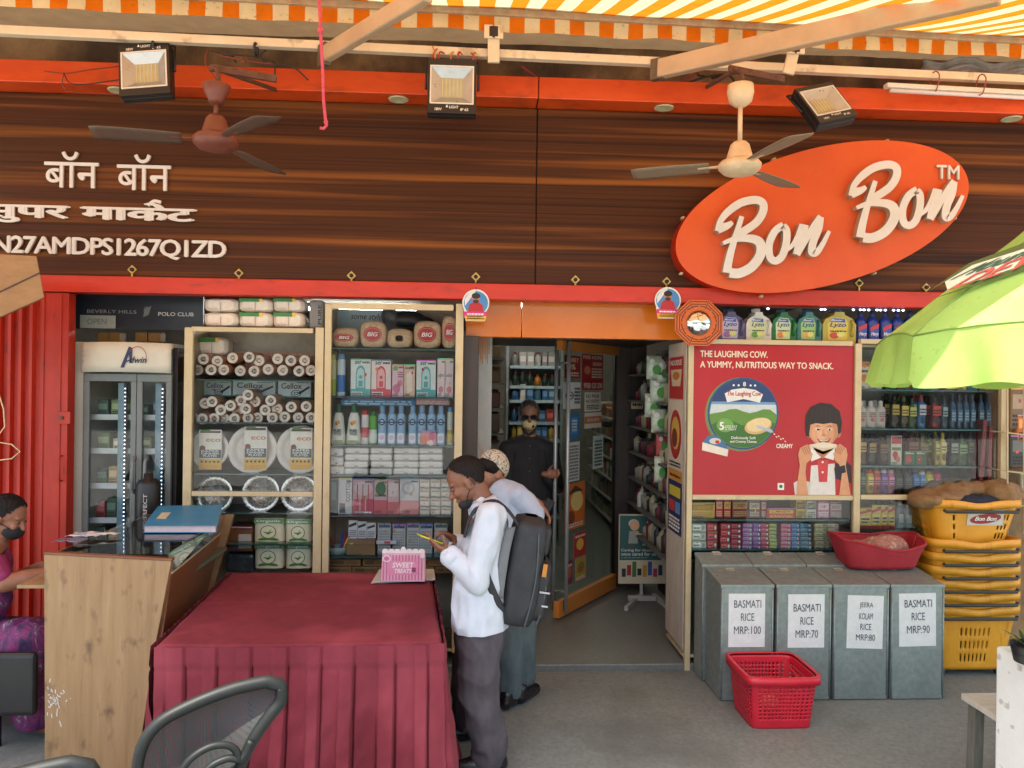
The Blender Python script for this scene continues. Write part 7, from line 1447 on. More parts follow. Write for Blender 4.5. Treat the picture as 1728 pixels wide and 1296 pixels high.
for sx in (-1, 1):
    mb = MB(); x = rcx + sx * (tw_ / 2 - .03); mb.tube([(x, rcy - td_ * .42, .27), (x - sx * .012, rcy - td_ * .34, .235), (x - sx * .016, rcy, .222), (x - sx * .012, rcy + td_ * .34, .235), (x, rcy + td_ * .42, .27)], .0065, REDP, 8); mb.build('handle', t)
o = solo(MB().ell((rcx + .0, rcy + .03, .062), (.06, .045, .05), C(206, 140, 110), 14, 10), 'fruit', 'single pale peach coloured fruit lying inside the red basket', 'fruit')
# ================================================================== lime umbrella
LIME = fabric_mat('lime_fabric', (166, 198, 106), .30, .18, .3, (130, 150, 70), sc=3)
uc = Vector((2.645, -2.2, 0)); UR, uz0, uz1 = .98, 2.10, 2.86
t = thing('market_umbrella', 'large lime green umbrella with drinks lettering at the right edge', 'umbrella', (uc.x, uc.y, 0))
mbc, mbv = MB(), MB(); A0 = 180 + 4
ribs = [A0 + 45 * k for k in range(8)]
def rimp(th_, r_, z): return uc + Vector((r_ * math.cos(R(th_)), r_ * math.sin(R(th_)), z))
for k in range(8):
    a0, a1 = ribs[k], ribs[k] + 45
    def pan(u, v):
        p = rimp(a0, UR * v, 0) * (1 - u) + rimp(a1, UR * v, 0) * u; dr = 4 * u * (1 - u)
        z = uz1 - (uz1 - uz0) * (v ** 1.08) + .03 * dr * v - .0 ; return Vector((p.x, p.y, z + .010 * noise.noise(Vector((u * 5, v * 6, k)))))
    mbc.grid(pan, 12, 16, LIME)
    def vall(u, v):
        p = pan(u, 1.0); out_ = Vector((p.x - uc.x, p.y - uc.y, 0)).normalized(); drop = .185 + .03 * math.sin(u * math.pi) + .012 * math.sin(u * 11 + k) - (.02 if u < .04 or u > .96 else 0)
        return p + out_ * (.02 * v + .028 * v * math.sin(u * 17 + k * 2) + .02 * v * noise.noise(Vector((u * 4, v, k)))) + Vector((0, 0, -drop * v))
    mbv.grid(vall, 30, 8, LIME)
mbc.build('canopy', t, fix=False); mbv.build('valance', t, fix=False)
mb = MB(); mb.tube([uc + Vector((0, 0, .05)), uc + Vector((0, 0, uz1 + .06))], .022, C(200, 200, 196), 12); mb.build('pole', t)
for k in range(8): mb = MB(); mb.tube([uc + Vector((0, 0, uz1 - .03)), rimp(ribs[k], UR * .985, uz0 - .005)], .006, ALU, 6); mb.build('rib', t)
for k in range(8):
    q_ = lambda th_, v: rimp(th_, UR * v, uz1 - (uz1 - uz0) * (v ** 1.08) + .002)
    mb = MB(); mb.tube([q_(ribs[k], i / 12) for i in range(13)], .004, C(120, 150, 70), 6); mb.tube([q_(ribs[k], 1.0) * (1 - i / 6) + q_(ribs[k] + 45, 1.0) * (i / 6) + Vector((0, 0, .12 * (i / 6) * (1 - i / 6))) for i in range(7)], .004, C(120, 150, 70), 6); mb.build('seam', t)
mb = MB(); mb.lathe([(0, 0), (.24, 0), (.24, .04), (.08, .07), (.03, .2), (0, .2)], uc, C(60, 62, 62), 24); mb.build('foot', t)
# lettering on the panel that faces left and forward
pa, pb_, pc = rimp(ribs[0], UR, uz0), rimp(ribs[1], UR, uz0), uc + Vector((0, 0, uz1)); pn = (pb_ - pa).cross(pc - pa).normalized()
if pn.z < 0: pn = -pn
def pk(px, py): d = ray(px, py); return CAM + d * ((pa - CAM).dot(pn) / d.dot(pn))
def flat(pts, m, L, mb): mb.add([pk(*p) + pn * (.034 + .0015 * L) for p in pts], [tuple(range(len(pts)))], m)
DG, RD = C(70, 110, 84), C(206, 96, 84); mb = MB()
flat([(1571, 504), (1640, 456), (1728, 424), (1800, 404), (1800, 414), (1728, 433), (1645, 462)], C(70, 96, 50), 0, mb); flat([(1571, 519), (1680, 480), (1728, 464), (1800, 440), (1800, 448), (1728, 470), (1683, 485)], C(70, 96, 50), 0, mb)
flat([(1600, 488), (1646, 460), (1730, 434), (1800, 414), (1800, 438), (1728, 462), (1680, 478), (1605, 503)], C(206, 216, 190), 1, mb)
for (s, q4, m, L) in (('Mountain', ((1606, 487), (1800, 428), (1654, 462), (1815, 406)), DG, 2), ('DEW', ((1602, 505), (1800, 446), (1628, 484), (1810, 420)), RD, 3)):
    vs, fs, be = text(s, .03, .5); q4 = [Vector(v) for v in q4]
    mb.add([pk(*(((q4[0] * (1 - x) + q4[1] * x) * (1 - y)) + (q4[2] * (1 - x) + q4[3] * x) * y)) + pn * (.034 + .0015 * L + .0002 * l) for x, y, l in vs], fs, m)
mb.build('printed_lettering', t, fix=False)
# white plinth with a dark pot, and the stool behind it
WP = ramp_mat('white_plinth', [(.3, (214, 212, 206)), (.7, (230, 228, 224))], 4, (1, 1, 1), .7, bump=.1, second=(16, (1, 1, 1), .63, .7, (150, 140, 130), .6))
xp = U(1680, 1090, -1.95).x; zp_ = zpx(1680, 1089, -1.95)
solo(MB().box(xp, xp + .34, -2.6, -1.95, 0, zp_, WP), 'white_plinth', 'sunlit white painted plinth at the lower right edge', 'plinth', bevel=.012)
c = U(1716, 1078, -2.15); t = thing('plant_pot', 'dark pot with small yellowish leaves on top of the white plinth', 'plant', (c.x + .04, -2.15, zp_))
mb = MB(); mb.lathe([(0, 0), (.06, 0), (.075, .07), (.07, .07), (.055, .01)], (c.x + .06, -2.15, zp_ + .001), BLACKP, 20); mb.build('pot', t)
mb = MB(); rn = random.Random(4)
for i in range(26):
    a_ = rn.uniform(0, 6.28); l = rn.uniform(.04, .09); p0 = Vector((c.x + .06 + .03 * math.cos(a_), -2.15 + .03 * math.sin(a_), zp_ + .07)); p1 = p0 + Vector((l * math.cos(a_), l * math.sin(a_), l * rn.uniform(.3, 1))); sd_ = Vector((-math.sin(a_), math.cos(a_), 0)) * .012
    mb.add([p0, (p0 + p1) / 2 + sd_, p1, (p0 + p1) / 2 - sd_], [(0, 1, 2, 3)], C(120, 110, 40) if i % 3 else C(50, 54, 30))
mb.build('leaves', t)
GREYW = ramp_mat('weathered_wood', [(.3, (84, 82, 74)), (.7, (112, 108, 98))], 14, (3, 3, .5), .8, bump=.2)
sx0 = U(1626, 1175, -1.6).x; szt = zpx(1640, 1172, -1.6)
t = thing('wooden_stool', 'weathered stool with pale top board behind the white plinth', 'stool', (sx0 + .2, -1.72, 0))
mb = MB(); mb.box(sx0, sx0 + .42, -1.90, -1.58, szt - .03, szt, ramp_mat('pale_board', [(.3, (178, 168, 156)), (.7, (200, 192, 182))], 6, (1, 4, 1), .6)); mb.build('seat', t, bevel=.004)
for (a_, b_) in ((0.02, -1.86), (.36, -1.86), (.02, -1.62), (.36, -1.62)): mb = MB(); mb.bar((sx0 + a_ + .02, b_, 0), (sx0 + a_ + .03, b_, szt - .03), .05, .05, GREYW); mb.build('leg', t, bevel=.004)
mb = MB(); mb.bar((sx0 - .06, -1.86, .05), (sx0 + .42, -1.86, .05), .06, .07, GREYW); mb.build('foot_bar', t, bevel=.008)
# ================================================================== black office chair
CHB = mat('chair_black', (24, 27, 26), .55, var=.15, spec=.3); 
def net_mat():
    m = bpy.data.materials.new('chair_net'); m.use_nodes = True; n = m.node_tree; N = n.nodes; L = n.links; b = N['Principled BSDF']; b.inputs['Base Color'].default_value = (*lin((52, 56, 54)), 1); b.inputs['Roughness'].default_value = .7
    tc = N.new('ShaderNodeTexCoord'); mp = N.new('ShaderNodeMapping'); mp.inputs['Rotation'].default_value = (0, R(45), 0); L.new(tc.outputs['Object'], mp.inputs[0]); ck = N.new('ShaderNodeTexVoronoi'); ck.inputs['Scale'].default_value = 230; ck.inputs['Randomness'].default_value = .1; L.new(mp.outputs[0], ck.inputs[0])
    gt = N.new('ShaderNodeMath'); gt.operation = 'GREATER_THAN'; gt.inputs[1].default_value = .31; L.new(ck.outputs['Distance'], gt.inputs[0]); L.new(gt.outputs[0], b.inputs['Alpha']); return m
NET = net_mat()
def CYd(px): return -2.72 + (px - 230) * .0007
t = thing('office_chair', 'black mesh backed office chair pushed up against the maroon table', 'chair', (U(330, 1250, -2.65).x, -2.65, 0))
LP_ = [(222, 1400), (228, 1330), (238, 1265), (266, 1222), (322, 1190), (392, 1163), (450, 1150)]; RP_ = [(380, 1400), (396, 1320), (412, 1278), (432, 1240), (456, 1206), (474, 1182), (474, 1156)]
def sm(p, n=40):
    q = []
    for i in range(len(p) - 1):
        a_, b_, c_, d_ = (Vector(p[max(0, i - 1)]), Vector(p[i]), Vector(p[i + 1]), Vector(p[min(len(p) - 1, i + 2)]))
        for s in range(n // (len(p) - 1)): u = s / (n // (len(p) - 1)); q.append(.5 * ((2 * b_) + (c_ - a_) * u + (2 * a_ - 5 * b_ + 4 * c_ - d_) * u * u + (3 * b_ - a_ - 3 * c_ + d_) * u ** 3))
    return q + [Vector(p[-1])]
lp, rp = sm(LP_), sm(RP_); w3 = lambda v: U(v.x, v.y, CYd(v.x))
mb = MB(); loop = [w3(v) for v in lp] + [w3(v) for v in rp[::-1]]; mb.tube(loop, .017, CHB, 10, rs=[.015 + .006 * math.sin(math.pi * i / len(loop)) for i in range(len(loop))]); mb.build('back_frame', t)
mb = MB(); n_ = min(len(lp), len(rp)); mb.grid(lambda u, v: w3(lp[min(n_ - 1, int(v * (n_ - 1)))]) * (1 - u) + w3(rp[min(n_ - 1, int(v * (n_ - 1)))]) * u + Vector((0, .035 * math.sin(math.pi * u), 0)), 16, n_ - 1, NET); mb.build('mesh_back', t, fix=False)
for pts in ([(296, 1320), (318, 1284), (350, 1262), (378, 1257), (396, 1264), (404, 1282)], [(330, 1330), (352, 1296), (384, 1280), (408, 1280), (424, 1250)]):
    mb = MB(); mb.tube([U(p.x, p.y, CYd(p.x) - .03) for p in sm(pts, 20)], .012, CHB, 8); mb.build('lumbar_bar', t)
cx, cy = U(310, 1290, -2.7).x, -2.45
mb = MB(); mb.ell((cx, cy, .47), (.24, .23, .045), CHB, 24, 10); mb.build('seat', t)
mb = MB(); mb.tube([(cx, cy, .1), (cx, cy, .44)], .03, CHB, 12); mb.build('gas_post', t)
mb = MB(); mb.tube([(cx, cy - .05, .43), (cx + .01, -2.66, .45), (cx + .01, -2.72, .6)], .018, CHB, 8); mb.build('back_stem', t)
for k in range(5):
    a_ = 2 * math.pi * k / 5 + .3; e = Vector((cx + .27 * math.cos(a_), cy + .27 * math.sin(a_), .07)); mb = MB(); mb.tube([(cx, cy, .11), e], .018, CHB, 8); lg = mb.build('base_leg', t)
    mb = MB(); mb.lathe([(0, -.02), (.03, -.02), (.03, .02), (0, .02)], e - Vector((0, 0, .035)), BLACKP, 12, axis='x'); mb.build('caster', lg)
p_ = U(100, 1290, -3.25); copy_tree(t, p_ - U(440, 1150, CYd(440)), label='second black office chair of which only the rounded back top shows at the lower left')
# ================================================================== people
def skin_mat(n, c): 
    m = mat(n, c, .5, var=.12, scale=14, bump=.12, bscale=240); m.node_tree.nodes['Principled BSDF'].inputs['Subsurface Weight'].default_value = .05; return m
SK1, SK2, SK3 = skin_mat('skin_brown', (124, 80, 58)), skin_mat('skin_dark', (142, 98, 74)), skin_mat('skin_warm', (140, 92, 68))
HAIRM = ramp_mat('black_hair', [(.3, (10, 8, 8)), (.7, (30, 22, 19))], 70, (1, 1, .3), .62, bump=.6); MATS['black_hair'].node_tree.nodes['Principled BSDF'].inputs['Specular IOR Level'].default_value = .2
def frame(f, u):
    f = Vector(f).normalized(); u = Vector(u); u = (u - f * u.dot(f)).normalized(); s = u.cross(f)
    return f, s, u, Matrix((f, s, u)).transposed()
def head(mb, c, f, u, m, k=1.0, mouth=True):
    f, s, u, M = frame(f, u); c = Vector(c); at = lambda a, b, d: c + (f * a + s * b + u * d) * k
    E = lambda o, r: mb.ell(at(*o), tuple(v * k for v in r), m, 20, 14, M)
    E((-.012, 0, .03), (.096, .076, .086)); E((.03, 0, -.03), (.060, .058, .086)); E((.036, 0, -.088), (.044, .044, .032)); E((.0, 0, -.05), (.06, .062, .06))
    capsule(mb, at(.082, 0, .004), .008 * k, at(.106, 0, -.036), .013 * k, m, 10); E((.092, .013, -.038), (.012, .009, .009)); E((.092, -.013, -.038), (.012, .009, .009))
    E((.074, 0, .02), (.016, .052, .010))
    for b in (-1, 1): E((-.006, b * .076, -.012), (.022, .009, .033)); E((.068, b * .034, -.03), (.02, .022, .022))
    if mouth: E((.084, 0, -.066), (.010, .024, .007)); E((.082, 0, -.078), (.010, .021, .007))
    return at, M
def eyes(at, M, parent, k=1.0):
    for b in (-1, 1):
        mb = MB(); mb.ell(at(.078, b * .031, .0), tuple(v * k for v in (.009, .014, .0055)), C(120, 100, 90), 12, 8, M); e = mb.build('eye', parent)
        mb = MB(); mb.ell(at(.0865, b * .031, -.001), tuple(v * k for v in (.004, .006, .006)), C(24, 16, 14), 10, 6, M); mb.build('iris', e)
def hair(at, M, parent, f, u, k=1.0, cutp=(.052, 0, .058), cutn=(.85, 0, -.52), low=-.06, seed=1, long=0, m=None):
    f, s, u, _ = frame(f, u); mb = MB(); m = m or HAIRM
    mb.ell(at(-.016, 0, .036), tuple(v * k for v in (.103, .083, .089)), m, 24, 16, M); mb.ell(at(-.036, 0, -.0), tuple(v * k for v in (.064, .077, .062)), m, 20, 12, M)
    if long: mb.ell(at(-.10, 0, -.05), tuple(v * k for v in (.05, .055, .06)), m, 16, 10, M)
    n_ = (f * cutn[0] + u * cutn[2]); lo = at(0, 0, low)
    o = fuse(mb, 'hair', parent, .0042, 3, m, fold=.0022, fscale=46, fstretch=(1, 1, .4), seed=seed)
    bm = bmesh.new(); bm.from_mesh(o.data); O = ORG[parent.name]; kill = []
    for v in bm.verts:                   # ragged hairline: cut away face, temples and nape along uneven edges
        p = v.co + O; j = .012 * noise.noise(p * 70) + .008 * noise.noise(p * 160)
        if (p - at(*cutp)).dot(n_) > j or (p - at(.012, 0, -.02)).dot(f * .9 - u * .45) > j or (p - lo).dot(-u) > j: kill.append(v)
        else: v.co += v.normal * .0025 * noise.noise(Vector((p.x * 120, p.y * 120, p.z * 50)))
    bmesh.ops.delete(bm, geom=kill, context='VERTS'); bm.to_mesh(o.data); bm.free()
    return o
def hand(mb, wrist, d, n_, thumb, m, curl=.5, k=1.0, curls=None):
    d = Vector(d).normalized(); n_ = Vector(n_); n_ = (n_ - d * n_.dot(d)).normalized(); s = d.cross(n_); M = Matrix((d, s, n_)).transposed(); w_ = Vector(wrist)
    mb.ell(w_ + d * .045 * k, (.052 * k, .039 * k, .016 * k), m, 16, 10, M); capsule(mb, w_ - d * .02, .024 * k, w_ + d * .02, .024 * k, m, 12)
    for i, (l, cu) in enumerate(zip((.074, .084, .080, .062), curls or (curl, curl * 1.1, curl * 1.2, curl * 1.3))):
        p = w_ + d * (.083 - .006 * abs(i - 1.3)) * k + s * (1.5 - i) * .0195 * k * thumb; a = cu * .35; rr = .0088 * k
        for j, fr in enumerate((.45, .32, .23)):
            dr = d * math.cos(a) + n_ * math.sin(a); q = p + dr * l * fr * k; capsule(mb, p, rr, q, rr * .88, m, 8); p = q; rr *= .88; a += cu * (.9 + .3 * j)
    p = w_ + d * .022 * k + s * thumb * .030 * k + n_ * .008; dr = (d * .65 + s * thumb * .6 + n_ * .45).normalized()
    for j in range(2): q = p + dr * (.042 - .008 * j) * k; capsule(mb, p, (.0115 - .002 * j) * k, q, (.010 - .002 * j) * k, m, 8); p = q; dr = (dr + d * .35 + n_ * .25).normalized()
def shoe(parent, heel, toe, m, w_=.045):
    heel, toe = Vector(heel), Vector(toe); d = (toe - heel).normalized(); mb = MB(); h = Vector((0, 0, 1))
    mb2 = mb; capsule(mb, heel + h * .045, .042, heel + d * .12 + h * .042, w_, m); capsule(mb, heel + d * .12 + h * .04, w_, toe - d * .05 + h * .03, w_ * .82, m); capsule(mb, heel + h * .05, .04, heel + h * .09 + d * .01, .042, m)
    return fuse(mb, 'shoe', parent, .007, 3, m, cuts=((Vector((0, 0, heel.z + .004)), Vector((0, 0, -1))),))
# ------------------------------------------------------------------ man with backpack, reading his phone
Y1 = -1.25
man = thing('person', 'man in white shirt with black backpack bent over his phone by the maroon table', 'person', (U(810, 1000, Y1).x, Y1, 0))
f1, u1 = (-.84, -.10, -.50), (-.50, 0, .84); hc = U(786, 812, Y1)
mb = MB(); at, MH = head(mb, hc, f1, u1, SK1, .98)
nb = U(818, 858, Y1); chain(mb, [at(-.03, 0, -.05), nb], [.056, .062], SK1)
sL, sR = U(828, 872, Y1 - .16), U(824, 872, Y1 + .15); eL, eR = U(806, 980, Y1 - .20), U(793, 972, Y1 + .14); wL, wR = U(757, 935, Y1 - .13), U(768, 912, Y1 + .02)
chain(mb, [nb, U(820, 920, Y1), U(812, 1010, Y1), U(808, 1060, Y1)], [.07, .095, .09, .10], SK1)
for a_, b_, c_ in ((sL, eL, wL), (sR, eR, wR)): chain(mb, [nb + (a_ - nb) * .6, a_, b_, c_], [.05, .045, .036, .024], SK1)
hL, kL, aL = U(812, 1060, Y1 - .09), U(806, 1165, Y1 - .10), U(828, 1262, Y1 - .08); hR, kR, aR = U(806, 1060, Y1 + .09), U(793, 1148, Y1 + .16), U(786, 1215, Y1 + .26)
for a_, b_, c_ in ((hL, kL, aL), (hR, kR, aR)): chain(mb, [a_, b_, c_, c_ - Vector((0, 0, .06))], [.08, .055, .04, .036], SK1)
dL = (U(722, 912, Y1 - .12) - wL); hand(mb, wL, dL, (-.25, .35, .9), -1, SK1, .35, .95)
dR = (U(742, 892, Y1 - .06) - wR); hand(mb, wR, dR, (-.2, .1, -1), 1, SK1, .6, .95, (.25, .8, .9, 1.0))
fuse(mb, 'body', man, .0052, 3, SK1, fine=.0006)
eyes(at, MH, man, .98); hair(at, MH, man, f1, u1, .98, (.028, 0, .072), (.80, 0, -.60), -.055, 3)
# white shirt
SHW = ramp_mat('white_shirt', [(.3, (176, 182, 191)), (.7, (194, 198, 205))], 7, (1, 1, 1), .75, bump=.03)
mb = MB()
for dy, rr in ((-.07, .112), (.07, .112)):
    chain(mb, [U(826, 884, Y1 + dy), U(818, 930, Y1 + dy), U(810, 990, Y1 + dy * 1.05), U(808, 1085, Y1 + dy * 1.1)], [.082, rr, rr + .012, rr + .024], SHW)
chain(mb, [sL, U(824, 864, Y1), sR], [.064, .070, .064], SHW); chain(mb, [nb + Vector((0, 0, -.02)), nb + Vector((-.012, 0, .012))], [.072, .066], SHW)
for a_, b_, c_ in ((sL, eL, wL), (sR, eR, wR)): chain(mb, [a_, b_, b_ + (c_ - b_) * .9], [.066, .058, .044], SHW)
hz = U(808, 1052, Y1).z
fuse(mb, 'shirt', man, .007, 4, SHW, fold=.013, fscale=9, fstretch=(1, 1, .6), cuts=((Vector((0, 0, hz)), Vector((.06, 0, -1))),), seed=2)
mb = MB(); cn = nb + Vector((-.012, 0, .035)); mb.lathe([(.070, -.03), (.066, .0), (.064, .018), (.074, .0), (.082, -.022)], cn, SHW, 24, M=Matrix.Rotation(R(-20), 3, 'Y')); mb.build('collar', man)
for (b_, c_) in ((eL, wL), (eR, wR)):
    d = (c_ - b_).normalized(); p = b_ + (c_ - b_) * .88; mb = MB(); mb.tube([p - d * .03, p, p + d * .03], .047, SHW, 18, rs=[.047, .046, .044], caps=False); mb.build('cuff', man, solid=.003)
TR = ramp_mat('grey_trousers', [(.3, (60, 54, 60)), (.7, (80, 72, 78))], 18, (1, 1, .5), .85, bump=.05)
mb = MB()
for dy in (-.06, .06): chain(mb, [U(809, 1030, Y1 + dy), U(810, 1075, Y1 + dy)], [.112, .114], TR)
chain(mb, [hL, kL, aL + Vector((0, 0, .0))], [.112, .094, .082], TR); chain(mb, [aL, aL - Vector((.01, 0, .03))], [.082, .08], TR)
chain(mb, [hR, kR, aR + Vector((0, 0, .02))], [.108, .088, .074], TR)
fuse(mb, 'trousers', man, .007, 4, TR, fold=.013, fscale=8, fstretch=(1, 1, .8), cuts=((Vector((0, 0, .045)), Vector((0, 0, -1))),), seed=5)
BLS = mat('black_shoe', (22, 22, 24), .25, var=.1)
shoe(man, Vector((aL.x + .045, aL.y, 0)), Vector((aL.x - .20, aL.y - .02, 0)), BLS); shoe(man, Vector((aR.x + .03, aR.y, 0)), Vector((aR.x - .2, aR.y - .02, 0)), BLS)
MASKB = mat('black_mask', (24, 24, 27), .8)
mb = MB(); mb.ell(at(.045, 0, -.095), (.05, .05, .034), MASKB, 18, 12, MH); mb.build('face_mask', man)
mb = MB()
for b in (-1, 1): mb.tube([at(.05, b * .05, -.085), at(.02, b * .068, -.05), at(-.012, b * .084, -.02), at(-.02, b * .084, .01), at(-.028, b * .08, -.03)], .0022, MASKB, 5)
mb.build('mask_strap', man)
# phone in his hands
pc = U(731, 911, Y1 - .10); pd = (U(756, 920, Y1 - .06) - U(706, 902, Y1 - .12)).normalized(); pn_ = Vector((-.30, -.12, .95)); ps = pd.cross(pn_).normalized(); pn_ = ps.cross(pd)
t = thing('phone', 'dark phone with yellow edge held flat by the man in white', 'phone', pc)
def slab(mb, l, w_, h, m, off=0): 
    q = [pc + pd * (a * l) + ps * (b * w_) + pn_ * (c + off) for c in (-h, h) for a, b in ((-1, -1), (1, -1), (1, 1), (-1, 1))]; return mb.hexa(q, m)
slab(MB(), .078, .037, .004, mat('phone_edge', (190, 176, 40), .4)).build('case', t, bevel=.003); slab(MB(), .074, .033, .0006, mat('phone_screen', (18, 20, 24), .08), .0048).build('screen', t)
# backpack
BPK = ramp_mat('black_nylon', [(.3, (22, 23, 26)), (.7, (40, 41, 44))], 12, (1, 1, 1), .62, bump=.12)
bp = thing('backpack', 'black nylon backpack worn on the back of the man in white', 'backpack', U(882, 960, Y1))
ax0_, ax1_ = U(866, 1040, Y1 - .03), U(893, 872, Y1 - .03); au = (ax1_ - ax0_).normalized(); an = Vector((au.z, 0, -au.x)).normalized(); L_ = (ax1_ - ax0_).length; ay = Vector((0, 1, 0))
def pack(w_, th_, l0, l1, off, k=5):
    mb = MB()
    def g(u, v):
        a = 2 * math.pi * u; c_, s_ = math.cos(a), math.sin(a); d = (abs(c_) ** k + abs(s_) ** k) ** (-1 / k); e = max(.0, 1 - abs(2 * v - 1) ** 5) ** .3 if 0 < v < 1 else 0
        n2 = 1 + .05 * noise.noise(Vector((c_ * 2, s_ * 2, v * 5 + off * 9))) + .02 * noise.noise(Vector((c_ * 7, s_ * 7, v * 14)))
        return ax0_ + au * (L_ * (l0 + (l1 - l0) * v)) + ay * (c_ * d * w_ * (.3 + .7 * e) * n2) + an * (off + s_ * d * th_ * (.35 + .65 * e) * n2)
    mb.grid(g, 44, 26, BPK); return mb
pack(.155, .085, -.06, 1.02, .01).build('main_compartment', bp); pack(.125, .04, .02, .62, .10).build('front_pocket', bp); pack(.10, .03, .66, .96, .085).build('top_pocket', bp)
for (l0, l1, o_) in ((-.02, .9, .055), (.0, .6, .115)):
    mb = MB(); mb.tube([ax0_ + au * L_ * (l0 + (l1 - l0) * i / 10) - ay * (.157 if o_ < .1 else .12) + an * (o_ - .012 + .02 * math.sin(math.pi * i / 10)) for i in range(11)], .004, C(70, 72, 76), 6); mb.build('zip', bp)
mb = MB(); c = ax0_ + au * L_ * .5 - ay * .146 + an * .10; mb.bar(c, c + au * .06, .02, .012, C(176, 110, 30), (0, 1, 0)); mb.build('orange_tab', bp)
for (l0, w_) in ((.33, .045), (.2, .04)): mb = MB(); c = ax0_ + au * L_ * l0 - ay * .124 + an * .12; mb.bar(c, c + au * .008 + an * .0, .05, .003, C(170, 170, 172), (0, 1, 0)); mb.build('logo_mark', bp)
def ribbon(name, pts, w_, wd, m):
    mb = MB(); p = [Vector(v) for v in pts]; q = []
    for i in range(len(p) - 1):
        a_, b_, c_, d_ = p[max(0, i - 1)], p[i], p[i + 1], p[min(len(p) - 1, i + 2)]
        for s in range(6): u = s / 6; q.append(.5 * ((2 * b_) + (c_ - a_) * u + (2 * a_ - 5 * b_ + 4 * c_ - d_) * u * u + (3 * b_ - a_ - 3 * c_ + d_) * u ** 3))
    q.append(p[-1]); wd = Vector(wd); mb.grid(lambda u, v: q[min(len(q) - 1, int(round(v * (len(q) - 1))))] + wd * (u - .5) * w_, 3, len(q) - 1, m); return mb.build(name, bp, solid=.012)
for dy, nm in ((-.115, 'near'), (.115, 'far')):
    ribbon('shoulder_strap', [U(876, 888, Y1 + dy), U(858, 862, Y1 + dy), U(836, 846, Y1 + dy * 1.05), U(812, 852, Y1 + dy * 1.05), U(794, 872, Y1 + dy), U(784, 905, Y1 + dy)], .062, (0, 1, 0), BPK)
ribbon('lower_strap', [U(818, 962, Y1 - .215), U(826, 985, Y1 - .20), U(838, 1012, Y1 - .185), U(850, 1034, Y1 - .15)], .035, (.9, 0, .45), BPK)
ribbon('back_padding', [U(862, 890, Y1 - .13), U(852, 930, Y1 - .155), U(844, 980, Y1 - .165), U(840, 1010, Y1 - .16)], .05, (1, 0, .15), mat('grey_padding', (110, 112, 112), .9, bump=.3, bscale=200))
# ------------------------------------------------------------------ capped man behind him
Y2 = -.50
m2 = thing('person', 'man in pale blue shirt and checked cap bending forward behind the backpack', 'person', (U(868, 1000, Y2).x, Y2, 0))
f2, u2 = (.35, .55, -.75), (.45, .35, .8); hc2 = U(829, 796, Y2); mb = MB(); at2, MH2 = head(mb, hc2, f2, u2, SK2, .98)
nb2 = U(846, 828, Y2); chain(mb, [hc2, nb2, U(866, 890, Y2), U(868, 1000, Y2)], [.055, .06, .09, .09], SK2)
s2 = U(872, 838, Y2 - .10); e2 = U(902, 868, Y2 - .12); w2 = U(904, 862, Y2 + .04); chain(mb, [nb2, s2, e2, w2], [.05, .045, .036, .026], SK2); hand(mb, w2, (.25, .1, -.4), (-.9, .3, 0), 1, SK2, .5)
s2b = U(852, 838, Y2 + .16); e2b = U(890, 870, Y2 + .2); w2b = U(908, 850, Y2 + .12); chain(mb, [nb2, s2b, e2b, w2b], [.05, .045, .036, .026], SK2); hand(mb, w2b, (.3, -.1, -.3), (-.8, .2, .3), -1, SK2, .6)
l2 = [(U(878, 1010, Y2 - .02), U(880, 1090, Y2 - .02), U(882, 1140, Y2 + .02)), (U(858, 1010, Y2 - .06), U(856, 1100, Y2 - .10), U(858, 1165, Y2 - .06))]
for a_, b_, c_ in l2: chain(mb, [a_, b_, c_, c_ - Vector((0, 0, .05))], [.08, .055, .042, .036], SK2)
fuse(mb, 'body', m2, .007, 3, SK2); eyes(at2, MH2, m2)
SHB2 = ramp_mat('pale_blue_shirt', [(.3, (150, 160, 178)), (.7, (172, 182, 198))], 7, (1, 1, 1), .75)
mb = MB()
for dy in (-.06, .06): chain(mb, [U(850, 836, Y2 + dy), U(870, 900, Y2 + dy), U(870, 1010, Y2 + dy)], [.085, .11, .115], SHB2)
chain(mb, [s2, e2, e2 + (w2 - e2) * .5], [.068, .058, .05], SHB2); chain(mb, [s2b, e2b, e2b + (w2b - e2b) * .5], [.066, .056, .05], SHB2); chain(mb, [s2, nb2, s2b], [.066, .072, .066], SHB2)
fuse(mb, 'shirt', m2, .008, 4, SHB2, fold=.013, fscale=9, cuts=((Vector((0, 0, U(868, 1030, Y2).z)), Vector((0, 0, -1))),), seed=8)
JN = ramp_mat('grey_jeans', [(.3, (64, 76, 80)), (.7, (92, 104, 106))], 10, (1, 1, .5), .9, bump=.05); mb = MB(); chain(mb, [l2[0][0] + Vector((0, 0, .06)), l2[1][0] + Vector((0, 0, .06))], [.12, .12], JN)
for a_, b_, c_ in l2: chain(mb, [a_, b_, c_], [.106, .084, .072], JN)
fuse(mb, 'trousers', m2, .008, 4, JN, fold=.009, fscale=8, cuts=((Vector((0, 0, .05)), Vector((0, 0, -1))),), seed=9)
for a_, b_, c_ in l2: shoe(m2, Vector((c_.x - .02, c_.y - .06, 0)), Vector((c_.x + .11, c_.y + .14, 0)), BLS)
f_, s_, u_, _ = frame(f2, u2); CAPM = ramp_mat('checked_cap', [(.40, (70, 62, 54)), (.5, (176, 166, 146)), (.6, (196, 188, 170))], 90, (1, 1, 1), .9)
mb = MB(); mb.ell(at2(-.014, 0, .042), (.106, .088, .090), CAPM, 28, 16, MH2); o = fuse(mb, 'cap', m2, .006, 3, CAPM, cuts=((at2(0, 0, .015), -u_ + f_ * .15),)); mb = MB(); mb.ell(at2(.10, 0, .03), (.07, .07, .008), CAPM, 20, 8, MH2); mb.build('cap_peak', m2)
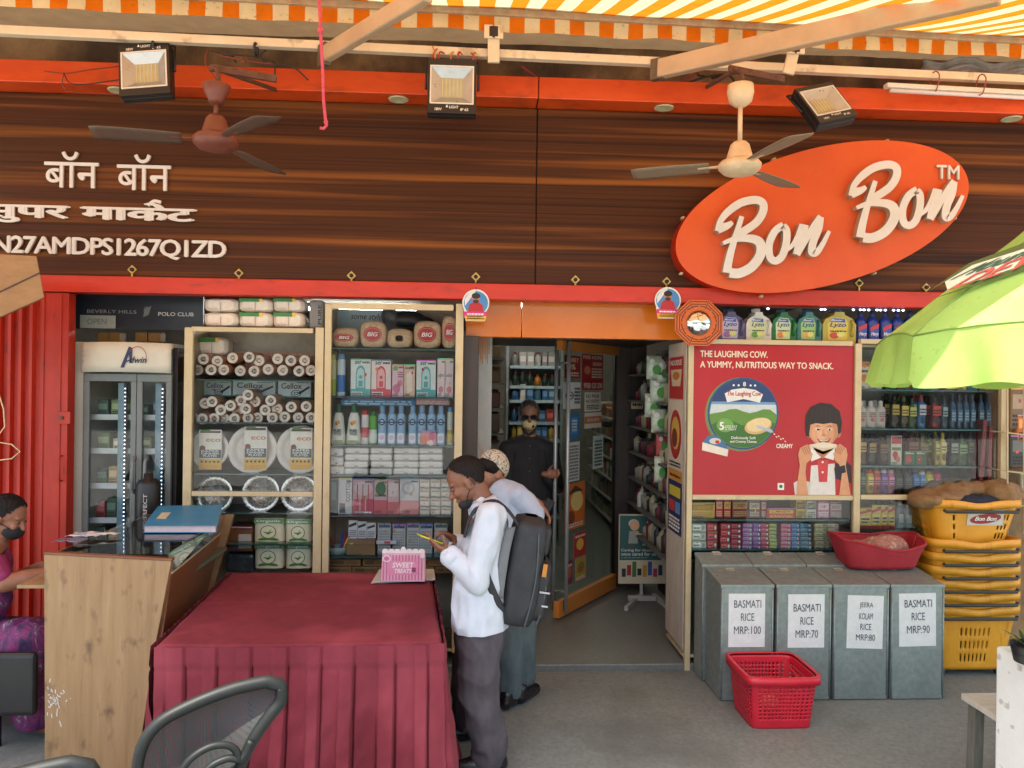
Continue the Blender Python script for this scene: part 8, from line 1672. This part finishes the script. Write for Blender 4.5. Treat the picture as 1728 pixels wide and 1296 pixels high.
mb = MB(); mb.ell(at2(-.05, 0, -.0), (.062, .074, .05), HAIRM, 18, 10, MH2); mb.build('hair', m2)
# ------------------------------------------------------------------ masked man in the doorway
Y3 = 1.22; z3 = STEP
m3_ = thing('person', 'man in black shirt, glasses and pale mask standing inside the doorway', 'person', (U(893, 900, Y3).x, Y3, z3))
f3, u3 = (-.03, -.97, -.16), (0, -.16, .98); hc3 = U(893, 700, Y3); mb = MB(); at3, MH3 = head(mb, hc3, f3, u3, SK2, 1.0)
nb3 = U(894, 740, Y3 + .03); hip3 = Vector((hc3.x, Y3 + .05, .95)); chain(mb, [at3(-.02, 0, -.06), nb3, U(894, 800, Y3 + .05), hip3], [.055, .06, .075, .09], SK2)
sl3, sr3 = U(929, 757, Y3 + .02), U(857, 757, Y3 + .02); el3, wl3 = U(938, 822, Y3 - .02), U(922, 800, Y3 - .22); er3, wr3 = U(856, 832, Y3 - .04), U(902, 852, Y3 - .24)
chain(mb, [nb3, sl3, el3, wl3], [.05, .046, .036, .025], SK2); chain(mb, [nb3, sr3, er3, wr3], [.05, .046, .036, .025], SK2)
hand(mb, wl3, U(940, 800, Y3 - .26) - wl3, (.1, -.9, .1), -1, SK2, .9); hand(mb, wr3, U(922, 846, Y3 - .26) - wr3, (0, .2, -1), -1, SK2, .7)
lg3 = [(hip3 + Vector((s * .09, 0, 0)), Vector((hc3.x + s * .10, Y3 + .02, .52)), Vector((hc3.x + s * .10, Y3 + .08, .13))) for s in (-1, 1)]
for a_, b_, c_ in lg3: chain(mb, [a_, b_, c_], [.085, .058, .042], SK2)
fuse(mb, 'body', m3_, .006, 3, SK2); eyes(at3, MH3, m3_); hair(at3, MH3, m3_, f3, u3, 1.0, (.058, 0, .055), (.9, 0, -.42), -.06, 7, m=ramp_mat('greying_hair', [(.3, (30, 28, 28)), (.7, (84, 80, 78))], 60, (1, 1, .3), .5))
SHK = ramp_mat('black_shirt', [(.3, (30, 29, 32)), (.7, (46, 44, 47))], 8, (1, 1, 1), .8); mb = MB()
for dx in (-.08, 0, .08): chain(mb, [U(894, 765, Y3 + .03) + Vector((dx, 0, 0)), U(894, 830, Y3 + .03) + Vector((dx, 0, 0)), hip3 + Vector((dx, 0, -.06))], [.09, .11, .12], SHK)
chain(mb, [sl3, nb3 + Vector((0, 0, -.03)), sr3], [.07, .075, .07], SHK); chain(mb, [sl3, el3, el3 + (wl3 - el3) * .8], [.07, .06, .046], SHK); chain(mb, [sr3, er3, er3 + (wr3 - er3) * .7], [.07, .06, .048], SHK)
fuse(mb, 'shirt', m3_, .008, 4, SHK, fold=.008, fscale=8, cuts=((hip3 + Vector((0, 0, -.10)), Vector((0, 0, -1))),), seed=12)
mb = MB()
for d_ in (-1, 1): mb.tube([at3(-.0, d_ * .05, -.115), at3(.05, d_ * .035, -.135), at3(.055, 0, -.155)], .012, SHK, 8)
mb.build('collar', m3_)
mb = MB()
for k in range(4): mb.ell(U(894, 752 + k * 22, Y3 - .10) + Vector((0, .012 * k - .0, 0)), (.006, .004, .006), C(90, 90, 92), 8, 6)
mb.build('shirt_buttons', m3_)['kind'] = 'stuff'
TR3 = mat('dark_trousers', (40, 40, 44), .85); mb = MB(); chain(mb, [hip3 + Vector((-.07, 0, -.02)), hip3 + Vector((.07, 0, -.02))], [.115, .115], TR3)
for a_, b_, c_ in lg3: chain(mb, [a_, b_, c_], [.105, .08, .07], TR3)
fuse(mb, 'trousers', m3_, .009, 4, TR3, fold=.008, fscale=8, cuts=((Vector((0, 0, z3 + .04)), Vector((0, 0, -1))),), seed=13)
for a_, b_, c_ in lg3: shoe(m3_, Vector((c_.x, c_.y + .05, z3)), Vector((c_.x, c_.y - .2, z3)), BLS)
MSK = C(206, 190, 140); mb = MB(); mb.ell(at3(.05, 0, -.062), (.062, .062, .052), MSK, 20, 14, MH3); mk = mb.build('face_mask', m3_)
mb = MB(); mb.ell(at3(.095, .028, -.075), (.018, .014, .014), C(60, 52, 44), 10, 8, MH3); mb.ell(at3(.096, -.02, -.09), (.014, .018, .01), C(150, 120, 70), 10, 8, MH3); mb.build('printed_patch', mk)['kind'] = 'stuff'
gl = MB()
for b in (-1, 1): gl.tube([at3(.098, b * .034 + .027 * math.cos(t_), .0 + .019 * math.sin(t_)) for t_ in [2 * math.pi * i / 16 for i in range(16)]], .0032, K_, 6, closed=True); gl.tube([at3(.098, b * .06, .004), at3(.04, b * .08, .004), at3(-.02, b * .083, -.002)], .0025, K_, 5)
gl.tube([at3(.098, -.008, .004), at3(.102, 0, .006), at3(.098, .008, .004)], .003, K_, 5); gp = gl.build('glasses', m3_)
mb = MB()
for b in (-1, 1): mb.add([at3(.0985, b * .034 + .025 * math.cos(t_), .0 + .017 * math.sin(t_)) for t_ in [2 * math.pi * i / 16 for i in range(16)]], [tuple(range(16))], mat('dark_lens', (14, 14, 16), .5, spec=.1))
mb.build('lens', gp)
p = U(924, 856, Y3 - .30); solo(MB().bar(p + Vector((-.03, 0, -.05)), p + Vector((.03, 0, .06)), .07, .012, K_, (0, 1, 0)), 'handheld_device', 'small black handheld device in the hand of the doorway man', 'device', bevel=.005)
# ------------------------------------------------------------------ seated woman at the counter
Y4 = -.78
wo = thing('person', 'seated woman in pink and purple sari and black mask behind the counter', 'person', (U(-30, 1100, Y4).x, Y4, 0))
f4, u4 = (.90, -.05, -.32), (.32, 0, .94); hc4 = U(14, 872, Y4); mb = MB(); at4, MH4 = head(mb, hc4, f4, u4, SK3, .96)
nb4 = U(-4, 925, Y4); hip4 = U(-45, 1090, Y4); chain(mb, [at4(-.03, 0, -.06), nb4, U(-22, 985, Y4), hip4], [.048, .052, .095, .11], SK3)
s4, e4, w4 = U(2, 948, Y4 - .15), U(14, 962, Y4 - .2), U(84, 966, Y4 - .10); s4 = U(-18, 945, Y4 - .16); e4 = U(6, 985, Y4 - .20)
chain(mb, [nb4, s4, e4, e4 + (w4 - e4) * .5, w4], [.045, .05, .046, .046, .03], SK3); hand(mb, w4, (1, .15, .0), (0, 0, -1), 1, SK3, .5)
s4b, e4b, w4b = U(-14, 945, Y4 + .16), U(10, 985, Y4 + .2), U(70, 955, Y4 + .14); chain(mb, [nb4, s4b, e4b, w4b], [.045, .05, .044, .03], SK3); hand(mb, w4b, (1, -.2, .1), (0, 0, -1), -1, SK3, .5)
kn = [U(52, 1080, Y4 + s * .11) for s in (-1, 1)]; ft_ = [Vector((v.x + .03, v.y, .08)) for v in kn]
for a_, b_ in zip(kn, ft_): chain(mb, [hip4, a_, b_, b_ + Vector((.1, 0, -.04))], [.1, .07, .045, .035], SK3)
fuse(mb, 'body', wo, .006, 3, SK3); eyes(at4, MH4, wo, .96); hair(at4, MH4, wo, f4, u4, .98, (.05, 0, .06), (.85, 0, -.52), -.07, 4, long=1)
SARI = ramp_mat('sari_cloth', [(.30, (52, 32, 66)), (.44, (76, 44, 86)), (.52, (140, 40, 100)), (.57, (66, 38, 76)), (.66, (170, 150, 166)), (.74, (120, 36, 88))], 17, (1, 1, .5), .7, dist=1.2, detail=5)
BLO = mat('pink_blouse', (132, 32, 82), .7, var=.25, scale=30); mb = MB(); chain(mb, [s4, s4 + (e4 - s4) * .75], [.07, .06], BLO); chain(mb, [s4b, s4b + (e4b - s4b) * .75], [.07, .06], BLO); chain(mb, [s4, nb4 + Vector((0, 0, -.06)), s4b], [.07, .07, .07], BLO)
for dy in (-.06, .06): chain(mb, [U(-16, 950, Y4 + dy), U(-24, 1010, Y4 + dy)], [.1, .105], BLO)
fuse(mb, 'blouse', wo, .007, 3, BLO, fold=.004, fscale=12, cuts=((nb4 + Vector((0, 0, .0)), Vector((0, 0, 1))),), seed=3)
mb = MB()
for s in (-1, 1): chain(mb, [hip4 + Vector((0, s * .07, 0)), kn[(s + 1) // 2], ft_[(s + 1) // 2] + Vector((0, 0, .05))], [.14, .11, .10], SARI)
chain(mb, [kn[0], kn[1]], [.11, .11], SARI); chain(mb, [ft_[0] + Vector((0, 0, .2)), ft_[1] + Vector((0, 0, .2))], [.1, .1], SARI); chain(mb, [hip4 + Vector((.0, -.1, .0)), U(-20, 1010, Y4 - .10), U(-12, 950, Y4 + .06), U(-20, 930, Y4 + .12)], [.12, .10, .085, .07], SARI)
fuse(mb, 'sari', wo, .008, 3, SARI, fold=.014, fscale=9, fstretch=(1, 1, .35), cuts=((Vector((0, 0, .06)), Vector((0, 0, -1))),), seed=6)
mb = MB(); mb.ell(at4(.052, 0, -.062), (.058, .058, .05), MASKB, 20, 14, MH4); mb.build('face_mask', wo)
mb = MB(); [mb.tube([at4(.06, b * .055, -.04), at4(.02, b * .075, -.025), at4(-.01, b * .086, -.01)], .0025, MASKB, 5) for b in (-1, 1)]; mb.build('mask_strap', wo)
t = thing('black_chair', 'black padded chair under the seated woman behind the counter', 'chair', (hip4.x, Y4, 0))
mb = MB(); mb.box(hip4.x - .26, hip4.x + .32, Y4 - .27, Y4 + .27, hip4.z - .24, hip4.z - .11, BLACKP); mb.build('seat', t, bevel=.04, seg=3)
mb = MB(); mb.box(hip4.x - .34, hip4.x - .24, Y4 - .25, Y4 + .25, hip4.z - .1, hip4.z + .45, BLACKP); mb.build('backrest', t, bevel=.04, seg=3)
q0 = rect(-60, 1098, 66, 1205, Y4 - .34); mb = MB(); mb.box(q0[0], q0[1], Y4 - .38, Y4 - .33, q0[2], q0[3], BLACKP); mb.build('side_panel', t, bevel=.03, seg=3)
for a_ in (-.2, .26):
    for b_ in (-.22, .22): mb = MB(); mb.tube([(hip4.x + a_, Y4 + b_, 0), (hip4.x + a_, Y4 + b_, hip4.z - .2)], .02, BLACKP, 10); mb.build('leg', t)
mb = MB(); mb.tube([U(-10, 640, -.07), U(6, 690, -.07), U(8, 720, -.07), U(-10, 745, -.07), U(20, 750, -.08), U(34, 762, -.08), U(20, 774, -.08), U(-12, 778, -.07)], .004, C(214, 196, 150), 6); solo(mb, 'cable', 'pale cable looping out in front of the red shutter', 'cable')
# ================================================================== link everything
for o in ALL: SC.collection.objects.link(o)
